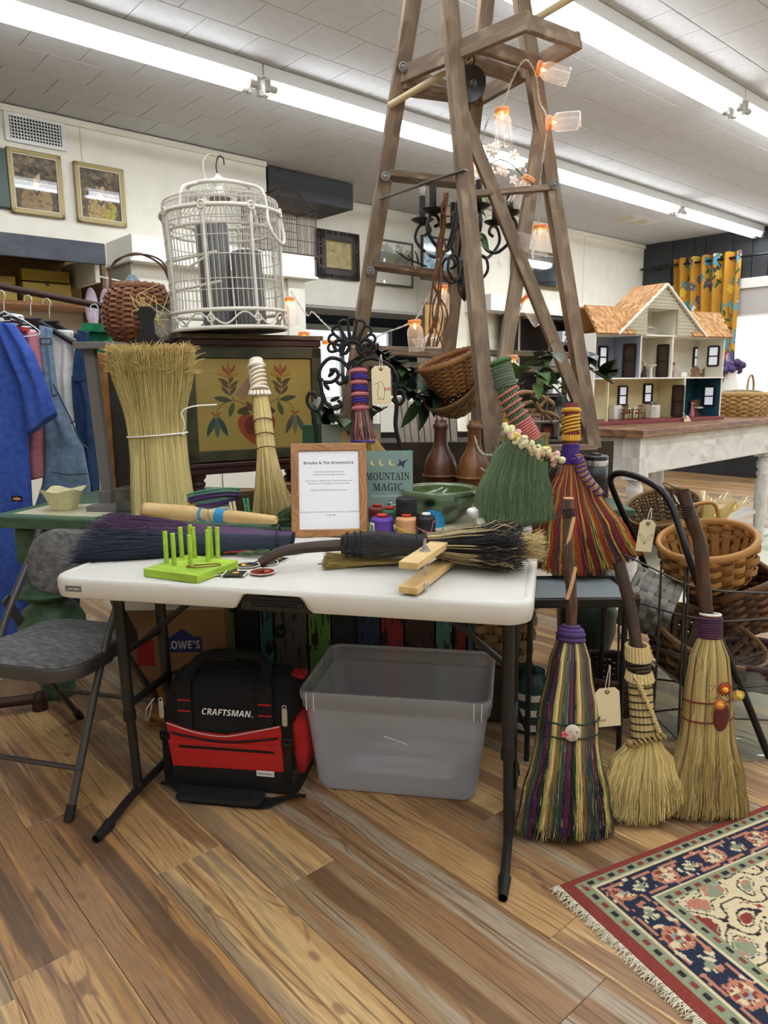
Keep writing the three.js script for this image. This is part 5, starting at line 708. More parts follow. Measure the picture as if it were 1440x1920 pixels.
// =====================================================================
// the painted box, the cages, the iron stand, bottles, bench, books
// =====================================================================
seed(66);
{ // painted box on its red stand
  const TURNC = 0.5, bl = Z(352, 866, 2.98), y0 = 0.905, w = 0.60, h = 0.50, dep = 0.3;
  const c = bl.clone().setY(GT).add(V(Math.cos(TURNC) * w / 2 - Math.sin(TURNC) * dep / 2, 0, -Math.sin(TURNC) * w / 2 - Math.cos(TURNC) * dep / 2));
  const t = thing('painted_box', 'green box with a folk art flower painting on its door, on a dark red stand', 'cabinet', c, TURNC), yb = y0 - GT;
  const grn = new THREE.MeshStandardMaterial({ map: spotTex(128, 128, 0x2b2d1a, 0x454428, 8), roughness: 0.55 }), mar = M(0x3c1618, { roughness: 0.45 }), worn = new THREE.MeshStandardMaterial({ map: woodTex(256, 128, 0x4a3a2a, 0x6f6554, { k: 5, s: 14, wear: 0x9a9384 }), roughness: 0.8 });
  part('carcass', [bx(w, h, dep, 0, yb + h / 2, 0, 0.004)], worn, t, 'worn grey wooden sides');
  part('lid', [bx(w + 0.03, 0.02, dep + 0.03, 0, yb + h + 0.012, 0, 0.004)], worn, t, 'worn grey lid'); part('cornice', [bx(w + 0.012, 0.026, dep + 0.012, 0, yb + h - 0.012, 0, 0.004)], mar, t, 'dark red moulding');
  const zf = dep / 2, fr = 0.045; for (const [a, b, x, y] of [[w, fr, 0, yb + fr / 2 + 0.002], [w, fr, 0, yb + h - 0.03 - fr / 2], [fr, h - 0.03, -w / 2 + fr / 2, yb + h / 2 - 0.015], [fr, h - 0.03, w / 2 - fr / 2, yb + h / 2 - 0.015]]) part('door_rail', bx(a, b, 0.02, x, y, zf + 0.008, 0.003), grn, t);
  const pw = w - 2 * fr + 0.006, ph = h - 0.03 - 2 * fr + 0.006, art = ctex(768, 640, (g, W, H) => {
    g.fillStyle = '#9a8440'; g.fillRect(0, 0, W, H); for (let i = 0; i < 1500; i++) { g.fillStyle = `rgba(${rnd() < 0.5 ? '70,58,20' : '170,150,80'},${rnd() * 0.16})`; g.fillRect(rnd() * W, rnd() * H, 20 + rnd() * 80, 1 + rnd() * 2); }
    g.lineCap = 'round'; const leaf = (x, y, l, a, c, wd = 0.32) => { g.save(); g.translate(x, y); g.rotate(a); g.fillStyle = c; g.beginPath(); g.moveTo(0, 0); g.quadraticCurveTo(l * 0.5, -l * wd, l, 0); g.quadraticCurveTo(l * 0.5, l * wd, 0, 0); g.fill(); g.restore(); };
    const heart = () => { const x = W * 0.5, y = H * 0.72; g.fillStyle = '#8c3a1c'; g.beginPath(); g.moveTo(x, y + 150); g.bezierCurveTo(x - 150, y + 70, x - 150, y - 70, x - 70, y - 70); g.bezierCurveTo(x - 20, y - 74, x, y - 40, x, y - 40); g.bezierCurveTo(x, y - 40, x + 20, y - 74, x + 70, y - 70); g.bezierCurveTo(x + 150, y - 70, x + 150, y + 70, x, y + 150); g.fill(); g.fillStyle = '#5e1f14'; g.beginPath(); g.ellipse(x - 30, y + 10, 50, 66, 0, 0, 7); g.ellipse(x + 40, y + 10, 50, 66, 0, 0, 7); g.fill(); };
    for (const s of [-1, 1]) { const X = (k) => W / 2 + s * k * W; g.strokeStyle = '#4a3a20'; g.lineWidth = 4; g.beginPath(); g.moveTo(X(0.02), H * 0.62); g.bezierCurveTo(X(0.06), H * 0.5, X(0.16), H * 0.46, X(0.2), H * 0.44); g.moveTo(X(0.18), H * 0.45); g.bezierCurveTo(X(0.22), H * 0.4, X(0.22), H * 0.3, X(0.22), H * 0.2); g.moveTo(X(0.18), H * 0.46); g.bezierCurveTo(X(0.3), H * 0.46, X(0.33), H * 0.55, X(0.335), H * 0.62); g.stroke();
      const A = (a) => s > 0 ? a : Math.PI - a; for (const [k, y, l, a] of [[0.22, 0.4, 80, -0.9], [0.22, 0.4, 76, -2.2], [0.22, 0.33, 76, -0.8], [0.22, 0.33, 80, -2.4], [0.22, 0.28, 80, -0.5], [0.22, 0.28, 70, -2.0]]) leaf(X(k), H * y, l, A(a), '#4d3a1e'); leaf(X(0.2), H * 0.46, 120, A(-0.2), '#39431f'); leaf(X(0.19), H * 0.47, 110, A(1.3), '#434c22'); for (const [y, a] of [[0.56, 0.1], [0.6, -0.1], [0.53, 0.3]]) leaf(X(0.05), H * y, 90, A(a), '#3d3519');
      for (const [a, c, l] of [[-1.57, '#8c5a1c', 100], [-1.1, '#7a3f16', 96], [-2.04, '#7a3f16', 96], [-0.7, '#9a7a24', 94], [-2.44, '#9a7a24', 94], [-0.35, '#8c6a1e', 84], [-2.8, '#8c6a1e', 84]]) leaf(X(0.22), H * 0.21, l, a, c, 0.26);
      const tx = X(0.335), ty = H * 0.62, c1 = s < 0 ? '#2d4038' : '#4a463a', c2 = s < 0 ? '#3a5a4a' : '#6a6448'; for (const [dx, c] of [[-34, c1], [34, c1], [0, c2]]) leaf(tx + dx * 0.3, ty, 150, 1.57 - dx * 0.011, c, 0.24); leaf(tx, ty, 44, -0.7, '#8a4a1e'); leaf(tx, ty, 44, -2.4, '#8a4a1e'); }
    leaf(W / 2, H * 0.6, 110, -0.9, '#5e3a1c'); leaf(W / 2, H * 0.6, 110, -2.24, '#5e3a1c'); heart(); g.strokeStyle = '#3a2a18'; g.lineWidth = 9; g.strokeRect(4, 4, W - 8, H - 8);
  });
  const uvFace = (g) => { const p = g.attributes.position, uv = g.attributes.uv; for (let i = 0; i < p.count; i++) uv.setXY(i, (p.getX(i) + pw / 2) / pw, (p.getY(i) + ph / 2) / ph); return g; };
  part('door_panel', uvFace(bx(pw, ph, 0.01, 0, 0, 0, 0)).translate(0, yb + h / 2 - 0.015, zf + 0.002), new THREE.MeshStandardMaterial({ map: art, roughness: 0.5 }), t, 'ochre panel with painted tulips and a heart pot');
  part('stand_top', [bx(w + 0.05, 0.02, dep + 0.06, 0, yb - 0.012, 0, 0.006), bx(w + 0.03, 0.03, dep + 0.04, 0, yb - 0.035, 0, 0.008)], mar, t, 'dark red stand');
  for (const x of [-1, 1]) for (const z of [-1, 1]) part('turned_foot', lathe([[0.02, 0], [0.035, 0.006], [0.042, 0.02], [0.04, 0.035], [0.028, 0.045], [0.036, 0.055], [0.036, 0.065], [0.028, 0.075], [0.04, 0.09], [0.04, yb - 0.05]], 20).translate(x * (w / 2 - 0.04), 0, z * (dep / 2 - 0.03)), mar, t, 'turned red foot');
}
{ // white birdcage with two grey candles in it
  const cx = Z(432, 620, 3.12), y0 = 1.435, R = 0.232, t = thing('birdcage', 'round white wire birdcage on top of the painted box', 'birdcage', V(cx.x, y0, cx.z), 0.2); t.rotation.z = 0.035;
  const wht = M(0xd2cdc2, { roughness: 0.55 }), wir = M(0xc3beb2, { roughness: 0.5 }), circ = (r, y, rad, n = 64) => ring(r, rad, 0, y, 0, n, 8);
  part('base_ring', circ(R, 0.008, 0.008), wht, t); part('base_ring', circ(R, 0.075, 0.008), wht, t); part('upper_hoop', circ(R + 0.006, 0.455, 0.0085), wht, t); part('upper_hoop', circ(R - 0.02, 0.395, 0.006), wht, t); part('top_hoop', circ(R * 0.52, 0.565, 0.0085), wht, t);
  for (const y of [0.15, 0.19, 0.28, 0.35]) part('wire_hoop', circ(R - 0.002, y, 0.0018), wir, t);
  for (const y of [0.42, 0.49, 0.505]) part('wire_hoop', circ(R - 0.006, y, 0.002, 48), wir, t);
  const top = (k) => { const a = k * 1.4, r = lerp(R, R * 0.25, k); return V(r, 0.5 + 0.035 * Math.sin(k * 3.14), 0); };
  const ws = []; for (let i = 0; i < 72; i++) { const g = i / 72 * 6.283, p = (r, y) => V(Math.cos(g) * r, y, Math.sin(g) * r); ws.push(tube([p(R - 0.002, 0.075), p(R - 0.004, 0.3), p(R, 0.48), p(R - 0.02, 0.515), p(R - 0.09, 0.53), p(R * 0.3, 0.525)], 0.0014, 14, 4)); } part('wires', ws, wir, t, null, 'stuff');
  for (let i = 0; i < 8; i++) { const g = i / 8 * 6.283 + 0.3, p = (r, y) => V(Math.cos(g) * r, y, Math.sin(g) * r); const q = part('post', [tube([p(R + 0.001, 0.005), p(R + 0.001, 0.25), p(R + 0.004, 0.46)], (k) => 0.0058 + 0.0022 * Math.max(0, Math.sin(k * 30)) * (k > 0.55 ? 1 : 0.3), 40, 7)], wht, t); const f = p(R + 0.012, 0.455); part('rosette', [mv(new THREE.TorusGeometry(0.014, 0.0045, 6, 16), 0, 0, 0, 0, -g + Math.PI / 2, 0).translate(f.x, f.y, f.z), ball(0.006, f.x, f.y, f.z)], wht, q); const f2 = p(R + 0.006, 0.042); part('base_rosette', [mv(new THREE.TorusGeometry(0.013, 0.004, 6, 16), 0, 0, 0, 0, -g + Math.PI / 2, 0).translate(f2.x, f2.y, f2.z), ball(0.005, f2.x, f2.y, f2.z)], wht, q);
    const sc = []; for (let k = 0; k <= 20; k++) { const gg = g + 0.06 + k / 20 * 0.66, y = 0.042 + 0.022 * Math.sin(k / 20 * 6.283), r = R + 0.002; sc.push(V(Math.cos(gg) * r, y, Math.sin(gg) * r)); } part('scroll', tube(sc, 0.0038, 30, 6), wht, t); }
  for (let i = 0; i < 4; i++) { const g = i / 4 * 6.283 + 0.7, p = (r, y) => V(Math.cos(g) * r, y, Math.sin(g) * r); part('roof_strut', tube([p(R, 0.46), p(R * 0.9, 0.53), p(R * 0.54, 0.565)], 0.007, 16, 7), wht, t); }
  part('handle', [tube([V(R * 0.75, 0.46, R * 0.7), V(R * 0.78, 0.38, R * 0.78), V(R * 0.95, 0.33, R * 0.6), V(R * 1.05, 0.36, R * 0.2), V(R * 1.02, 0.45, R * 0.02)], 0.0065, 30, 8)], wht, t, 'drooping white side ring'); part('finial', lathe([[0.05, 0.525], [0.055, 0.535], [0.02, 0.55], [0.016, 0.575], [0.026, 0.585], [0.026, 0.6], [0.014, 0.61], [0.005, 0.62], [0, 0.625]], 18), wht, t, 'turned white finial'); part('hook', tube([V(0, 0.615, 0), V(-0.004, 0.65, 0), V(0.008, 0.685, 0), V(0.026, 0.68, 0), V(0.028, 0.655, 0)], 0.0032, 20, 6), M(0x3a3a3a, { metalness: 0.7, roughness: 0.4 }), t, 'dark steel hook'); part('wire_tie', tube([V(-0.04, 0.54, 0.03), V(-0.05, 0.6, 0.02), V(-0.055, 0.65, 0.02), V(-0.04, 0.68, 0.02), V(-0.02, 0.69, 0.02)], 0.0025, 20, 5), wht, t);
  part('perch', [rod(V(-R, 0.28, 0.02), V(-0.03, 0.3, 0.14), 0.006), rod(V(-R, 0.16, 0.06), V(-0.02, 0.185, 0.17), 0.006), rod(V(-R * 0.6, 0.25, 0.1), V(-0.06, 0.29, 0.13), 0.005)], wht, t); part('cage_floor', disc(R - 0.008, 0.008, 0, 0.012, 0, 40), M(0x7a7064), t);
  const cm = new THREE.MeshStandardMaterial({ map: dtex(64, 8, (u) => grey(112 + 24 * Math.sin(u * 6.283 * 20))), roughness: 0.7 });
  const candle = (px, py, x, z, r, h, lb) => { const q = thing('pillar_candle', lb, 'candle', V(cx.x + x, y0 + 0.024, cx.z + z), 0, 'grey candles in the birdcage'); q.rotation.z = 0.05; part('wax', lathe([[0, 0], [r, 0], [r, h - 0.004], [r - 0.006, h], [r - 0.012, h - 0.004], [0, h - 0.008]], 32), cm, q); part('wick', rod(V(0, h - 0.01, 0), V(0.002, h + 0.012, 0), 0.0015), M(0x1a1a1a), q); };
  candle(410, 0, -0.035, 0.02, 0.064, 0.40, 'tall grey pillar candle inside the white birdcage'); candle(490, 0, 0.1, 0.05, 0.06, 0.29, 'shorter grey pillar candle inside the white birdcage');
}
{ // dark wire cage on the beam behind
  const p0 = WB(548, 487, 4.95), c = p0.clone().add(DB.clone().multiplyScalar(0.16)), t = thing('wire_cage', 'rusty dark wire cage with a wavy roof, on the cream beam', 'birdcage', V(c.x, 2.212, c.z), TURN);
  const W = 0.52, D = 0.27, m = M(0x4a3830, { roughness: 0.7, metalness: 0.3 }), yt = (x) => 0.44 + 0.075 * Math.cos(x / W * 5.6), g = [];
  for (let i = 0; i <= 30; i++) { const x = (i / 30 - 0.5) * W; for (const z of [-D / 2, D / 2]) g.push(rod(V(x, 0.02, z), V(x, yt(x), z), 0.0019, 0.0019, 4)); }
  for (let i = 0; i <= 14; i++) { const z = (i / 14 - 0.5) * D; for (const x of [-W / 2, W / 2]) g.push(rod(V(x, 0.02, z), V(x, yt(x), z), 0.0019, 0.0019, 4)); }
  for (let i = 0; i <= 34; i++) { const x = (i / 34 - 0.5) * W; g.push(rod(V(x, yt(x), -D / 2), V(x, yt(x), D / 2), 0.0013, 0.0013, 4)); } part('wires', g, m, t, null, 'stuff');
  for (const z of [-D / 2, D / 2]) { part('roof_rail', tube([...Array(17)].map((_, i) => { const x = (i / 16 - 0.5) * W; return V(x, yt(x), z); }), 0.005, 40, 6), m, t); for (const y of [0.12, 0.24, 0.34]) part('side_rail', rod(V(-W / 2, y, z), V(W / 2, y, z), 0.0025), m, t); part('medallion', [0, 1, 2, 3].map((k) => ring(0.014, 0.0025, Math.cos(k * 1.571) * 0.014, 0.4 + Math.sin(k * 1.571) * 0.014, z * 1.01, 14, 5, 0)), m, t); }
  for (const x of [-W / 2, W / 2]) { part('roof_rail', rod(V(x, yt(x), -D / 2), V(x, yt(x), D / 2), 0.005), m, t); for (const z of [-D / 2, D / 2]) part('corner_post', rod(V(x, 0, z), V(x, yt(x) + 0.02, z), 0.004), m, t); } part('tray', bx(W + 0.02, 0.022, D + 0.02, 0, 0.011, 0, 0.004), m, t, 'flat dark tray');
}
{ // black iron plant stand back with shell top
  const z = 2.7, o = Z(690, 930, z), t = thing('iron_trellis', 'black cast iron scrollwork trellis with a shell top, on the green table', 'trellis', V(o.x, GT, o.z)), L = loc(t), m = M(0x1d1d1d, { roughness: 0.55, metalness: 0.4 }), P = (x, y) => L(Z(x, y, z)), T = (pts, r, n = 30) => tube(pts.map(([x, y]) => P(x, y)), r, n, 8);
  const c = [660, 660]; const shell = []; for (let i = 0; i < 9; i++) { const a = Math.PI * (0.06 + 0.88 * i / 8), dx = Math.cos(a), dy = -Math.sin(a), R = 42 + 14 * Math.sin(a); const p = [c[0] + dx * 13, c[1] - 5 + dy * 10], q = [c[0] + dx * R * 0.86, c[1] + dy * R]; const nx = -dy * 8, ny = dx * 8; shell.push(T([p, [q[0] + nx, q[1] + ny], [q[0] + dx * 7, q[1] + dy * 7], [q[0] - nx, q[1] - ny], p], 0.0052, 30)); } shell.forEach((g) => part('shell_rib', g, m, t));
  part('shell_arch', T([[640, 668], [645, 648], [660, 640], [677, 648], [682, 668]], 0.0075), m, t); part('crest_leaf', [...Array(5)].map((_, i) => { const a = -1.57 + (i - 2) * 0.4, q = P(662 + Math.cos(a) * -4, 676), e = P(662 - Math.cos(a) * 22, 664 - Math.sin(a) * 8 + 10); return rod(q, e.setY(q.y - 0.02 - 0.006 * (2 - Math.abs(i - 2))), 0.004, 0.006, 6); }), m, t);
  const spiral = (pts) => part('scroll', T(pts, 0.0068, 60), m, t);
  spiral([[632, 660], [626, 645], [641, 636], [655, 648], [648, 662], [638, 658], [640, 650]]); spiral([[692, 660], [698, 645], [684, 636], [670, 648], [676, 662], [686, 658], [684, 650]]);
  spiral([[655, 692], [640, 676], [618, 672], [601, 690], [598, 712], [606, 712]]); spiral([[598, 700], [603, 730], [605, 752], [597, 768], [584, 766], [576, 752], [580, 738], [590, 738], [592, 748]]); spiral([[606, 716], [622, 716], [634, 706], [630, 694], [618, 694]]); spiral([[640, 700], [646, 712], [638, 720], [630, 714]]);
  spiral([[664, 692], [680, 676], [700, 672], [722, 680], [736, 690]]); spiral([[706, 694], [700, 706], [690, 712], [682, 704], [688, 696]]); spiral([[736, 690], [745, 712], [740, 740], [748, 760]]); spiral([[734, 748], [748, 758], [757, 748], [754, 734], [744, 733], [741, 742]]);
  spiral([[605, 738], [612, 756], [628, 766], [640, 760], [634, 750]]);
  part('post', T([[586, 770], [592, 800], [594, 830], [592, 860], [594, 905]], 0.008, 40), m, t); part('post', T([[744, 760], [742, 800], [752, 840], [764, 870], [762, 905]], 0.008, 40), m, t); part('stem', T([[661, 690], [662, 760], [661, 905]], 0.006, 20), m, t);
  part('foot', [rod(V(-0.19, 0.008, 0), V(-0.19, 0.008, 0.12), 0.007), rod(V(0.14, 0.008, 0), V(0.14, 0.008, 0.12), 0.007), rod(P(594, 880), P(594, 880).setY(0.005), 0.008), rod(P(762, 880), P(762, 880).setY(0.005), 0.008)], m, t); part('leaf_ornament', [[622, 700, 0.8], [612, 724, 2.2], [628, 748, 0.4], [650, 712, 1.4]].map(([x, y, a]) => { const q = P(x, y); return mv(ball(1, 0, 0, 0, 10, 8).scale(0.019, 0.008, 0.006), 0, 0, 0, 0, 0, a).translate(q.x, q.y, q.z); }), m, t, null, 'stuff');
}
{ // wooden bottles, green bowl, dark bench with books
  const prof = [[0, 0], [0.062, 0], [0.066, 0.006], [0.066, 0.07], [0.068, 0.071], [0.068, 0.078], [0.065, 0.079], [0.065, 0.118], [0.068, 0.119], [0.068, 0.127], [0.064, 0.128], [0.062, 0.155], [0.052, 0.185], [0.034, 0.212], [0.026, 0.235], [0.0245, 0.285], [0.029, 0.288], [0.029, 0.3], [0.022, 0.303], [0.022, 0.315], [0, 0.316]];
  const bott = (px, z, lb, a, b, s) => { const p = Z(px, 900, z), t = thing('wooden_bottle', lb, 'bottle', V(p.x, GT, p.z), 0, 'turned wooden bottles on the green table'); part('body', lathe(prof.map(([r, y]) => [r * s, y * s * 1.06]), 36), new THREE.MeshStandardMaterial({ map: woodTex(256, 256, a, b, { k: 6, s: 21 }), roughness: 0.32 }), t); part('band', [ring(0.0675 * s, 0.004, 0, 0.079 * s, 0, 32, 6), ring(0.0675 * s, 0.004, 0, 0.13 * s, 0, 32, 6)], M(b, { roughness: 0.35 }), t, 'raised turned band'); };
  bott(826, 2.72, 'large dark turned wooden bottle with two raised bands', 0x3a1c0c, 0x5e331a, 1.0); bott(889, 2.66, 'lighter brown turned wooden bottle beside the ladder leg', 0x5a3616, 0x80552a, 1.0);
  const q = G(828, 985, GT), t = thing('glazed_bowl', 'wide shallow green glazed ceramic bowl behind the spools', 'bowl', V(q.x, GT, q.z - 0.07));
  part('body', lathe([[0, 0.004], [0.055, 0], [0.06, 0.006], [0.1, 0.035], [0.125, 0.07], [0.134, 0.1], [0.133, 0.115], [0.126, 0.119], [0.108, 0.112], [0.112, 0.1], [0.1, 0.07], [0.06, 0.03], [0, 0.022]], 48), MP(0xffffff, { map: dtex(256, 128, (u, v) => { const d = sstep(-0.1, 0.35, noise(u * 9, v * 5, 3)); return mix3(mix3([92, 112, 80], [24, 34, 30], d * sstep(0.62, 0.3, v)), [122, 136, 108], sstep(0.5, 0.62, v)); }), roughness: 0.12, clearcoat: 0.7, clearcoatRoughness: 0.08 }), t, 'mottled green and black glaze'); part('fluted_well', lathe([[0.107, 0.112], [0.1, 0.075], [0.06, 0.032], [0, 0.025]], 48), MP(0x4d6136, { roughness: 0.15, clearcoat: 0.6, side: THREE.DoubleSide }), t, 'moss green fluted inside');
}
const benchZ = 3.26, benchTop = Z(800, 829, benchZ).y;
{
  const t = thing('plank_bench', 'old dark plank bench holding books and the rear ladder feet', 'bench', V(0.42, 0, -benchZ - 0.34)); const W = 1.22;
  part('front_board', bx(W, 0.2, 0.03, 0, benchTop - 0.1, 0.335, 0.004), darkWood, t, 'dark weathered front board'); part('back_board', bx(W, 0.2, 0.03, 0, benchTop - 0.1, -0.335, 0.004), darkWood, t);
  for (const z of [-0.24, -0.08, 0.08, 0.24]) part('seat_board', bx(W, 0.022, 0.15, 0, benchTop - 0.04, z, 0.004), darkWood, t); for (const x of [-0.54, 0.54]) for (const z of [-0.28, 0.28]) part('leg', bx(0.07, benchTop - 0.05, 0.05, x, (benchTop - 0.05) / 2, z, 0.005), darkWood, t);
}
{ // books on the bench
  const y = benchTop - 0.028; const bk = (name, px, w, h, d, col, lb, z, lean = 0, page = 0xcfc6b4) => { const p = Z(px, 800, z), t = thing(name, lb, 'book', V(p.x, y, p.z), 0, 'old books on the plank bench'); t.rotation.z = lean; part('cover', [bx(0.004, h, d, -w / 2 + 0.002, h / 2, 0, 0.001), bx(0.004, h, d, w / 2 - 0.002, h / 2, 0, 0.001), bx(w, h, 0.004, 0, h / 2, -d / 2 + 0.002, 0.001)], M(col, { roughness: 0.6 }), t); part('pages', bx(w - 0.008, h - 0.01, d - 0.008, 0, h / 2, 0.004, 0), new THREE.MeshStandardMaterial({ map: pageTex, roughness: 0.9 }), t, 'cream page edges'); };
  const pageTex = dtex(64, 64, (u, v) => grey(196 + 26 * noise(u * 40, v * 0.6, 3)).map((c, i) => c - i * 9), 12, 12);
  const cols = [0xb8b2a2, 0x8f938a, 0xc9c2b0, 0x6a746a, 0xd0c9b8, 0xa39c8a, 0x7a2f24, 0xbdb5a2, 0x4a4038, 0xc4bca8, 0x8a2c22, 0x9a9484]; let px = 748;
  const w9 = ['second', 'third', 'fourth', 'fifth', 'sixth', 'seventh', 'eighth', 'ninth', 'tenth', 'eleventh', 'twelfth', 'thirteenth'];
  for (let i = 0; i < 9; i++) { const w = rr(0.024, 0.036); bk('book', px + w * 220, w, rr(0.19, 0.24) - i * 0.004, 0.15, cols[i], `pale old book with page edges showing, ${i ? w9[i - 1] : 'first'} in the row from the iron trellis`, benchZ + 0.14, 0.12 - i * 0.004); px += w * 420; }
  bk('book', 905, 0.02, 0.17, 0.13, 0xcfc4a8, 'slim cream and red book between the two wooden bottles', benchZ + 0.16); bk('book', 924, 0.016, 0.18, 0.13, 0xa8783a, 'thin tan spined book between the two wooden bottles', benchZ + 0.16);
  const q = Z(935, 790, benchZ + 0.2), s = thing('yellow_box', 'yellow printed box on the bench behind the wooden bottles', 'box', V(q.x - 0.02, y, q.z)); part('carton', bx(0.13, 0.19, 0.09, 0, 0.095, 0, 0.002), M(0xc9b53a, { roughness: 0.5 }), s); part('label_band', bx(0.132, 0.04, 0.092, 0, 0.06, 0, 0.001), M(0xe6e2d2), s);
}
{ // books by the frame
  const f = G(648, 1000, GT), t = thing('paperback', 'sage green paperback with moons and a flying bird, behind the picture frame', 'book', V(0.015, GT, -2.47), -0.12); t.rotation.x = -0.12;
  const cov = ctex(384, 576, (g, w, h) => { g.fillStyle = '#7b938b'; g.fillRect(0, 0, w, h); g.fillStyle = '#23262c'; g.textAlign = 'center'; g.font = 'bold 84px serif'; g.fillText('MOUNTAIN', w / 2, 236, w - 40); g.fillText('MAGIC', w / 2, 322, w - 150); g.fillStyle = '#d6c67a'; for (const [x, r] of [[150, 26], [225, 24], [80, 22]]) { g.beginPath(); g.arc(x, 96, r, 0, 7); g.fill(); g.fillStyle = '#7b938b'; g.beginPath(); g.arc(x + 11, 90, r * 0.85, 0, 7); g.fill(); g.fillStyle = '#d6c67a'; } g.fillStyle = '#1d2b4a'; g.beginPath(); g.moveTo(350, 70); g.lineTo(300, 92); g.lineTo(282, 62); g.lineTo(284, 96); g.lineTo(262, 128); g.lineTo(300, 118); g.lineTo(318, 144); g.lineTo(322, 108); g.fill(); g.fillStyle = '#cfd8d0'; g.font = '24px serif'; g.fillText('RITUALS & REMEDIES', w / 2, 372, w - 120); for (let i = 0; i < 60; i++) { g.fillStyle = pick(['#26332e', '#1f2d3a', '#c98a7a', '#2c3f38', '#d6dcd0']); g.beginPath(); g.ellipse(180 + rnd() * 190, 400 + rnd() * 160, 5 + rnd() * 9, 4 + rnd() * 6, rnd() * 3, 0, 7); g.fill(); } });
  const uvF = (g, w, h) => { const p = g.attributes.position, uv = g.attributes.uv; for (let i = 0; i < p.count; i++) uv.setXY(i, (p.getX(i) + w / 2) / w, (p.getY(i) + h / 2) / h); return g; };
  part('front_cover', uvF(bx(0.17, 0.245, 0.003, 0, 0, 0, 0), 0.17, 0.245).translate(0, 0.1225, 0.011), new THREE.MeshStandardMaterial({ map: cov, roughness: 0.4 }), t, 'illustrated cover with dark capitals'); part('pages', bx(0.165, 0.24, 0.018, -0.002, 0.1225, 0, 0), M(0xd9d2c0), t); part('back_cover', bx(0.17, 0.245, 0.003, 0, 0.1225, -0.011, 0), M(0x6f8880), t);
  const g2 = thing('green_book', 'large book with dark green spine and grey cover behind the whisk frame', 'book', V(-0.16, GT + 0.008, -2.84), 0.05); part('cover', [bx(0.3, 0.215, 0.004, 0, 0.1075, 0.014, 0.001), bx(0.3, 0.215, 0.004, 0, 0.1075, -0.014, 0.001)], M(0x8f9488, { roughness: 0.6 }), g2); part('spine', [bx(0.075, 0.217, 0.034, -0.115, 0.1075, 0, 0.003)], M(0x1f4a30, { roughness: 0.5 }), g2, 'dark green cloth spine'); part('pages', bx(0.2, 0.205, 0.024, 0.04, 0.1075, 0, 0), M(0xd6cfbd), g2); part('title_plate', bx(0.15, 0.08, 0.003, 0.07, 0.15, 0.0165, 0.001), M(0xb09a6a), g2, 'tan title label');
  g2.position.y = GT + 0.1; const blk = thing('book_stack', 'dark closed box under the green spined book', 'box', V(-0.16, GT, -2.84), 0.05); part('carton', bx(0.26, 0.098, 0.1, 0, 0.05, 0, 0.002), M(0x2c241e), blk); part('lid', bx(0.262, 0.02, 0.102, 0, 0.09, 0, 0.002), M(0x3a2c22), blk);
}
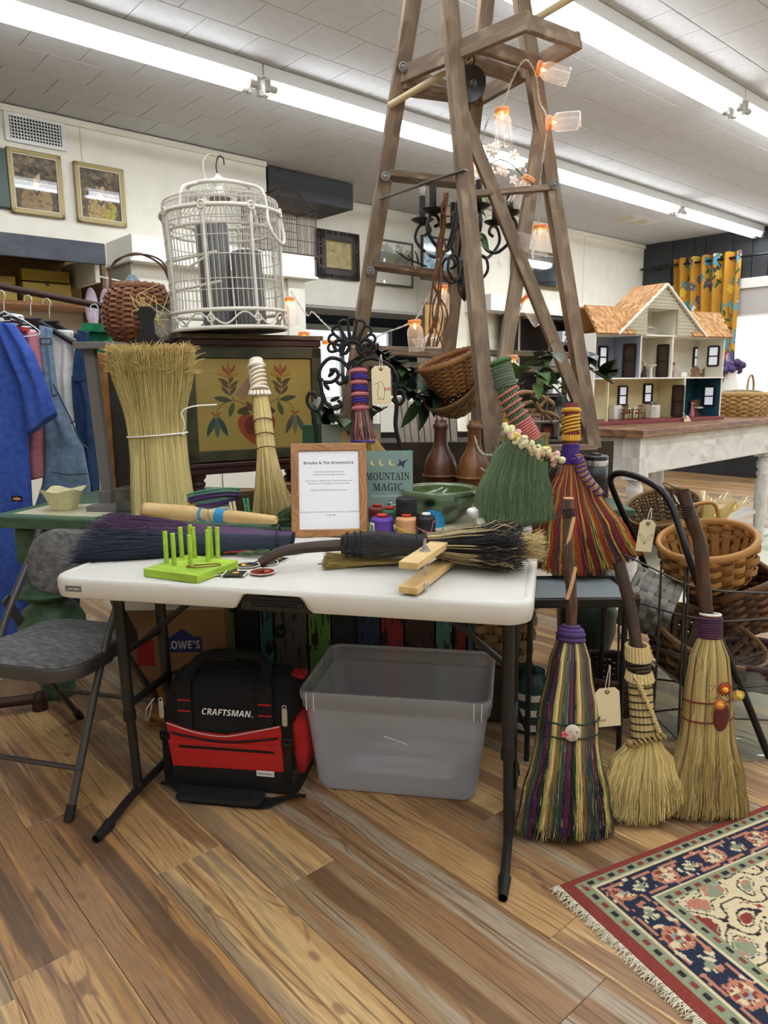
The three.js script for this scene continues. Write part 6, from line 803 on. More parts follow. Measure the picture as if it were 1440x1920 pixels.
{ // left end of the green table: grey stand, tin box, bowl, packet, log slices
  const P = G(196, 955, GT), t = thing('wooden_stand', 'grey painted wooden upright stand on the green table', 'stand', V(P.x, GT, P.z - 0.04), -0.1), gm = M(0x6d6a66, { roughness: 0.7 }); t.rotation.z = 0;
  part('post', [bx(0.042, 0.6, 0.03, -0.01, 0.32, 0, 0.003, 0, 0, 0.05)], gm, t); part('foot', bx(0.12, 0.022, 0.2, 0.02, 0.011, 0, 0.003), gm, t); part('top_bar', bx(0.16, 0.025, 0.12, 0.02, 0.62, 0, 0.003), gm, t); part('foot_block', bx(0.05, 0.05, 0.05, 0.0, 0.045, 0.0, 0.003), gm, t);
  const b = G(222, 962, GT), x = thing('tin_box', 'small dented grey tin box beside the grey wooden stand', 'box', V(b.x + 0.04, GT, b.z - 0.05), -0.15), tin = new THREE.MeshStandardMaterial({ map: spotTex(128, 128, 0x4a4946, 0x75736d, 6), roughness: 0.45, metalness: 0.5 }); part('body', bx(0.1, 0.085, 0.08, 0, 0.043, 0, 0.004), tin, x); part('rim', bx(0.105, 0.008, 0.085, 0, 0.087, 0, 0.002), tin, x);
  const c = G(122, 955, GT), w = thing('square_bowl', 'small pale yellow square bowl on the green table corner', 'bowl', V(c.x, GT, c.z)); const R = (a, y, r = 0.01) => resample(rrect(a, a, r, 4), 48).map(([px, pz]) => V(px, y + 0.006 * Math.cos(Math.atan2(pz, px) * 4) * (y > 0.05 ? -1 : 0), pz)); part('body', skin([R(0.07, 0), R(0.075, 0.004), R(0.12, 0.06, 0.02), R(0.142, 0.078, 0.02), R(0.135, 0.079, 0.02), R(0.11, 0.058, 0.02), R(0.065, 0.01)], true), new THREE.MeshStandardMaterial({ map: spotTex(128, 128, 0xc9c290, 0xdad4aa, 20), roughness: 0.5 }), w);
  const k = G(522, 972, GT), pk = thing('seed_packet', 'brown kraft paper envelope standing by the whisk broom', 'envelope', V(k.x, GT, k.z), 0.2), kr = M(0xa88a66, { roughness: 0.85 }); pk.rotation.x = -0.2; part('pouch', ext([[-0.045, 0], [0.045, 0], [0.047, 0.08], [-0.043, 0.084]], 0.012, 0.004), kr, pk); part('flap', ext([[-0.043, 0.084], [0.047, 0.08], [0.035, 0.1], [-0.03, 0.105]], 0.003, 0.001), M(0x9a7c5a, { roughness: 0.85 }), pk);
  const lg = (px, py, r, h, lb, dz) => { const p = G(px, py, GT), q = thing('log_slice', lb, 'log slice', V(p.x, GT, p.z + dz)); part('bark', lathe([[r, 0], [r * 1.03, h * 0.3], [r * 0.98, h * 0.7], [r, h], [r * 0.9, h]], 22), new THREE.MeshStandardMaterial({ map: woodTex(128, 128, 0x3a2a1c, 0x5e4630, { k: 8, s: 3 }), roughness: 0.9 }), q); part('cut_face', disc(r * 0.93, h * 0.98, 0, h * 0.5, 0, 22), M(0x8a6a46), q, 'pale sawn face'); }; lg(455, 958, 0.05, 0.075, 'round log slice with bark behind the cord coil', -0.04); lg(540, 950, 0.045, 0.085, 'log slice behind the kraft envelope', -0.05);
  const gb = G(520, 985, GT), gs = thing('green_bundle', 'small bundle of cut green straws by the navy broom', 'bundle', V(gb.x, GT, gb.z)); part('straws', straws([...Array(120)].map(() => { const a = V(rr(-0.02, 0.0), rr(0, 0.03), rr(-0.02, 0.02)), d = V(rr(0.04, 0.085), rr(0, 0.045), rr(-0.02, 0.03)); return { p: [a, a.clone().add(d)], r: 0.0016, r2: 0.0014, c: pick(pal(0x4a6238, 0x6f8450, 0x35482c, 0x8a9a68)) }; })), strawMat, gs, null, 'stuff'); part('band', tube([V(0.01, 0.0, -0.02), V(0.012, 0.035, 0), V(0.01, 0.0, 0.02)], 0.002, 12, 5), M(0x2c2a22), gs);
  const sh = thing('wood_frame_back', 'tall brown wooden frame leaning behind the broomcorn sheaf', 'frame', V(-1.03, GT, -2.99), 0.3); for (const [x, y, a, bb] of [[-0.09, 0.3, 0.035, 0.6], [0.13, 0.3, 0.035, 0.6], [0.02, 0.585, 0.19, 0.03], [0.02, 0.015, 0.19, 0.03]]) part('rail', bx(a, bb, 0.025, x, y, 0, 0.003), oak, sh); part('panel', bx(0.2, 0.57, 0.006, 0.02, 0.3, -0.008, 0), M(0x3c3630, { roughness: 0.8 }), sh);
  const ve = thing('leather_pouch', 'dark worn leather pouch hanging behind the broomcorn sheaf', 'pouch', V(-0.93, GT + 0.06, -2.94), 0.2); part('body', skin([[0.02, 0], [0.06, 0.03], [0.065, 0.1], [0.05, 0.16], [0.03, 0.17]].map(([r, y]) => [...Array(20)].map((_, i) => V(Math.cos(i / 20 * 6.283) * r, y, Math.sin(i / 20 * 6.283) * r * 0.35)))), M(0x4a3c32, { roughness: 0.7 }), ve); part('flap', bx(0.11, 0.06, 0.006, 0, 0.135, 0.022, 0.003), M(0x5a483a, { roughness: 0.7 }), ve);
}
// =====================================================================
// the tall ladder, its chandelier, jar lights, baskets and greenery
// =====================================================================
seed(77);
const ladWood = new THREE.MeshStandardMaterial({ map: woodTex(512, 256, 0x665544, 0x8f7c66, { k: 7, s: 5, wear: 0xa89884, amt: 0.5 }), roughness: 0.8 });
const BT = benchTop - 0.012;
const rail = (p0, q, p = p0.y > 2.83 ? p0.clone().lerp(q, (p0.y - 2.83) / (p0.y - q.y)) : p0) => ({ p, q, at: (py) => { let a = 0, b = 1; for (let i = 0; i < 30; i++) { const m = (a + b) / 2, s = p.clone().lerp(q, m).project(camera), y = (1 - s.y) * 960; if (y < py) a = m; else b = m; } return p.clone().lerp(q, (a + b) / 2); } });
const R1 = rail(Z(814, -255, 2.88), G(642, 833, BT)), R2 = rail(Z(818, -255, 2.86), G(928, 952, GT + 0.012)), R3 = rail(Z(936, -222, 3.2), G(822, 828, BT)), R4 = rail(Z(942, -222, 3.16), G(1112, 842, BT));
{
  const t = thing('wooden_ladder', 'tall weathered wooden stepladder with a pail shelf, rising to the ceiling', 'ladder', V(0.2, GT, -3.1)), L = loc(t);
  const zin = metal(); function metal() { return M(0x77746e, { metalness: 0.7, roughness: 0.45 }); }
  const bar = (n, p, q, w, h, lb, up = V(0.3, 0, 1)) => part(n, beam(L(p), L(q), w, h, up, 0.004), ladWood, t, lb);
  for (const r of [R1, R2, R3, R4]) bar('rail', r.p, r.q, 0.06, 0.04);
  bar('brace', R2.at(195), R4.at(812), 0.05, 0.022); bar('brace', R4.at(232), R2.at(850), 0.055, 0.022);
  for (const [a, b] of [[165, 185], [328, 345], [497, 520], [655, 668]]) bar('step', R1.at(a), R3.at(b), 0.09, 0.026, 'worn wooden step', V(0, 1, 0));
  bar('rear_bar', R2.at(365), R4.at(352), 0.022, 0.04); bar('rear_bar', R2.at(842), R4.at(838), 0.022, 0.06, 'wide lower rear board');
  const a0 = R1.at(142), b0 = R3.at(188), e1 = Z(992, 38, 2.6), e2 = Z(1088, 74, 2.95); bar('shelf_arm', a0, e1, 0.024, 0.062, null, V(0, 1, 0)); bar('shelf_arm', b0, e2, 0.024, 0.062, null, V(0, 1, 0));
  for (const k of [0.03, 0.42, 0.62, 0.97]) bar('shelf_slat', a0.clone().lerp(e1, k), b0.clone().lerp(e2, k), 0.03, 0.05, 'pail shelf slat', V(0, 1, 0));
  const m1 = R1.at(377), m2 = R2.at(325); part('spreader', [beam(L(m1).add(V(0, 0, 0.03)), L(m1.clone().lerp(m2, 0.6)).add(V(0, 0, 0.045)), 0.005, 0.024, V(0.3, 0, 1), 0.001), beam(L(m1.clone().lerp(m2, 0.5)).add(V(0, 0, 0.05)), L(m2).add(V(0, 0, 0.045)), 0.005, 0.024, V(0.3, 0, 1), 0.001)], zin, t, 'folding steel spreader');
  for (const [r, py] of [[R1, 133], [R1, 335], [R1, 510], [R4, 350], [R4, 134]]) { const p = L(r.at(py)); part('bolt_washer', [mv(new THREE.CylinderGeometry(0.018, 0.018, 0.005, 20), 0, 0, 0, Math.PI / 2), mv(new THREE.TorusGeometry(0.012, 0.003, 6, 18), 0, 0, 0.003), mv(new THREE.CylinderGeometry(0.006, 0.006, 0.012, 8), 0, 0, 0.003, Math.PI / 2)].map((g) => g.translate(p.x + 0.005, p.y, p.z + 0.038)), zin, t, 'steel bolt and washer'); }
  const d = thing('dowel_rod', 'long pale wooden dowel lying across the ladder under its pail shelf', 'dowel', Z(730, 198, 3.0)), Ld = loc(d); part('rod', rod(V(0, 0, 0), Ld(Z(1078, -8, 2.75)), 0.0125, 0.0125, 14), M(0xb8a57e, { roughness: 0.5 }), d);
}
{ // chandelier
  const C = Z(872, 427, 3.1), t = thing('chandelier', 'black iron chandelier with candle sleeves and glass drops, hung inside the ladder', 'chandelier', C), m = M(0x101010, { roughness: 0.45 }), slv = M(0x1b1b1b, { roughness: 0.6 });
  const gl = MP(0xffffff, { transmission: 0.9, roughness: 0.04, thickness: 0, ior: 1.5 });
  part('column', [lathe([[0.006, 0.3], [0.012, 0.34], [0.03, 0.35], [0.034, 0.36], [0.012, 0.4], [0.006, 0.42]], 16), rod(V(0, 0.34, 0), V(0, -0.22, 0), 0.007), lathe([[0, -0.29], [0.012, -0.275], [0.03, -0.25], [0.034, -0.22], [0.024, -0.17], [0.01, -0.14]], 18)], m, t);
  for (let i = 0; i < 6; i++) {
    const g = i * 1.0472 + 0.35, p = (r, y) => V(Math.cos(g) * r, y, Math.sin(g) * r), R = 0.18, arm = part('arm', [tube([p(0.012, 0.3), p(0.03, 0.1), p(0.07, -0.06), p(0.12, -0.105), p(0.17, -0.08), p(R + 0.03, -0.03), p(R + 0.015, 0.02), p(R - 0.02, 0.025), p(R - 0.035, -0.002), p(R - 0.012, -0.015)], 0.0068, 70, 7), tube([p(0.02, -0.2), p(0.06, -0.21), p(0.095, -0.17), p(0.085, -0.12), p(0.05, -0.115), p(0.04, -0.145), p(0.06, -0.155)], 0.006, 50, 7)], m, t, 'scrolled iron arm');
    part('drip_cup', lathe([[0.004, 0.028], [0.03, 0.034], [0.046, 0.044], [0.047, 0.047], [0.03, 0.041], [0.004, 0.037]], 24).translate(p(R, 0).x, 0, p(R, 0).z), m, arm); part('candle_sleeve', lathe([[0, 0.035], [0.0135, 0.035], [0.0135, 0.135], [0.008, 0.137], [0, 0.137]], 16).translate(p(R, 0).x, 0, p(R, 0).z), slv, arm); if (i % 2) part('bulb', lathe([[0.004, 0.137], [0.008, 0.145], [0.0125, 0.165], [0.009, 0.185], [0.002, 0.2], [0, 0.202]], 12).translate(p(R, 0).x, 0, p(R, 0).z), gl, arm, 'clear candle bulb');
    const q = p(R + 0.03, -0.06); part('crystal', [ball(0.005, q.x, q.y, q.z, 8, 6), ball(0.007, q.x, q.y - 0.016, q.z, 8, 6), lathe([[0, -0.032], [0.005, -0.026], [0.0095, -0.005], [0.006, 0.012], [0.002, 0.03], [0, 0.032]], 7).translate(q.x, q.y - 0.056, q.z)], gl, arm, 'cut glass drop');
  }
  const cn = thing('ceiling_canopy', 'round black chandelier canopy hanging on edge from the dowel', 'canopy', Z(882, 157, 2.82)); part('dome', mv(lathe([[0, 0.02], [0.02, 0.022], [0.05, 0.012], [0.06, 0], [0.056, -0.002], [0.045, 0.008], [0.015, 0.016], [0, 0.016]], 32), 0, 0, 0, -1.2, 0, 0.25), M(0x101010, { roughness: 0.35 }), cn); part('hook', tube([V(0, 0.05, 0), V(0.012, 0.065, 0.01), V(0.006, 0.09, 0.01), V(-0.012, 0.075, 0)], 0.003, 16, 5), M(0x151515), cn); part('socket', mv(lathe([[0.004, 0], [0.012, 0.004], [0.012, 0.02], [0.004, 0.024]], 14), 0.006, -0.02, 0.025, 1.1), M(0x4a4a48, { metalness: 0.6 }), cn); part('chain', [...Array(6)].map((_, i) => mv(new THREE.TorusGeometry(0.009, 0.002, 5, 12), -0.005, -0.075 - i * 0.022, -0.01, 0, i % 2 * 1.57, 0)), M(0x151515), cn);
}
{ // jar lights
  const glass = MP(0xffffff, { transmission: 0.86, roughness: 0.06, thickness: 0, ior: 1.46, side: THREE.DoubleSide }), lid = MP(0xdfa468, { transmission: 0.25, roughness: 0.5, thickness: 0 }), bulbM = new THREE.MeshStandardMaterial({ color: 0xfff0d0, emissive: 0xffb45a, emissiveIntensity: 9 });
  const body = lathe([[0.02, -0.012], [0.0225, -0.02], [0.031, -0.032], [0.0325, -0.045], [0.0325, -0.112], [0.029, -0.12], [0, -0.12]], 24), lidG = merge([lathe([[0.0255, -0.012], [0.0265, -0.01], [0.0265, 0.002], [0.024, 0.005], [0, 0.005]], 24), ring(0.0265, 0.0015, 0, -0.004, 0, 24, 5)]), bulbG = lathe([[0.003, -0.005], [0.005, -0.012], [0.0055, -0.02], [0.002, -0.032], [0, -0.033]], 10);
  const J = [[941, 206, 2.86, 0.1, 0, 'clear jar light hanging from the pail shelf arm'], [1027, 231, 2.98, 1.65, 0, 'jar light lying out sideways from the rear ladder leg'], [1008, 128, 2.95, 1.3, 0, 'jar light tipped behind the pail shelf arm'], [893, 300, 3.0, 0.15, 0, 'jar light beside the chandelier column'], [992, 335, 3.0, -0.5, 0, 'jar light leaning against the crossing ladder brace'], [968, 448, 2.95, 0.2, 1.25, 'jar light pointing its base at the viewer by the brace crossing'], [1013, 424, 3.1, 0, 0, 'jar light hanging straight between the brace and rear ladder leg'], [984, 557, 2.95, 0.6, 0, 'tilted jar light low on the ladder, above the green broom handle'], [828, 537, 3.05, 0, 0, 'jar light among the brown vines under the chandelier'], [777, 602, 3.0, 0.08, 0, 'jar light on the cord above the hanging basket'], [958, 668, 2.8, 0, 0, 'jar light behind the green broom handle'], [540, 560, 3.3, 0.1, 0, 'jar light behind the white birdcage'], [570, 624, 3.5, 0, 0, 'jar light at the painted box lid'], [616, 640, 3.05, 0, 0, 'jar light left of the iron trellis shell']];
  J.forEach(([px, py, z, tilt, tip, lb], i) => { const t = thing('jar_light', lb, 'jar light', Z(px, py, z), 0, 'mason jar string lights'); t.rotation.set(-tip, 0, tilt); part('jar', body, glass, t, 'clear jar'); part('lid', lidG, lid, t, 'orange lid'); part('bulb', bulbG, bulbM, t, 'lit amber bulb'); const l = new THREE.PointLight(0xffb468, 0.012, 1.2); l.position.set(0, -0.022, 0.0); l.name = 'light'; t.add(l); });
  const cord = (label, pts) => { const W = pts.map(([x, y, z]) => Z(x, y, z)), t = thing('twisted_cable', label, 'cord', W[0]), L = loc(t), c = curve(W.map(L)), n = pts.length * 14; for (const s of [0, 3.14]) { const q = []; for (let i = 0; i <= n; i++) { const p = c.getPoint(i / n); q.push(p.add(V(Math.cos(i * 0.9 + s) * 0.0024, Math.sin(i * 0.9 + s) * 0.0024, 0))); } part('strand', tube(q, 0.0017, n * 2, 4), M(0xcfc9be, { roughness: 0.6 }), t, null); } };
  cord('white twisted light cord draped over the ladder from jar to jar', [[905, 262, 2.9], [915, 225, 2.84], [941, 203, 2.86], [960, 150, 2.83], [985, 112, 2.8], [1004, 140, 2.92], [1012, 190, 3.0], [1026, 230, 2.98], [1014, 330, 3.05], [1010, 420, 3.1], [1000, 470, 3.0], [996, 520, 2.95], [985, 556, 2.95], [970, 600, 2.9], [958, 664, 2.8]]);
  cord('white light cord running past the trellis to the jars by the vines', [[545, 545, 3.3], [575, 590, 3.2], [586, 585, 3.15], [612, 610, 3.05], [660, 650, 2.95], [720, 625, 2.95], [777, 600, 3.0], [800, 560, 3.02], [828, 532, 3.05]]);
  cord('white light cord wound round the near ladder leg down to the plug', [[905, 790, 2.78], [888, 800, 2.66], [900, 845, 2.62], [925, 852, 2.62], [948, 842, 2.7], [900, 860, 2.64], [905, 880, 2.6], [925, 892, 2.62], [898, 925, 2.56], [886, 945, 2.5]]);
  const p = G(905, 992, GT), t = thing('plug_adapter', 'white plug and extension lead end lying by the near ladder leg', 'plug', V(p.x, GT, p.z - 0.02)); part('plug', [mv(lathe([[0, 0], [0.018, 0.002], [0.02, 0.015], [0.013, 0.03], [0.013, 0.05], [0, 0.052]], 18), -0.02, 0.05, 0, 1.3, 0, 0.5), bx(0.03, 0.05, 0.03, -0.005, 0.025, 0, 0.006, 0, 0, 0.3)], M(0xe9e8e4, { roughness: 0.4 }), t); part('tail', tube([V(0, 0.006, 0.01), V(0.02, 0.004, 0.04), V(0.03, 0.004, 0.07)], 0.0035, 12, 6), M(0xe9e8e4), t);
}
// ---------- woven baskets ----------
function basket(o) {
  const t = thing(o.name ?? 'woven_basket', o.label, 'basket', o.pos, o.turn ?? 0, o.group); if (o.tilt) t.rotation.set(o.tilt[0], o.turn ?? 0, o.tilt[1], 'YXZ');
  const pr = o.prof, N = o.stakes, rows = o.rows, H2 = pr[pr.length - 1][1], rAt = (y) => { let i = 0; while (i < pr.length - 2 && y > pr[i + 1][1]) i++; return lerp(pr[i][0], pr[i + 1][0], clamp((y - pr[i][1]) / (pr[i + 1][1] - pr[i][1]))); };
  const sx = o.sx ?? 1, sq = o.sq ?? 1, E = (g, r) => { const c = Math.cos(g), s = Math.sin(g), f = sq < 1 ? 1 / Math.pow(Math.pow(Math.abs(c), 2 / sq) + Math.pow(Math.abs(s), 2 / sq), sq / 2) : 1; return [c * r * f * sx, s * r * f]; };
  const mats = (o.cols ?? [0x9a6a34, 0x7a5026]).map((c) => M(c, { roughness: 0.65, side: THREE.DoubleSide })), w = [[], []], h = H2 / rows, th = o.th ?? 0.0035, seg = N * 4;
  for (let i = 0; i < rows; i++) {
    const y0 = i * h, rings = [...Array(4)].map(() => []);
    for (let j = 0; j < seg; j++) { const g = j / seg * 6.2832, a = th * 1.3 * Math.sin(g * N / 2 + i * Math.PI), wob = 0.05 * h * Math.sin(g * 3 + i), ya = y0 + h * 0.04 + wob, yb = y0 + h * 0.96 + wob; [[th / 2, ya], [th / 2, yb], [-th / 2, yb], [-th / 2, ya]].forEach(([d, y], k) => { const [x, z] = E(g, rAt(clamp(y, 0, H2)) + a + d + (o.bulge ? (k < 2 ? th : 0) : 0)); rings[k].push(V(x, y, z)); }); }
    w[i % 2 && !o.even ? 1 : 0].push(skin([...rings, rings[0]], false));
  }
  w.forEach((g, k) => g.length && part('weave', g, mats[k % mats.length], t, null, 'stuff'));
  const st = []; for (let j = 0; j < N; j++) { const g = (j + 0.5) / N * 6.2832 * 1, sw = (o.sw ?? 0.5) * 6.28 * rAt(H2 / 2) / N, pts = []; const L4 = 6, rr4 = [[], [], [], []]; for (let k = 0; k <= L4; k++) { const y = H2 * k / L4, r = rAt(y), da = sw / 2 / r; [[-da, 0.6], [da, 0.6], [da, -0.6], [-da, -0.6]].forEach(([d, q], m) => { const [x, z] = E(g + d, r + q * th * 0.5); rr4[m].push(V(x, y, z)); }); } st.push(skin([...rr4, rr4[0]].map((l) => l), false)); } part('stakes', st, mats[mats.length - 1], t, null, 'stuff');
  const rim = []; for (let j = 0; j < 64; j++) { const [x, z] = E(j / 64 * 6.2832, rAt(H2)); rim.push(V(x, H2, z)); } const rm = M(o.rim ?? o.cols?.[0] ?? 0x9a6a34, { roughness: 0.6 }), rh = o.rimH ?? 0.01; part('rim', [tube(rim, rh * 0.5, 90, 7, true).scale(1, o.flatRim ?? 1.6, 1).translate(0, H2 * (1 - (o.flatRim ?? 1.6)), 0)], rm, t); if (o.lash) part('lashing', (() => { const l = []; for (let j = 0; j < o.lash; j++) { const g = j / o.lash * 6.2832, [x, z] = E(g, rAt(H2)); l.push(ring(rh * 1.0, 0.0016, x, H2, z, 10, 4, 0, -g + 1.57 + 0.35)); } return l; })(), rm, t, null, 'stuff');
  const fl = []; for (let j = 0; j < 40; j++) { const [x, z] = E(j / 40 * 6.2832, rAt(0)); fl.push(V(x, 0.003, z)); } part('base', skin([fl, fl.map((p) => p.clone().multiplyScalar(0.05))], false), mats[0], t);
  (o.handles ?? []).forEach((h) => part('handle', h, rm, t)); return t;
}
basket({ label: 'round brown wicker basket tipped in the ladder above the wooden bottles', pos: Z(856, 733, 2.86), tilt: [0.15, 0.35], prof: [[0.07, 0], [0.082, 0.03], [0.11, 0.125]], stakes: 22, rows: 15, th: 0.003, cols: [0x8a5c30, 0x74491f], sw: 0.35, rimH: 0.014, lash: 26 });
basket({ label: 'openwork vine basket lying on its side below the wicker basket', pos: Z(868, 765, 2.92), tilt: [0.5, 0.55], prof: [[0.06, 0], [0.1, 0.05], [0.115, 0.095]], stakes: 26, rows: 6, th: 0.0025, cols: [0x74502e, 0x8a6238], sw: 0.3, rimH: 0.012 });
{ // vines, twigs
  const o = Z(828, 400, 2.98), t = thing('vine_bundle', 'bundle of brown dried vines hanging beside the near ladder leg', 'vines', o), L = loc(t), m = M(0x6a4526, { roughness: 0.75 });
  for (let k = 0; k < 7; k++) { const pts = [[840 - k, 362], [832 + rr(-6, 4), 420], [828 + rr(-10, 8), 470], [822 + rr(-14, 14), 530], [820 + rr(-24, 24), 590], [816 + rr(-20, 26), 650]].map(([x, y]) => L(Z(x, y, 2.98 + rr(-0.02, 0.02)))); part('vine', tube(pts, (q) => 0.005 - 0.002 * q + 0.0008 * Math.sin(q * 40), 40, 6), m, t); } part('loop', tube([[838, 365], [828, 385], [832, 402], [845, 405], [850, 396]].map(([x, y]) => L(Z(x, y, 2.95))), 0.004, 30, 6), m, t);
  const p = thing('dead_branch', 'thin bare dark branch behind the chandelier arm', 'branch', Z(752, 480, 3.15)), Lp = loc(p); part('twig', [[[750, 472], [760, 484], [775, 490], [800, 500]], [[765, 478], [772, 488], [780, 492]], [[742, 470], [757, 482], [768, 488]], [[778, 470], [782, 482], [784, 492]]].map((l) => tube(l.map(([x, y]) => Lp(Z(x, y, 3.15))), (q) => 0.002 + 0.002 * q, 16, 5)), M(0x17140f), p);
}
// ---------- greenery ----------
const leafShape = (() => { const g = sheet(4, 8, (u, v) => { const w = Math.sin(Math.pow(v, 0.8) * 3.14) * 0.19 * (1 - 0.25 * v) + 0.002, x = (u - 0.5) * 2 * w; return V(x, 0.10 * Math.sin(v * 2.2) - Math.abs(x) * -0.25, v); }); return g; })();
const leafMats = [0x1f3520, 0x2b4528, 0x3b5a30, 0x56743c, 0x18281b].map((c) => new THREE.MeshPhysicalMaterial({ color: c, roughness: 0.42, transmission: 0.0, side: THREE.DoubleSide }));
function sprig(name, label, pts, n0, len, spread = 1, mi = [0, 1, 2, 4]) {
  const W = pts.map(([x, y, z]) => Z(x, y, z)), t = thing(name, label, 'plant', W[0]), n = Math.round(n0 * 1.4), L = loc(t), c = curve(W.map(L)); part('stem', tube(W.map(L), 0.0035, 30, 5), M(0x3a3a22), t);
  for (let i = 0; i < n; i++) { const k = (i + 0.6) / n, p = c.getPoint(k), tg = c.getTangent(k), side = V(rr(-1, 1), rr(-0.7, 0.7), rr(-0.4, 1)).cross(tg).normalize(), d = tg.clone().multiplyScalar(0.7).addScaledVector(side, spread).normalize(), m = part('leaf', leafShape, leafMats[pick(mi)], t); const x = d.clone().cross(V(rr(-0.3, 0.3), rr(0.2, 1), rr(0.3, 1))).normalize(), y = d.clone().cross(x).negate(), s = len * rr(0.9, 1.5); m.matrixAutoUpdate = true; m.quaternion.setFromRotationMatrix(new THREE.Matrix4().makeBasis(x, y, d)); m.scale.set(s, s, s); m.position.copy(p); }
}
sprig('leafy_garland', 'dark green leafy garland behind the iron trellis shell', [[690, 640, 2.95], [720, 668, 2.95], [750, 690, 3.0], [790, 700, 3.0]], 15, 0.15);
sprig('leafy_garland', 'dark leafy garland low between the trellis posts', [[592, 740, 2.95], [625, 775, 2.95], [670, 800, 2.95], [710, 770, 2.95]], 16, 0.15);
sprig('leafy_garland', 'broad leaved garland below the price tag and wicker basket', [[735, 715, 2.92], [765, 735, 2.92], [800, 750, 2.95], [830, 720, 2.98]], 16, 0.14);
sprig('leafy_branch', 'arching leafy branch beside the green broom handle', [[962, 745, 2.75], [985, 690, 2.75], [1030, 660, 2.75], [1015, 690, 2.72], [1005, 720, 2.7]], 13, 0.13, 1, [0, 1, 3, 3]);
sprig('leafy_branch', 'dark leaves reaching past the rear ladder leg towards the dollhouse', [[1060, 600, 3.3], [1085, 660, 3.3], [1105, 690, 3.25], [1150, 720, 3.2]], 14, 0.16);
sprig('leafy_branch', 'leaves hanging at the foot of the ladder braces', [[1000, 760, 3.0], [1025, 720, 3.0], [1055, 745, 3.0], [1075, 780, 3.0]], 10, 0.13);
sprig('leafy_vine', 'yellow green vine trailing behind the near ladder leg', [[905, 330, 3.1], [900, 370, 3.1], [898, 410, 3.1], [897, 460, 3.1]], 11, 0.11, 1, [3, 3, 2]);
{ const a = Z(935, 320, 3.05), t = thing('blossom_branch', 'white blossom branch between the ladder legs', 'blossom', a), L = loc(t), pts = [[880, 345], [905, 320], [935, 300], [960, 310], [985, 335]].map(([x, y]) => L(Z(x, y, 3.05))); part('stem', tube(pts, 0.0025, 30, 5), M(0x5a4a36), t); const c = curve(pts), wm = M(0xf4f1ea, { roughness: 0.6, side: THREE.DoubleSide }); for (let i = 0; i < 18; i++) { const p = c.getPoint(rnd()).add(V(rr(-0.03, 0.03), rr(-0.06, 0.06), rr(-0.03, 0.03))); part('blossom', [...Array(5)].map((_, k) => mv(ball(1, 0, 0, 0, 6, 4).scale(0.011, 0.007, 0.0025), 0, 0, 0, rr(-0.4, 0.4), rr(-0.4, 0.4), k * 1.257).translate(p.x + Math.cos(k * 1.257) * 0.011, p.y + Math.sin(k * 1.257) * 0.011, p.z)).concat([ball(0.004, p.x, p.y, p.z + 0.002, 6, 5)]), wm, t, 'white blossom'); } }
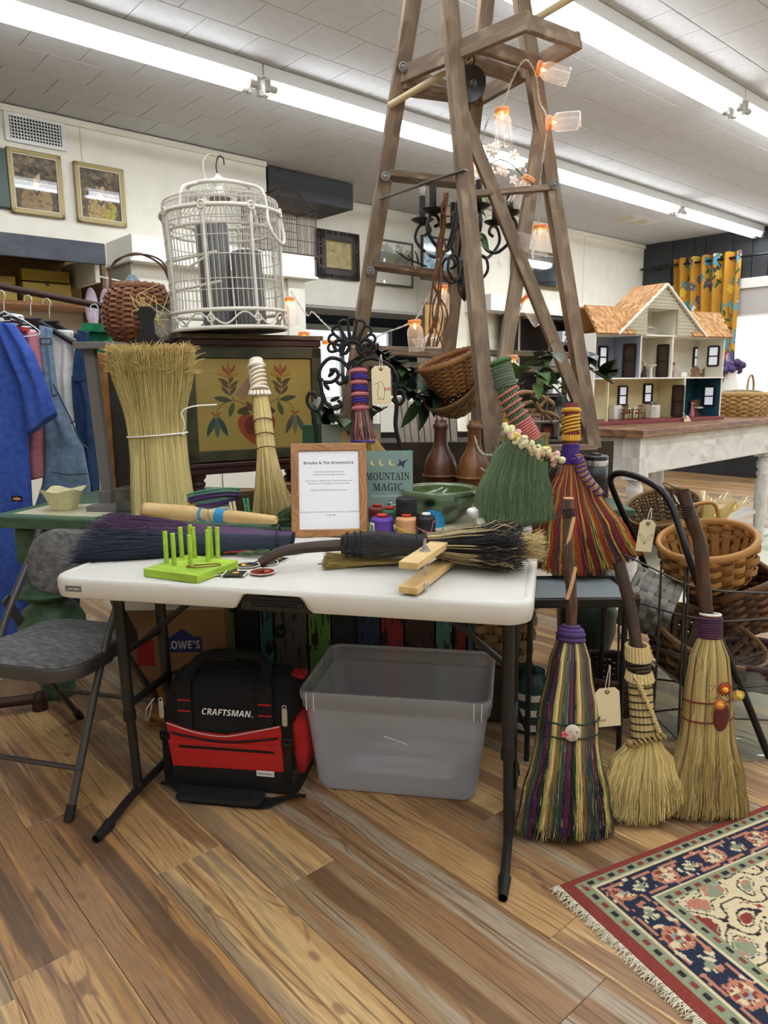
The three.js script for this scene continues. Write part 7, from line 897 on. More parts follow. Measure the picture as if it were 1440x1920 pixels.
{ // shelf boards behind the ladder, driftwood, glass case, small green-wrapped broom, tumbler
  const t = thing('plank_shelf', 'weathered two-board shelf rack behind the ladder', 'shelf', V(0.5, BT + 0.022, -3.72)); const L = loc(t); const A = Z(690, 654, 3.75), B = Z(1100, 668, 3.75); for (const dy of [0, -0.075]) part('board', beam(L(A).add(V(0, dy, 0)), L(B).add(V(0, dy, 0)), 0.14, 0.028, V(0, 1, 0), 0.004), greyWood, t); for (const p of [A, B, A.clone().lerp(B, 0.5)]) { const q = L(p); part('upright', bx(0.04, Math.abs(q.y), 0.05, q.x, q.y / 2, q.z - 0.06, 0.004), greyWood, t); }
  const d = thing('driftwood', 'tangle of pale driftwood branches behind the green broom handle', 'driftwood', Z(1010, 770, 3.35)), Ld = loc(d), dm = new THREE.MeshStandardMaterial({ map: woodTex(128, 128, 0x8a6f48, 0xb59a6c, { k: 5, s: 3 }), roughness: 0.8 }); [[[968, 738], [990, 735], [1015, 742], [1040, 760], [1062, 800]], [[972, 760], [1000, 752], [1025, 745]], [[975, 772], [1005, 770], [1040, 778], [1060, 800]], [[985, 785], [1010, 765], [1030, 742]], [[1000, 740], [1010, 765], [1035, 790]], [[965, 790], [990, 780], [1015, 780]]].forEach((l) => part('branch', tube(l.map(([x, y]) => Ld(Z(x, y, 3.35 + rr(-0.04, 0.04)))), (q) => 0.011 - 0.004 * q + 0.0012 * Math.sin(q * 24), 30, 7), dm, d));
  const g = thing('shadow_box', 'small glass fronted display box behind the green broom handle', 'display case', Z(1005, 826, 3.42)); const fm = M(0x8d8a84, { metalness: 0.4, roughness: 0.4 }); for (const [w, h, x, y] of [[0.2, 0.008, 0, 0.004], [0.2, 0.008, 0, 0.086], [0.008, 0.09, -0.096, 0.045], [0.008, 0.09, 0.096, 0.045]]) part('frame_bar', bx(w, h, 0.07, x, y, 0, 0.001), fm, g); part('back', bx(0.19, 0.08, 0.004, 0, 0.045, -0.033, 0), M(0x3a2a20), g); part('pane', bx(0.19, 0.08, 0.002, 0, 0.045, 0.034, 0), MP(0xffffff, { transmission: 1, roughness: 0.03, thickness: 0 }), g); const gourd = thing('display_ornament', 'tiny red and orange ornaments inside the glass display box', 'ornament', Z(1005, 822, 3.42)); part('berries', [...Array(9)].map(() => ball(rr(0.008, 0.013), rr(-0.07, 0.05), 0.012 + rr(0, 0.012), rr(-0.015, 0.015), 8, 6)), M(0xa8431c, { roughness: 0.5 }), gourd, null, 'stuff'); part('block', bx(0.035, 0.05, 0.03, 0.05, 0.03, 0, 0.003), M(0x8a2f1c), gourd);
  const b = thing('mini_broom', 'small natural brush bound in bright green behind the flower garland', 'brush', Z(1022, 868, 2.62)), Lb = loc(b); b.position.y = GT; part('binding', rod(V(0, 0, -0.0), V(-0.012, Z(1020, 832, 2.62).y - GT, 0), 0.016, 0.02, 14), M(0x4f8a2c, { roughness: 0.6 }), b, 'bright green wrap'); const yb = Z(1020, 832, 2.62).y - GT; part('bristles', broomHead({ a: V(-0.012, yb - 0.02, 0), b: V(-0.016, yb + 0.04, 0), X: V(1, 0, 0), n: 300, r: 0.0013, prof: [[0, 0.02, 0.018], [1, 0.026, 0.02]], frizz: 0.003, col: P3(natural) }), strawMat, b, null, 'stuff');
  const c = Z(1113, 945, 2.72), u = thing('insulated_tumbler', 'black insulated tumbler with steel band behind the rainbow broom', 'tumbler', V(c.x, GT, c.z)); const k = (Z(1113, 852, 2.72).y - GT); part('body', lathe([[0, 0], [0.036, 0], [0.038, 0.004], [0.046, k * 0.55], [0.047, k * 0.8], [0, k * 0.8]], 32), M(0x0c0d0f, { roughness: 0.4 }), u); part('steel_band', lathe([[0.0472, k * 0.8], [0.0475, k * 0.9], [0.045, k * 0.9]], 32), M(0xc9cbcd, { metalness: 0.9, roughness: 0.25 }), u, 'bare steel rim'); part('lid', [lathe([[0.046, k * 0.9], [0.047, k * 0.96], [0.042, k * 0.99], [0, k * 0.99]], 32), bx(0.03, 0.012, 0.05, 0, k, 0, 0.004)], M(0x121315, { roughness: 0.3 }), u, 'black flip lid');
  const bell = thing('glass_cloche', 'small glass cloche with a knob on the shelf board behind the basket', 'cloche', Z(808, 655, 3.72)); part('dome', lathe([[0.05, 0], [0.05, 0.03], [0.035, 0.06], [0.012, 0.07], [0.008, 0.075]], 24), MP(0xffffff, { transmission: 0.85, roughness: 0.05, thickness: 0, side: THREE.DoubleSide }), bell); part('knob', ball(0.014, 0, 0.088, 0), M(0x4a3c30), bell); const yv = thing('yellow_glass', 'yellow glass footed cup on the shelf board beside the cloche', 'glass', Z(781, 655, 3.72)); part('cup', lathe([[0.02, 0], [0.022, 0.004], [0.006, 0.01], [0.008, 0.02], [0.025, 0.045], [0.026, 0.05], [0.023, 0.046], [0.004, 0.022]], 20), MP(0xd9c23a, { transmission: 0.5, roughness: 0.1, thickness: 0 }), yv);
}
// =====================================================================
// left: clothes rail, shelves, wall pictures
// =====================================================================
seed(88);
const onWall = (px, py, b) => { const p = WB(px, py, b); return [wa(p), p.y]; };
const uvBox = (g, w, h) => { const p = g.attributes.position, uv = g.attributes.uv; for (let i = 0; i < p.count; i++) uv.setXY(i, (p.getX(i) + w / 2) / w, (p.getY(i) + h / 2) / h); return g; };
function picture(name, label, x0, y0, x1, y1, b, bar, fm, art, o = {}) {       // pixel box on the wall plane B = b
  const [a0, t0] = onWall(x0, y0, b), [a1, t1] = onWall(x1, y1, b), w = a1 - a0, h = t0 - t1, t = thing(name, label, o.cat ?? 'picture', RP((a0 + a1) / 2, (t0 + t1) / 2, b - 0.015), TURN, o.group);
  for (const [ww, hh, x, y] of [[w, bar, 0, h / 2 - bar / 2], [w, bar, 0, -h / 2 + bar / 2], [bar, h, -w / 2 + bar / 2, 0], [bar, h, w / 2 - bar / 2, 0]]) { part('frame', bx(ww, hh, 0.03, x, y, 0, 0.006), fm, t); if (o.inner) part('liner', bx(Math.max(0.008, ww - 2 * bar + 0.012), Math.max(0.008, hh - 2 * bar + 0.012), 0.02, x - Math.sign(x) * bar * 0.55, y - Math.sign(y) * bar * 0.55, 0.002, 0.002), o.inner, t); }
  const W = w - 2 * bar + 0.004, H = h - 2 * bar + 0.004; part(o.nm ?? 'print', uvBox(bx(W, H, 0.004, 0, 0, 0, 0), W, H), art.isMaterial ? art : MP(0xffffff, { map: ctex(256, 320, art), roughness: 0.6, clearcoat: o.glass ? 1 : 0, clearcoatRoughness: 0.02 }), t); return t;
}
const blot = (g, w, h, cols, n, s) => { for (let i = 0; i < n; i++) { g.fillStyle = pick(cols); g.globalAlpha = 0.25 + rnd() * 0.4; g.beginPath(); g.ellipse(rnd() * w, rnd() * h, s * (0.4 + rnd()), s * (0.3 + rnd() * 0.7), rnd() * 3, 0, 7); g.fill(); } g.globalAlpha = 1; };
{
  const gold = M(0x9c8a5c, { roughness: 0.4, metalness: 0.25 }), lin2 = M(0xd9d0b4, { roughness: 0.5 });
  const por = (v) => (g, w, h) => { g.fillStyle = '#4a4434'; g.fillRect(0, 0, w, h); blot(g, w, h * 0.6, ['#2e2a22', '#6a5c40', '#3c3a2a', '#8a7450'], 120, 26); blot(g, w, h, ['#5a4a36', '#7a6648'], 60, 20); g.fillStyle = v ? '#b0925a' : '#9a8058'; g.beginPath(); g.ellipse(w * 0.5, h * 0.82, w * 0.34, h * 0.34, 0, 0, 7); g.fill(); g.fillStyle = v ? '#a89a3a' : '#8a7048'; g.beginPath(); g.ellipse(w * (v ? 0.72 : 0.3), h * 0.85, w * 0.14, h * 0.22, 0.3, 0, 7); g.fill(); g.fillStyle = '#c9a882'; g.beginPath(); g.ellipse(w * 0.5, h * 0.36, w * 0.1, h * 0.12, 0, 0, 7); g.fill(); g.fillStyle = '#3a2c22'; g.beginPath(); g.ellipse(w * 0.48, h * 0.27, w * 0.13, h * 0.075, -0.2, 0, 7); g.fill(); blot(g, w, h, ['#5c4c36', '#8a7048', '#a88a60', '#3e3628', '#6e5c40'], 210, 12); g.strokeStyle = '#2c3040'; g.lineWidth = 9; g.beginPath(); g.moveTo(w * 0.34, h * 0.5); g.lineTo(w * 0.5, h * 0.7); g.lineTo(w * 0.64, h * 0.5); g.stroke(); g.fillStyle = '#d6c29a'; g.beginPath(); g.ellipse(w * 0.5, h * 0.53, w * 0.06, h * 0.05, 0, 0, 7); g.fill(); };
  picture('framed_portrait', 'gilt framed old portrait print directly below the wall vent', 8, 275, 121, 412, 5.33, 0.03, gold, por(0), { inner: lin2, glass: 1, group: 'gilt framed portraits' });
  picture('framed_portrait', 'gilt framed portrait of a sitter with a bow, away from the wall vent', 135, 302, 236, 428, 5.33, 0.03, gold, por(1), { inner: lin2, glass: 1, group: 'gilt framed portraits' });
  const gp = onWall(-30, 330, 5.33), gt = thing('wall_print', 'edge of a dark green picture frame beside the gilt portraits', 'picture', RP(gp[0] - 0.0, gp[1] + 0.0, 5.315), TURN); part('frame', bx(0.2, 0.36, 0.03, 0.035, 0, 0, 0.006), M(0x1c3a2a, { roughness: 0.35 }), gt);
  const [v0, w0] = onWall(5, 207, 5.33), [v1, w1] = onWall(125, 284, 5.33), W = v1 - v0, H = 0.155, vt = thing('wall_vent', 'white metal wall vent grille under the ceiling', 'vent', RP((v0 + v1) / 2, (w0 + w1) / 2, 5.325), TURN), wm = M(0xe6e7e6, { roughness: 0.45 }); for (const [a, b, x, y] of [[W, 0.024, 0, H / 2], [W, 0.024, 0, -H / 2], [0.03, H, -W / 2 + 0.015, 0], [0.03, H, W / 2 - 0.015, 0]]) part('rim', bx(a, b, 0.014, x, y, 0, 0.003), wm, vt); part('duct', bx(W - 0.04, H - 0.01, 0.01, 0, 0, -0.012, 0), M(0x0a0a0a), vt, 'black duct opening'); for (let i = 0; i < 17; i++) part('blade', bx(0.0055, H - 0.02, 0.004, -W / 2 + 0.04 + i * (W - 0.08) / 16, 0, 0.001, 0), wm, vt); for (let i = 0; i < 6; i++) part('blade', bx(W - 0.05, 0.006, 0.004, 0, -H / 2 + 0.028 + i * (H - 0.056) / 5, -0.002, 0), wm, vt);
  const orn = M(0x2a1812, { roughness: 0.45 }), po = picture('ornate_frame', 'small landscape in a heavy dark carved frame beside the wire cage', 592, 428, 672, 528, 5.91, 0.095, orn, (g, w, h) => { g.fillStyle = '#b0a072'; g.fillRect(0, 0, w, h); blot(g, w, h, ['#8a8a5c', '#c9b98a', '#9a9a6a'], 60, 26); }, { inner: M(0x8a6a30, { roughness: 0.4, metalness: 0.3 }) }); part('carving', [...Array(90)].map((_, i) => { const s = i % 4, k = rr(-0.24, 0.24), d = 0.2; return ball(0.014, s < 2 ? k : (s === 2 ? -1 : 1) * 0.225, s < 2 ? (s ? 1 : -1) * 0.2 : k * 0.8, 0.014, 6, 4); }), orn, po, null, 'stuff');
  picture('framed_landscape', 'pale wide landscape print in a thin grey frame behind the ladder', 693, 445, 772, 541, 5.91, 0.02, M(0x5e5a52), (g, w, h) => { g.fillStyle = '#e4e1d6'; g.fillRect(0, 0, w, h); g.fillStyle = '#9aa0a0'; g.fillRect(20, 80, w - 40, 150); blot(g, w, 150, ['#7a8a52', '#a8a05a', '#8a9aa0'], 40, 22); }, { glass: 1 });
  picture('framed_seascape', 'blue green seascape print in a dark frame behind the chandelier', 788, 440, 856, 532, 5.33, 0.02, M(0x2c2a28), (g, w, h) => { g.fillStyle = '#7a9aa4'; g.fillRect(0, 0, w, h); blot(g, w, h, ['#5e8290', '#9ab4b8', '#4a6a78'], 50, 34); }, { glass: 1 });
  picture('wall_mirror', 'large gilt framed mirror on the cream wall behind the rear ladder leg', 958, 462, 1050, 546, 5.33, 0.03, M(0x6a5a3a, { metalness: 0.3, roughness: 0.4 }), M(0xdfe4e4, { metalness: 1, roughness: 0.04 }), { cat: 'mirror', nm: 'mirror_glass' });
  picture('carved_panel', 'tan wooden panel with a burnt figure drawing, in the recess behind the vines', 792, 566, 840, 665, 5.25, 0.018, M(0x7a5a30), (g, w, h) => { g.fillStyle = '#b08c4e'; g.fillRect(0, 0, w, h); g.strokeStyle = '#4a2f14'; g.lineWidth = 7; g.beginPath(); g.ellipse(w * 0.5, h * 0.2, 40, 34, 0, 0, 7); g.moveTo(w * 0.5, h * 0.3); g.bezierCurveTo(w * 0.2, h * 0.5, w * 0.4, h * 0.7, w * 0.3, h * 0.92); g.moveTo(w * 0.55, h * 0.3); g.bezierCurveTo(w * 0.85, h * 0.5, w * 0.6, h * 0.7, w * 0.7, h * 0.92); g.stroke(); });
}
{ // duct box with white register, high in the recess
  const c = RP(3.98, 2.87, 5.66), t = thing('air_duct', 'dark grey boxed air duct with a white register in the wall recess', 'air duct', c, TURN), d = M(0x3a3d42, { roughness: 0.6 }); part('casing', bx(0.9, 0.22, 0.52, 0, 0, 0, 0.006), d, t); part('register', [bx(0.012, 0.2, 0.46, 0.456, 0, 0.01, 0.004)], M(0xe6e8ea), t, 'white register'); part('louvre', [...Array(8)].map((_, i) => bx(0.008, 0.006, 0.42, 0.464, -0.075 + i * 0.021, 0.01, 0.001)), M(0xb9bdc2), t);
}
{ // awning, shelf with yellow boxes
  const c = RP(0.35, 2.005, 4.6), t = thing('fabric_valance', 'dark grey fabric covered valance over the wall shelf', 'valance', c, TURN), gm = new THREE.MeshStandardMaterial({ map: clothTex(0x3c3f46, 0x53565c), roughness: 0.95 }); part('front', bx(2.92, 0.125, 0.03, 0, 0, 0, 0.006), gm, t); part('roof', bx(2.92, 0.02, 0.72, 0, 0.05, -0.37, 0.004), M(0x5a4c36), t); part('end_bracket', bx(0.03, 0.16, 0.6, 1.43, -0.08, -0.36, 0.004), M(0xc9c6bc), t, 'pale end bracket');
  const s = thing('wall_shelf', 'brown wooden shelf below the fabric valance', 'shelf', RP(0.7, 1.725, 5.12), TURN); part('board', bx(2.4, 0.025, 0.4, 0, 0, 0, 0.003), oak, s); part('end_panel', bx(0.025, 0.5, 0.4, 1.22, 0.15, 0, 0.003), M(0x6a4a2a), s); part('back_panel', bx(2.4, 0.45, 0.01, 0, 0.24, -0.2, 0), M(0x8a6a2c), s);
  const yb = (px0, px1, py0, py1, lb, g) => { const [a0, t0] = onWall(px0, py0, 4.98), [a1, t1] = onWall(px1, py1, 4.98), w = a1 - a0, h = t0 - 1.739, q = thing('yellow_crate', lb, 'box', RP((a0 + a1) / 2, 1.738, 5.08), TURN, 'yellow boxes on the wall shelf'), ym = M(0xb59a38, { roughness: 0.55 }); part('body', bx(w, h * 0.62, 0.2, 0, h * 0.31, 0, 0.004), ym, q); part('lid', [bx(w, h * 0.36, 0.2, 0, h * 0.815, -0.005, 0.006, -0.06)], M(0xa48a2e, { roughness: 0.5 }), q, 'slanted yellow lid'); part('latch', bx(0.02, 0.03, 0.006, 0, h * 0.6, 0.102, 0.002), M(0x4a4438), q); if (g) part('sticker', bx(0.05, 0.03, 0.002, w / 2 - 0.05, 0.03, 0.101, 0), M(0xd97a3a), q, 'orange sticker'); };
  yb(40, 136, 503, 573, 'large yellow lidded box with an orange sticker on the wall shelf', 1); yb(-60, 34, 512, 570, 'yellow box at the hidden end of the wall shelf', 0);
}
// ---------- the clothes rail ----------
const railA = Z(-60, 525, 3.45), railB = Z(205, 577, 3.7);
{
  const t = thing('clothes_rail', 'dark iron pipe clothes rail crowded with hanging clothes', 'clothes rail', V(railA.x, 0, railA.z)), L = loc(t), m = M(0x3a2622, { roughness: 0.45, metalness: 0.5 }), e = V(-1.33, 0.045, -2.63), e2 = V(-1.75, 0.045, -2.5); part('pipe', rod(L(railA), L(railB), 0.0165, 0.0165, 14), m, t); part('upright', rod(L(railA), L(railA.clone().setY(0.05)), 0.0165, 0.0165, 14), m, t); part('base_pipe', [rod(L(e2), L(e), 0.02, 0.02, 14), rod(L(railA.clone().setY(0.05)), L(e2), 0.018)], m, t); part('elbow', [ball(0.028, L(e).x, L(e).y, L(e).z, 14, 10), rod(L(e), L(e.clone().setY(0.0)), 0.026, 0.03, 14)], m, t, 'iron pipe elbow foot');
}
// cloth: sections [left px, right px] from top to bottom, hung at depth z
function garment(t, name, secs, z0, d, mat, o = {}) {
  const z = z0 + ZS;
  const L = loc(t), rows = [], n = 40; const S = secs.map((s) => [L(Z(s[0], s[1], z)), L(Z(s[2], s[3], z))]), K = 26;
  for (let i = 0; i <= K; i++) { const f = i / K * (S.length - 1), j = Math.min(S.length - 2, Math.floor(f)), k = sstep(0, 1, f - j) * 0.5 + (f - j) * 0.5, a = S[j][0].clone().lerp(S[j + 1][0], k), b = S[j][1].clone().lerp(S[j + 1][1], k), r = [], amp = (o.fold ?? 0.012) * (0.3 + 0.7 * i / K) * (i === 0 || i === K ? 0.8 : 1); for (let q = 0; q < n; q++) { const g = q / n * 6.2832, u = 0.5 - 0.5 * Math.cos(g), p = a.clone().lerp(b, u), s = Math.sin(g); p.z += s * d * (0.8 + 0.2 * Math.sin(u * 9)) + (s >= 0 ? 1 : -0.6) * amp * Math.sin(u * (o.k ?? 15) + i * 0.12 + (o.ph ?? 0)) + amp * 0.8 * noise(p.x * 9, p.y * 6, (o.ph ?? 0) + 3) * Math.abs(s); r.push(p); } rows.push(r); }
  const g = skin(rows, true), p = g.attributes.position, uv = g.attributes.uv; for (let i = 0; i < p.count; i++) uv.setXY(i, p.getX(i) * 4, p.getY(i) * 4); return part(name, g, mat, t, o.label);
}
const ZS = 0.4, hang = (name, label, cat, px, z) => thing(name, label, cat, Z(px, 640, z + ZS));
const cl = (a, b) => new THREE.MeshStandardMaterial({ map: clothTex(a, b), roughness: 0.95, side: THREE.DoubleSide });
const denimL = cl(0x5f7a96, 0x8fa4b8), denimD = cl(0x1d3358, 0x2f4a72), blue = cl(0x27459a, 0x4464b8), thread = M(0x9a7a4a);
{
  let t = hang('blue_coverall', 'bright blue short-sleeved work coverall hanging nearest on the rail', 'coverall', 30, 2.72);
  garment(t, 'body', [[-60, 606, 22, 606], [-70, 700, 54, 720], [-70, 800, 52, 820], [-70, 868, 54, 870], [-70, 885, 56, 890], [-70, 960, 60, 965], [-70, 1060, 58, 1070], [-60, 1130, 60, 1130], [-50, 1190, 50, 1200]], 2.74, 0.07, blue, { k: 12, fold: 0.014 });
  garment(t, 'sleeve', [[-8, 606, 24, 606], [10, 650, 62, 660], [40, 720, 90, 730], [54, 816, 107, 776]], 2.68, 0.05, blue, { k: 8, fold: 0.008 }); garment(t, 'collar', [[-40, 600, 20, 606], [-40, 612, 24, 616]], 2.7, 0.05, blue, { fold: 0.003 });
  const L = loc(t), q = L(Z(32, 935, 3.05)), lb = ctex(128, 64, (g, w, h) => { g.fillStyle = '#14130f'; g.fillRect(0, 0, w, h); g.fillStyle = '#c0562a'; g.beginPath(); g.moveTo(64, 6); g.lineTo(112, 32); g.lineTo(64, 58); g.lineTo(16, 32); g.fill(); g.fillStyle = '#e9e4d6'; g.font = 'italic bold 26px serif'; g.textAlign = 'center'; g.fillText('Dickies', 64, 41); }); part('label_patch', bx(0.046, 0.024, 0.003, q.x, q.y, q.z, 0.001), M(0x14130f), t); part('label_print', sheet(1, 1, (u, v) => V(q.x + (u - 0.5) * 0.046, q.y + (v - 0.5) * 0.024, q.z + 0.0022)), new THREE.MeshStandardMaterial({ map: lb, side: THREE.DoubleSide }), t, 'small black woven label');
  t = hang('pink_shirt', 'pink heather shirt with a red neckband behind the blue coverall', 'shirt', 60, 2.86); garment(t, 'body', [[30, 616, 68, 624], [34, 660, 78, 690], [40, 760, 80, 780], [40, 840, 82, 850], [44, 903, 82, 895]], 2.86, 0.05, cl(0xb86a72, 0xd08c92), { k: 9 }); garment(t, 'neckband', [[28, 612, 52, 614], [30, 620, 54, 622]], 2.83, 0.045, cl(0x9a2c2c, 0xb03a38), { fold: 0.002, label: 'red neckband' });
  t = hang('zebra_blouse', 'black and white striped blouse over the pink shirt', 'blouse', 30, 2.95); garment(t, 'body', [[-10, 585, 40, 590], [-20, 610, 72, 626], [-10, 700, 60, 690]], 2.95, 0.05, new THREE.MeshStandardMaterial({ map: dtex(128, 128, (u, v) => grey(noise(u * 5, v * 16, 2) > 0.05 ? 226 : 34)), roughness: 0.9 }), { fold: 0.006 });
  t = hang('light_overalls', 'faded light denim bib overalls on the rail', 'overalls', 110, 2.92); garment(t, 'strap', [[74, 610, 98, 616], [74, 650, 98, 652], [80, 700, 104, 700], [86, 745, 108, 740]], 2.9, 0.025, denimL, { fold: 0.002, label: 'faded shoulder strap' }); garment(t, 'bib', [[86, 735, 106, 735], [84, 780, 128, 790], [84, 830, 156, 838], [82, 905, 168, 905], [60, 970, 170, 965], [62, 1060, 176, 1060]], 2.93, 0.06, denimL, { k: 11 }); { const L2 = loc(t), pb = (x, y) => L2(Z(x, y, 3.24)); const sm = M(0x3c4f66); part('seam', tube([pb(100, 720), pb(130, 780), pb(150, 825), pb(166, 842)], 0.004, 20, 5), sm, t); part('seam', [tube([pb(96, 885), pb(130, 890), pb(164, 888)], 0.003, 16, 5)], sm, t, 'dark topstitched edge'); part('buckle', mv(ext(rrect(0.05, 0.03, 0.005), 0.004, 0.001, [rrect(0.038, 0.018, 0.004)]), pb(86, 640).x, pb(86, 640).y, pb(86, 640).z), M(0x6a6862, { metalness: 0.7 }), t, 'metal slide'); }
  t = hang('white_shirt', 'white crumpled shirt between the two denim overalls', 'shirt', 120, 3.0); garment(t, 'body', [[96, 618, 136, 620], [96, 680, 140, 700], [104, 760, 142, 770], [120, 800, 142, 790]], 3.0, 0.05, cl(0xd6d3ce, 0xf0eeea), { k: 9, fold: 0.016 });
  t = hang('dark_overalls', 'dark indigo denim overalls beside the white shirt', 'overalls', 155, 3.02); garment(t, 'strap', [[146, 618, 166, 622], [138, 690, 164, 700], [136, 715, 160, 715]], 2.99, 0.03, denimD, { fold: 0.002 }); garment(t, 'body', [[138, 708, 162, 700], [140, 760, 178, 770], [150, 850, 180, 850], [160, 960, 190, 960]], 3.02, 0.06, denimD, { k: 8 }); garment(t, 'leg', [[30, 980, 120, 975], [30, 1090, 150, 1090], [40, 1180, 150, 1180]], 3.0, 0.06, denimD);
  t = hang('green_polo', 'green polo shirt on a white wire hanger at the rail end', 'shirt', 190, 3.12); const gm = cl(0x15704a, 0x23905f); garment(t, 'body', [[160, 620, 214, 622], [160, 660, 222, 660], [170, 720, 215, 720], [172, 800, 205, 800]], 3.12, 0.06, gm); garment(t, 'collar', [[156, 606, 208, 608], [150, 622, 212, 624]], 3.08, 0.05, gm, { fold: 0.003 });
  const hg = (label, px, py, z, m, w, wire) => { const p = Z(px, py + 14, z + ZS), q = thing('clothes_hanger', label, 'hanger', p); part('hook', tube([V(0, 0, 0), V(0.002, 0.04, 0), V(0.01, 0.065, 0), V(0.0, 0.085, 0), V(-0.022, 0.08, 0), V(-0.025, 0.062, 0)], 0.0024, 26, 5), M(0xd9d7d2, { metalness: 0.6, roughness: 0.35 }), q); part('arm', wire ? tube([V(0, 0, 0), V(w, -0.05, 0), V(w * 1.3, -0.1, 0), V(-w * 1.3, -0.1, 0), V(-w, -0.05, 0), V(0, 0, 0)], 0.003, 50, 5) : [bx(0.09, 0.05, 0.014, 0, -0.035, 0, 0.01), tube([V(-0.03, -0.03, 0), V(-0.12, -0.085, 0), V(-0.19, -0.13, 0)], 0.013, 20, 7), tube([V(0.03, -0.03, 0), V(0.12, -0.085, 0), V(0.19, -0.13, 0)], 0.013, 20, 7)], m, q); };
  const bk = M(0x121213, { roughness: 0.35 }), wh = M(0xe9e8e2, { roughness: 0.4 }); hg('black plastic hanger over the light denim overalls', 58, 577, 2.95, bk); hg('black plastic hanger over the dark overalls', 93, 582, 3.05, bk); hg('white plastic hanger at the blue coverall collar', 8, 570, 2.8, wh, 0.1, 1); hg('thin white wire hanger holding the green polo', 182, 592, 3.1, wh, 0.06, 1);
}
{ // hanging basket, jar with raffia, paddle, slippers
  const z = 3.22, b = basket({ name: 'wall_basket', label: 'bulging reddish brown wicker basket hanging at the end of the rail', pos: Z(266, 646, z), prof: [[0.1, 0], [0.15, 0.06], [0.158, 0.13], [0.14, 0.2], [0.11, 0.235]], stakes: 26, rows: 22, th: 0.0045, cols: [0x8a5a34, 0x6a3c28], sw: 0.25, rimH: 0.016, lash: 20, sx: 0.95 }); const L = loc(b); part('handle', [tube([V(-0.12, 0.23, 0), V(-0.1, 0.33, 0), V(0, 0.375, 0), V(0.1, 0.33, 0), V(0.14, 0.25, 0)], 0.005, 40, 6), tube([V(-0.12, 0.23, 0.01), V(-0.09, 0.34, 0.01), V(0.02, 0.37, 0.006), V(0.11, 0.34, 0), V(0.14, 0.25, 0)], 0.004, 40, 6)], M(0x5a3c28), b, 'twig handle');
  const j = thing('raffia_jar', 'clear mason jar tied with raffia beside the black paddle', 'jar', Z(302, 640, 3.05)); part('glass', lathe([[0, 0], [0.048, 0.002], [0.05, 0.02], [0.05, 0.1], [0.04, 0.118], [0.038, 0.128]], 24), MP(0xe4e2dc, { transmission: 0.75, roughness: 0.12, thickness: 0, side: THREE.DoubleSide }), j); part('lid', lathe([[0.042, 0.122], [0.042, 0.142], [0, 0.143]], 24), M(0x23211f, { roughness: 0.4, metalness: 0.5 }), j, 'dark lid'); part('raffia', [...Array(14)].map(() => tube([V(-0.03, 0.12, 0.045), V(rr(-0.09, 0.02), rr(0.08, 0.2), 0.055), V(rr(-0.1, 0.09), rr(0.02, 0.23), 0.05)], 0.002, 14, 4)), M(0xd0b878), j, 'raffia bow', 'stuff');
  const p = thing('black_paddle', 'small matt black wooden paddle standing behind the broomcorn sheaf', 'paddle', Z(278, 655, 2.86)); part('board', ext([[-0.065, -0.02], [0.065, -0.02], [0.05, 0.02], [0.022, 0.055], [0.02, 0.1], [0.028, 0.125], [0.014, 0.145], [-0.012, 0.145], [-0.026, 0.125], [-0.014, 0.095], [-0.018, 0.055], [-0.05, 0.02]].map(([x, y]) => [x * 1.25, y * 1.08]), 0.012, 0.003), M(0x0c0c0d, { roughness: 0.7 }), p); part('strut', bx(0.02, 0.6, 0.012, 0, -0.31, -0.012, 0.003), M(0x4a4844), p);
  const s = thing('purple_slippers', 'pair of pale purple fabric slippers hanging under the valance end', 'slippers', WB(184, 555, 4.75), TURN); for (const x of [-0.045, 0.045]) part('slipper', ball(1, 0, 0, 0, 14, 12).scale(0.042, 0.13, 0.03).translate(x, -0.08, 0), cl(0x9a8a98, 0xbcaeb8), s); part('hook', [rod(V(-0.02, 0.12, 0.02), V(0.22, 0.09, 0.02), 0.005), rod(V(0.22, 0.09, 0.02), V(0.22, 0.09, -0.2), 0.005)], M(0xd9d9d4, { metalness: 0.5 }), s, 'pale wall hook');
  const d = thing('blue_pouch', 'blue grey cloth pouch hooked behind the wicker basket', 'pouch', WB(248, 515, 4.7), TURN); part('cloth', skin([[0.02, 0], [0.07, -0.06], [0.08, -0.14], [0.07, -0.18]].map(([r, y]) => [...Array(16)].map((_, i) => V(Math.cos(i / 16 * 6.283) * r, y, Math.sin(i / 16 * 6.283) * r * 0.3)))), cl(0x5a6a78, 0x8a9aa6), d);
}
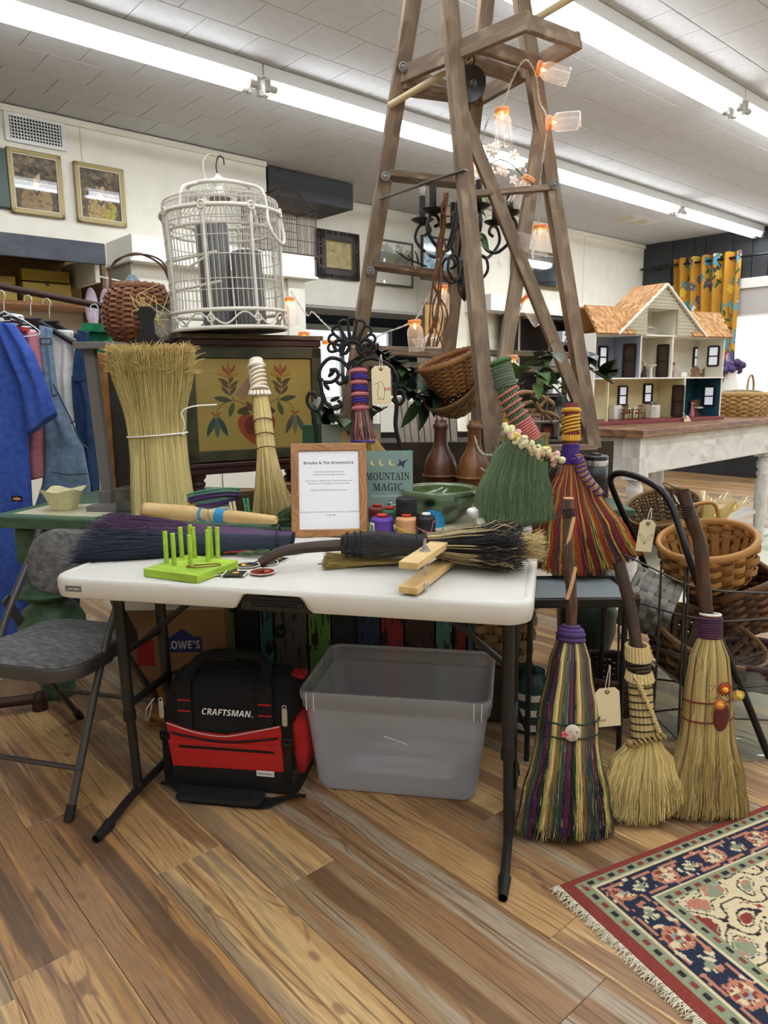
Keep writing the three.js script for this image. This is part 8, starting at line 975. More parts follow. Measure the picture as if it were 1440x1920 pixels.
// =====================================================================
// right: island table with the dollhouse, curtains, baskets, rugs; things under the tables
// =====================================================================
seed(99);
const HT = 0.95, brownWood = new THREE.MeshStandardMaterial({ map: woodTex(512, 256, 0x6a4a32, 0x9a7654, { k: 6, s: 8 }), roughness: 0.5 }), whiteWash = new THREE.MeshStandardMaterial({ map: woodTex(256, 256, 0xc9c6be, 0xe2e0da, { k: 6, s: 3, wear: 0xa8a49a, amt: 0.5 }), roughness: 0.7 }), darkBrown = new THREE.MeshStandardMaterial({ map: woodTex(256, 128, 0x3a2014, 0x5a3620, { k: 5, s: 6 }), roughness: 0.45 });
{
  const c = G(1207, 807, HT), a = wa(c), b = wb(c), W = 2.0, D = 1.0, t = thing('island_table', 'large whitewashed table with a brown plank top, carrying the dollhouse', 'table', RP(a + W / 2, 0.009, b + D / 2), TURN);
  for (let i = 0; i < 5; i++) part('top_plank', bx(W, 0.045, D / 5 - 0.003, 0, HT - 0.0315, (i - 2) * D / 5, 0.006), brownWood, t); for (const z of [-1, 1]) { part('apron', bx(W - 0.2, 0.2, 0.025, 0, HT - 0.159, z * (D / 2 - 0.06), 0.004), whiteWash, t); part('apron_bead', bx(W - 0.2, 0.014, 0.034, 0, HT - 0.259, z * (D / 2 - 0.06), 0.005), whiteWash, t); } for (const x of [-1, 1]) part('apron', bx(0.025, 0.2, D - 0.2, x * (W / 2 - 0.06), HT - 0.159, 0, 0.004), whiteWash, t);
  const pr = [[0.035, 0], [0.045, 0.02], [0.045, 0.06], [0.035, 0.075], [0.045, 0.09], [0.045, 0.105], [0.035, 0.12], [0.038, 0.14], [0.046, 0.3], [0.046, 0.46], [0.034, 0.5], [0.046, 0.515], [0.046, 0.53], [0.034, 0.545], [0.048, 0.575], [0.046, 0.61], [0.034, 0.63], [0.04, 0.645]]; for (const x of [-1, 1]) for (const z of [-1, 1]) { const l = part('leg', lathe(pr, 24).translate(x * (W / 2 - 0.09), 0, z * (D / 2 - 0.09)), whiteWash, t, 'turned white leg'); part('leg_block', bx(0.11, 0.26, 0.11, x * (W / 2 - 0.09), 0.78, z * (D / 2 - 0.09), 0.004), whiteWash, l); } part('lower_shelf', bx(W - 0.16, 0.03, D - 0.2, 0, 0.24, 0, 0.004), whiteWash, t);
}
const DP = G(1112, 799, HT), DQ = G(1352, 786, HT), DD = DQ.clone().sub(DP), DW = DD.length(), DT = -Math.atan2(DD.z, DD.x), DX = V(Math.cos(DT), 0, -Math.sin(DT)), DN = V(Math.sin(DT), 0, Math.cos(DT));
const dl = (px, py, dep = 0) => { const r = ray(px, py), k = DP.clone().addScaledVector(DN, -dep).sub(EYEV).dot(DN) / r.dot(DN), p = EYEV.clone().addScaledVector(r, k).sub(DP); return [p.dot(DX), p.y]; };
const dp = (px, depth, y) => DP.clone().addScaledVector(DX, dl(px, 740, depth)[0]).addScaledVector(DN, -depth).setY(y);
{
  const t = thing('dollhouse', 'open-fronted wooden dollhouse with shingled roof and painted rooms', 'dollhouse', DP, DT), D = 0.22, y1 = dl(1230, 709)[1], y2 = dl(1230, 629)[1], y3 = dl(1236, 536)[1], b0 = 0.022, wt = M(0xe6e2d4, { roughness: 0.6 }), th = 0.009;
  const X = (px) => dl(px, 740)[0]; const cream2 = M(0xd9cfa0), bluew = M(0x8d94a8), ivory = M(0xd6d0bd), teal = M(0x14495c), frame = M(0x2c1814, { roughness: 0.45 });
  part('base', bx(DW + 0.01, b0, D + 0.02, DW / 2, b0 / 2, -D / 2 + 0.01, 0.003), M(0x7a2c34, { roughness: 0.45 }), t, 'dark red base'); for (const y of [y1, y2]) part('floor_board', bx(DW, th, D, DW / 2, y, -D / 2, 0.001), wt, t);
  const room = (p0, p1, lo, hi, mat, lb) => { const x0 = X(p0), x1 = X(p1); part('room_wall', [bx(x1 - x0, hi - lo, 0.004, (x0 + x1) / 2, (lo + hi) / 2, -D + 0.004, 0), bx(0.003, hi - lo, D - 0.01, x0 + 0.006, (lo + hi) / 2, -D / 2, 0), bx(0.003, hi - lo, D - 0.01, x1 - 0.006, (lo + hi) / 2, -D / 2, 0)], mat, t, lb); };
  room(1112, 1198, y1, y2, bluew, 'blue grey room'); room(1198, 1257, y1, y2, ivory, 'ivory bathroom'); room(1257, 1353, y1, y2, ivory, 'ivory bedroom'); room(1112, 1284, b0, y1, cream2, 'pale yellow kitchen'); room(1284, 1352, b0, y1, teal, 'dark teal parlour');
  for (const [px, lo, hi] of [[1113, b0, y2], [1352, b0, y2], [1198, y1, y2], [1257, y1, y2], [1284, b0, y1], [1143, b0, y1]]) part('wall', bx(th, hi - lo, px === 1143 ? 0.02 : D, X(px), (lo + hi) / 2, px === 1143 ? -0.02 : -D / 2, 0.001), px === 1143 ? cream2 : wt, t);
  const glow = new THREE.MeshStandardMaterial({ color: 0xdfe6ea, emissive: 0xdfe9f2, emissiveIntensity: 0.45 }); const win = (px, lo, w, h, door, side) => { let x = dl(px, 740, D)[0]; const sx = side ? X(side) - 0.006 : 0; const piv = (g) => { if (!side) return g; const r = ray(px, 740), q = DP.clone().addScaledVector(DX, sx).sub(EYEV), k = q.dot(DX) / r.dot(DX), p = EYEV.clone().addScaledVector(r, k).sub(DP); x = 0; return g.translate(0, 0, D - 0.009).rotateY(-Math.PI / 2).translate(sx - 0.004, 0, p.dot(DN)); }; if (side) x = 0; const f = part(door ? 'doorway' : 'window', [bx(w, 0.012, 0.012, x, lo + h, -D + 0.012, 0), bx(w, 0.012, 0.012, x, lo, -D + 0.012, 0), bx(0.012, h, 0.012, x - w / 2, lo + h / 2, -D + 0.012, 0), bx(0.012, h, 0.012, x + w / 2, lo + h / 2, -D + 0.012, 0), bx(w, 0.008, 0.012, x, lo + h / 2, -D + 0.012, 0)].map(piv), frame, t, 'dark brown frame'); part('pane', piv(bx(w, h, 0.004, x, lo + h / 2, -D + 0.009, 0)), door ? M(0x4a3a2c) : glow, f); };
  win(1125, y1 + 0.07, 0.07, 0.13); win(1300, y1 + 0.075, 0.075, 0.13); win(1334, y1 + 0.08, 0.08, 0.13, 0, 1353); win(1178, y1 + 0.01, 0.09, 0.2, 1, 1198); win(1240, y1 + 0.01, 0.08, 0.2, 1, 1257); win(1165, b0 + 0.09, 0.075, 0.12); win(1212, b0 + 0.1, 0.075, 0.12); win(1273, b0 + 0.01, 0.08, 0.2, 1, 1284); win(1331, b0 + 0.07, 0.08, 0.13, 0, 1352);
  // gable and roofs
  const gx0 = X(1152), gx1 = X(1310), gm = (gx0 + gx1) / 2, ox0 = X(1205), ox1 = X(1262), oy = y2 + (y3 - y2) * 0.55, shm = [M(0xb98a58, { roughness: 0.8 }), M(0xa87a4a, { roughness: 0.8 }), M(0xc79a68, { roughness: 0.8 })], sid = M(0xc2bca6, { roughness: 0.6 });
  part('gable_wall', ext([[gx0, y2], [ox0, y2], [ox0, oy], [ox1, oy], [ox1, y2], [gx1, y2], [gm, y3]], 0.01, 0.001).translate(0, 0, 0), sid, t, 'grey beige gable'); const lap = []; for (let i = 0; i < 14; i++) { const y = y2 + 0.004 + i * (y3 - y2) / 14, k = 1 - (y - y2) / (y3 - y2), l = gm - (gm - gx0) * k, r = gm + (gx1 - gm) * k; if (y < oy) { if (ox0 - l > 0.01) part('siding_board', bx(ox0 - l - 0.004, 0.012, 0.006, (l + ox0) / 2 + 0.002, y + 0.006, 0.007, 0.001, 0.2), sid, t); if (r - ox1 > 0.01) part('siding_board', bx(r - ox1 - 0.004, 0.012, 0.006, (r + ox1) / 2 - 0.002, y + 0.006, 0.007, 0.001, 0.2), sid, t); } else if (r - l > 0.02) part('siding_board', bx(r - l - 0.01, 0.012, 0.006, (l + r) / 2, y + 0.006, 0.007, 0.001, 0.2), sid, t); }
  part('attic_room', [bx(ox1 - ox0, 0.004, D - 0.02, (ox0 + ox1) / 2, oy, -D / 2, 0), bx(0.004, oy - y2, D - 0.02, ox0, (oy + y2) / 2, -D / 2, 0), bx(0.004, oy - y2, D - 0.02, ox1, (oy + y2) / 2, -D / 2, 0), bx(ox1 - ox0, oy - y2, 0.004, (ox0 + ox1) / 2, (oy + y2) / 2, -D + 0.02, 0)], ivory, t);
  const slope = (P0, U, Vv, nu, nv, nm) => { const u = U.clone().normalize(), v = Vv.clone().normalize(), n = u.clone().cross(v).normalize(); if (n.y < 0) n.negate(); const mt = new THREE.Matrix4().makeBasis(u, v, u.clone().cross(v)), lu = U.length() / nu, lv = Vv.length() / nv, L = [[], [], []]; for (let j = 0; j < nv; j++) for (let i = 0; i < nu; i++) { const g = new THREE.BoxGeometry(lu * 0.94, lv * 1.25, 0.004); const q = P0.clone().addScaledVector(u, (i + 0.5 + (j % 2) * 0.5) * lu).addScaledVector(v, (j + 0.5) * lv).addScaledVector(n, 0.007 + 0.003 * rnd()); if (i === nu - 1 && j % 2) continue; g.applyMatrix4(mt.clone().setPosition(q)); L[Math.floor(rnd() * 3)].push(g); } const r = part(nm, (() => { const g = new THREE.BoxGeometry(U.length(), Vv.length(), 0.006); return g.applyMatrix4(mt.clone().setPosition(P0.clone().addScaledVector(U, 0.5).addScaledVector(Vv, 0.5))); })(), shm[1], t); L.forEach((l, k) => part('shingles', l, shm[k], r, null, 'stuff')); };
  const ry = y2 + (y3 - y2) * 0.53, e = 0.02; slope(V(-0.02, y2, e), V(gx0 + 0.02 + 0.14, 0, 0), V(0, ry - y2, -D * 0.5), 16, 9, 'roof_slope'); slope(V(gx1 - 0.12, y2, e), V(DW + 0.03 - gx1 + 0.12, 0, 0), V(0, ry - y2, -D * 0.5), 14, 9, 'roof_slope'); slope(V(-0.02, y2, -D - e), V(gx0 + 0.16, 0, 0), V(0, ry - y2, D * 0.5), 12, 9, 'roof_slope');
  slope(V(gx0 - 0.012, y2, e), V(0, 0, -D - 0.04), V(gm - gx0 + 0.012, y3 - y2 + 0.01, 0), 16, 16, 'roof_slope'); slope(V(gx1 + 0.012, y2, e), V(0, 0, -D - 0.04), V(gm - gx1 - 0.012, y3 - y2 + 0.01, 0), 16, 16, 'roof_slope'); part('barge_board', [beam(V(gx0 - 0.012, y2, e), V(gm, y3 + 0.012, e), 0.012, 0.02, V(0, 0, 1), 0.001), beam(V(gx1 + 0.012, y2, e), V(gm, y3 + 0.012, e), 0.012, 0.02, V(0, 0, 1), 0.001)], wt, t, 'pale gable edge'); part('ridge', [rod(V(gm, y3 + 0.012, e), V(gm, y3 + 0.012, -D - 0.02), 0.007), rod(V(-0.02, ry + 0.008, -D / 2 + e), V(gx0 + 0.12, ry + 0.008, -D / 2 + e), 0.006), rod(V(gx1 - 0.1, ry + 0.008, -D / 2 + e), V(DW + 0.03, ry + 0.008, -D / 2 + e), 0.006)], shm[1], t);
  // tiny furniture
  const yl = HT + b0, yu = HT + y1 + th / 2, fw = M(0x5a3420, { roughness: 0.5 }), toy = (n, lb, c, p) => thing(n, lb, c, p, DT), B = (...a) => bx(a[0], a[1], a[2], a[3], a[4], a[5], 0.002);
  const tt = toy('toy_table', 'tiny dark table in the yellow dollhouse kitchen', 'toy table', dp(1185, 0.11, yl)); part('top', B(0.11, 0.006, 0.07, 0, 0.062, 0), fw, tt); for (const x of [-1, 1]) for (const z of [-1, 1]) part('leg', B(0.007, 0.06, 0.007, x * 0.045, 0.03, z * 0.026), fw, tt); part('dishes', [disc(0.012, 0.006, -0.02, 0.068, 0), disc(0.01, 0.012, 0.02, 0.07, 0.01)], wt, tt, null, 'stuff');
  const tch = (px, d, lb, r) => { const q = toy('toy_chair', lb, 'toy chair', dp(px, d, yl)); q.rotation.y = DT + r; part('seat', B(0.034, 0.005, 0.034, 0, 0.04, 0), fw, q); part('cushion', B(0.03, 0.006, 0.03, 0, 0.045, 0), M(0xa83a34), q); part('backrest', [B(0.034, 0.012, 0.005, 0, 0.088, -0.016), ...[-1, 0, 1].map((k) => B(0.004, 0.05, 0.004, k * 0.014, 0.065, -0.016))], fw, q); for (const x of [-1, 1]) for (const z of [-1, 1]) part('leg', B(0.004, 0.04, 0.004, x * 0.014, 0.02, z * 0.014), fw, q); }; tch(1172, 0.05, 'tiny brown chair at the near side of the toy table', 3.1); tch(1199, 0.05, 'tiny brown chair with a red cushion right in front of the toy table', 3.0); tch(1180, 0.17, 'tiny brown chair behind the toy table', 0.2);
  const box2 = (n, lb, c, p, list) => { const q = toy(n, lb, c, p); list.forEach(([nm, g, m]) => part(nm, g, m, q)); return q; }; box2('toy_stove', 'tiny white kitchen cabinet with two kettles in the dollhouse', 'toy cabinet', dp(1226, 0.14, yl), [['body', B(0.085, 0.085, 0.05, 0, 0.043, 0), wt], ['drawer', B(0.036, 0.03, 0.004, -0.02, 0.06, 0.026), M(0xc9c6bc)], ['drawer', B(0.036, 0.03, 0.004, -0.02, 0.025, 0.026), M(0xc9c6bc)], ['kettle', ball(0.012, -0.02, 0.095, 0, 10, 8), M(0x8a8a88, { metalness: 0.6 })], ['kettle', ball(0.012, 0.02, 0.095, 0, 10, 8), M(0x8a8a88, { metalness: 0.6 })]]);
  box2('toy_cupboard', 'tiny white cupboard by the toy kitchen window', 'toy cabinet', dp(1155, 0.18, yl), [['body', B(0.07, 0.09, 0.045, 0, 0.045, 0), wt], ['door', B(0.028, 0.06, 0.004, 0.015, 0.04, 0.024), M(0xcfccc2)]]); box2('toy_piano', 'tiny brown upright piano in the teal dollhouse parlour', 'toy piano', dp(1312, 0.16, yl), [['body', B(0.12, 0.11, 0.03, 0, 0.055, -0.01), brownWood], ['keyboard', B(0.115, 0.012, 0.03, 0, 0.055, 0.02), wt]]); box2('toy_sink', 'tiny white pedestal sink in the dollhouse bathroom', 'toy sink', dp(1218, 0.1, yu), [['pedestal', lathe([[0.014, 0], [0.008, 0.03], [0.012, 0.065]], 14), wt], ['basin', lathe([[0.012, 0.065], [0.034, 0.075], [0.036, 0.082], [0.028, 0.08], [0, 0.074]], 18), wt], ['tap', B(0.004, 0.018, 0.004, 0, 0.09, -0.02), M(0xb0b0ae, { metalness: 0.8 })]]);
  for (const [px, lb] of [[1301, 'tiny scalloped wooden headboard in the ivory dollhouse bedroom'], [1322, 'tiny arched wooden headboard beside the bedroom window of the dollhouse']]) box2('toy_headboard', lb, 'toy bed', dp(px, 0.1 + (px > 1310 ? 0.04 : 0), yu), [['board', ext([[-0.045, 0], [0.045, 0], [0.045, 0.05], [0.03, 0.06], [0.015, 0.072], [0, 0.076], [-0.015, 0.072], [-0.03, 0.06], [-0.045, 0.05]], 0.006, 0.001), brownWood], ['rail', B(0.08, 0.012, 0.05, 0, 0.02, -0.03), brownWood]]);
  box2('toy_desk', 'tiny white toy cradle with a lid in the dollhouse bedroom', 'toy bed', dp(1277, 0.1, yu), [['body', B(0.06, 0.03, 0.035, 0, 0.018, 0), wt], ['lid', bx(0.03, 0.004, 0.05, 0.045, 0.025, 0, 0.001, 0, 0, -0.7), wt]]); const doll = (px, d, y, dress, lb) => { const q = toy('doll', lb, 'doll', dp(px, d, y)); part('body', [lathe([[0.02, 0], [0.018, 0.02], [0.008, 0.055], [0.01, 0.065], [0.004, 0.075]], 14), ...[-1, 1].map((s) => rod(V(s * 0.009, 0.064, 0), V(s * 0.018, 0.035, 0.008), 0.003))], M(dress), q, 'dress'); part('head', [ball(0.011, 0, 0.086, 0, 12, 10), ball(0.002, 0, 0.085, 0.011, 6, 5)], M(0xd9a98a), q); part('hair', ball(0.0118, 0, 0.089, -0.003, 12, 10), M(0x8a5a30), q); }; doll(1205, 0.12, yu, 0x2c2a3a, 'tiny doll in a dark dress beside the toy sink'); doll(1236, 0.14, yu, 0xb08a6a, 'tiny doll in tan by the bathroom doorway of the dollhouse'); doll(1262, 0.12, yu, 0xb9a8a0, 'tiny pale doll beside the toy cradle'); doll(1299, 0.1, yl, 0xb0707a, 'tiny doll in a pink dress before the toy piano');
  const cd = toy('wire_bundle', 'small coil of white wire in the dollhouse attic', 'wire', DP.clone().addScaledVector(DX, gm).addScaledVector(DN, -0.1).setY(HT + y2 + 0.006)); part('coil', [...Array(5)].map((_, i) => tube([...Array(8)].map((_, k) => V(Math.cos(k * 0.785) * 0.05, 0.03 + Math.sin(k * 0.785) * 0.026 + rr(-0.005, 0.005), (i - 2) * 0.01 + rr(-0.01, 0.01))), 0.0015, 30, 4, true)), wt, cd);
  priceTag(DP.clone().addScaledVector(DX, X(1280)).addScaledVector(DN, 0.03).setY(HT + 0.03), 0.05, 0.075, 'manila price tag lying at the red base of the dollhouse', null, 0.75, DT);
}
{ // curtain and rod on the dark wall; things on the island
  const t = thing('curtain', 'mustard yellow curtain printed with birds and flowers beside the shop window', 'curtain', RP(9.28, 0, 4.43), TURN), tx = ctex(512, 1024, (g, w, h) => { g.fillStyle = '#c08a24'; g.fillRect(0, 0, w, h); g.lineWidth = 5; g.strokeStyle = '#4a3a1a'; for (let i = 0; i < 26; i++) { let x = rnd() * w, y = rnd() * h; g.beginPath(); g.moveTo(x, y); g.bezierCurveTo(x + 60, y - 50, x - 40, y - 120, x + 50 * (rnd() - 0.5), y - 190); g.stroke(); for (let k = 0; k < 6; k++) { g.fillStyle = pick(['#33482a', '#3f5a30', '#2c3c2a']); g.beginPath(); g.ellipse(x + rnd() * 60 - 30, y - rnd() * 190, 20, 9, rnd() * 3, 0, 7); g.fill(); } } for (let i = 0; i < 46; i++) { const x = rnd() * w, y = rnd() * h, c = pick(['#4a5a7a', '#5a8a94', '#e9e0c4', '#d9b53a', '#5a4a6a', '#4a8aa0']); for (let k = 0; k < 7; k++) { g.fillStyle = c; g.beginPath(); g.ellipse(x + Math.cos(k) * 15, y + Math.sin(k) * 15, 15, 9, k, 0, 7); g.fill(); } g.fillStyle = '#c9a24a'; g.beginPath(); g.arc(x, y, 7, 0, 7); g.fill(); } for (let i = 0; i < 7; i++) { const x = rnd() * w, y = rnd() * h; g.fillStyle = '#5a9aa8'; g.beginPath(); g.moveTo(x, y); g.lineTo(x + 70, y - 50); g.lineTo(x + 40, y + 6); g.lineTo(x + 66, y + 50); g.lineTo(x + 10, y + 26); g.lineTo(x - 40, y + 50); g.fill(); } });
  tx.wrapS = tx.wrapT = THREE.RepeatWrapping; const b0 = -0.42, b1 = 0.44; part('cloth', sheet(120, 6, (u, v) => V(0.045 * Math.sin(u * 6.283 * 6) * (0.6 + 0.4 * v), 0.72 + v * 2.02 - 0.012 * Math.abs(Math.sin(u * 19)), lerp(b0 + 0.14 * (1 - v), b1, u)), 1.4, 1), new THREE.MeshPhysicalMaterial({ map: tx, roughness: 0.9, side: THREE.DoubleSide, transmission: 0.15, thickness: 0 }), t); const r = thing('curtain_rod', 'thin black curtain rod across the dark boarded wall', 'curtain rod', RP(9.28, 2.66, 2), TURN); part('rod', rod(V(0, 0, -3.3), V(0, 0, 4.5), 0.014), M(0x0c0c0c, { roughness: 0.35 }), r); part('bracket', [bx(0.12, 0.03, 0.02, 0.06, 0, -3.1, 0.003), bx(0.12, 0.03, 0.02, 0.06, 0, 0, 0.003)], M(0x0c0c0c), r);
  const p = G(1392, 781, HT), q = basket({ name: 'purse_basket', label: 'oblong tan woven purse basket with a ribbon handle on the island table', pos: p.clone().add(V(0.05, 0, -0.13)), turn: TURN, prof: [[0.17, 0], [0.185, 0.08], [0.175, 0.16]], sx: 1.1, sq: 0.55, stakes: 30, rows: 10, th: 0.006, cols: [0xb08a50, 0x98743e], sw: 0.5, rimH: 0.02 }); part('lid_cloth', ball(1, 0, 0, 0, 20, 10).scale(0.18, 0.03, 0.15).translate(0, 0.165, 0), cl(0x5a4a34, 0x9a8460), q, 'patterned cloth lid'); part('ribbon_handle', [tube([V(-0.04, 0.17, 0.05), V(-0.03, 0.27, 0.05), V(0.02, 0.3, 0.05), V(0.06, 0.25, 0.05), V(0.07, 0.17, 0.05)], 0.009, 24, 6)], M(0xa08a5a), q);
  const v = thing('white_vase', 'white ceramic vase with purple flowers behind the dollhouse end', 'vase', dp(1368, 0.55, HT)); part('body', lathe([[0.05, 0], [0.08, 0.08], [0.07, 0.2], [0.04, 0.3], [0.05, 0.34]], 24), M(0xe2ded2, { roughness: 0.25 }), v); part('flowers', [...Array(10)].map(() => ball(0.03, rr(-0.06, 0.08), 0.33 + rr(0, 0.08), rr(-0.05, 0.05), 8, 6)), M(0x4a3a6a), v, null, 'stuff'); const bp = WB(1398, 715, 3.2); const fc = thing('floral_cloth', 'bright floral fabric hanging at the shop window', 'cloth', RP(8.9, 1.25, 3.95), TURN + 1.57); part('cloth', sheet(14, 10, (u, v2) => V((u - 0.5) * lerp(0.34, 0.24, v2), v2 * 0.55 - 0.27, 0.03 * Math.sin(u * 14))), new THREE.MeshStandardMaterial({ map: ctex(256, 256, (g, w, h) => { g.fillStyle = '#b03a6a'; g.fillRect(0, 0, w, h); blot(g, w, h, ['#d94a8a', '#3a5a9a', '#d9a03a', '#4a8a5a', '#e9d0d0'], 160, 26); }), side: THREE.DoubleSide, roughness: 0.9 }), fc);
}
{ // back wall furniture seen through the ladder; dining chairs
  const h = thing('dark_hutch', 'dark open hutch with boxes on its shelves against the back wall', 'hutch', RP(7.2, 0, 5.1), TURN), dk = M(0x1c110d, { roughness: 0.45 }); part('back', bx(0.9, 1.9, 0.02, 0, 0.95, -0.18, 0.002), dk, h); for (const x of [-0.44, 0.44]) part('side', bx(0.03, 1.9, 0.38, x, 0.95, 0, 0.004), dk, h); for (const y of [0.1, 0.7, 1.05, 1.35, 1.62, 1.89]) part('shelf', bx(0.88, 0.025, 0.38, 0, y, 0, 0.003), dk, h); const bxs = [[-0.05, 1.375, 0.42, 0.16, 0xe0ded6, 'white box on the dark hutch'], [0.0, 1.64, 0.36, 0.12, 0xc9ced0, 'pale grey box on the top shelf of the dark hutch'], [0.1, 1.075, 0.34, 0.14, 0x6a4a2c, 'brown wooden chest on the middle shelf of the dark hutch'], [-0.25, 1.075, 0.16, 0.2, 0xd9d9d4, 'white carton beside the brown chest on the hutch']]; bxs.forEach(([x, y, w, hh, c, lb]) => { const q = thing('storage_box', lb, 'box', RP(7.2 + x, y, 5.02), TURN); part('body', bx(w, hh, 0.2, 0, hh / 2, 0, 0.004), M(c), q); part('lid', bx(w + 0.006, hh * 0.25, 0.206, 0, hh * 0.88, 0, 0.004), M(c === 0xe0ded6 ? 0x8a2430 : c), q); });
  const bd = thing('cutting_board', 'tall black arched board on the back wall by the hutch', 'board', RP(6.45, 0.95, 5.22), TURN); part('board', ext([...rrect(0.3, 1.0, 0.12, 5, 0, 0.5)], 0.02, 0.004), M(0x17100d, { roughness: 0.5 }), bd); const bag = thing('leather_bag', 'dark brown leather bag on a chair back in the recess', 'bag', RP(4.95, 1.2, 5.75), TURN); part('body', skin([[0.16, -0.1], [0.2, 0], [0.19, 0.25], [0.14, 0.3]].map(([r, y]) => resample(rrect(r * 2, 0.12, 0.05), 32).map(([x, z]) => V(x, y, z)))), M(0x3a221a, { roughness: 0.5 }), bag); part('strap', bx(0.05, 0.2, 0.02, 0.05, 0.2, 0.07, 0.004), M(0x2c1812), bag); const cr = thing('cabinet_base', 'low white cabinet under the leather bag in the recess', 'cabinet', RP(4.9, 0, 5.78), TURN); part('body', bx(1.5, 1.08, 0.3, 0, 0.54, 0, 0.006), whitePaint, cr); for (const x of [-0.37, 0.37]) part('door', bx(0.7, 0.9, 0.02, x, 0.55, 0.155, 0.005), M(0xd0ccc0), cr);
  for (const [a, b, lb, r] of [[5.0, 3.55, 'dark wooden dining chair with a green seat and papers on it, beyond the island table', 0.3], [5.9, 3.9, 'dark wooden dining chair with a green seat, farther behind the island table', 0.2]]) { const q = thing('dining_chair', lb, 'chair', RP(a, 0, b), TURN + r, null); part('seat', bx(0.46, 0.05, 0.44, 0, 0.5, 0, 0.02), cl(0x4a5a34, 0x6a7a4a), q, 'green upholstered seat'); part('seat_rail', bx(0.45, 0.08, 0.43, 0, 0.44, 0, 0.006), darkBrown, q); for (const x of [-0.2, 0.2]) for (const z of [-0.19, 0.19]) part('leg', bx(0.045, z < 0 ? 0.98 : 0.42, 0.045, x, z < 0 ? 0.49 : 0.21, z, 0.006), darkBrown, q); for (const y of [0.72, 0.92]) part('back_rail', bx(0.38, 0.09, 0.025, 0, y, -0.19, 0.006), darkBrown, q); for (const x of [-0.2, 0.2]) part('stretcher', bx(0.025, 0.03, 0.36, x, 0.16, 0, 0.004), darkBrown, q); part('stretcher', bx(0.38, 0.03, 0.025, 0, 0.2, 0.02, 0.004), darkBrown, q); } const pp = thing('papers', 'yellow and red papers lying on the green dining chair seat', 'papers', RP(5.0, 0.527, 3.55), TURN + 0.1); [[0xd9c98a, -0.05, 0.24], [0xb0382c, 0.1, 0.14], [0xdfe6e4, 0.16, 0.12]].forEach(([c, x, w], i) => part('sheet', bx(w, 0.006, 0.2, x, 0.004 + i * 0.006, 0.05, 0.001), M(c), pp));
  const cb = thing('brown_chest', 'brown wooden chest of drawers by the shop window', 'chest', RP(8.2, 0, 2.2), TURN); part('carcass', bx(0.9, 0.95, 0.5, 0, 0.5, 0, 0.008), brownWood, cb); for (let i = 0; i < 3; i++) { const d = part('drawer', bx(0.82, 0.25, 0.02, 0, 0.2 + i * 0.29, 0.255, 0.006), oak, cb); part('knob', [-0.25, 0.25].map((x) => ball(0.018, x, 0.2 + i * 0.29, 0.275, 10, 8)), M(0x4a3420), d); }
}
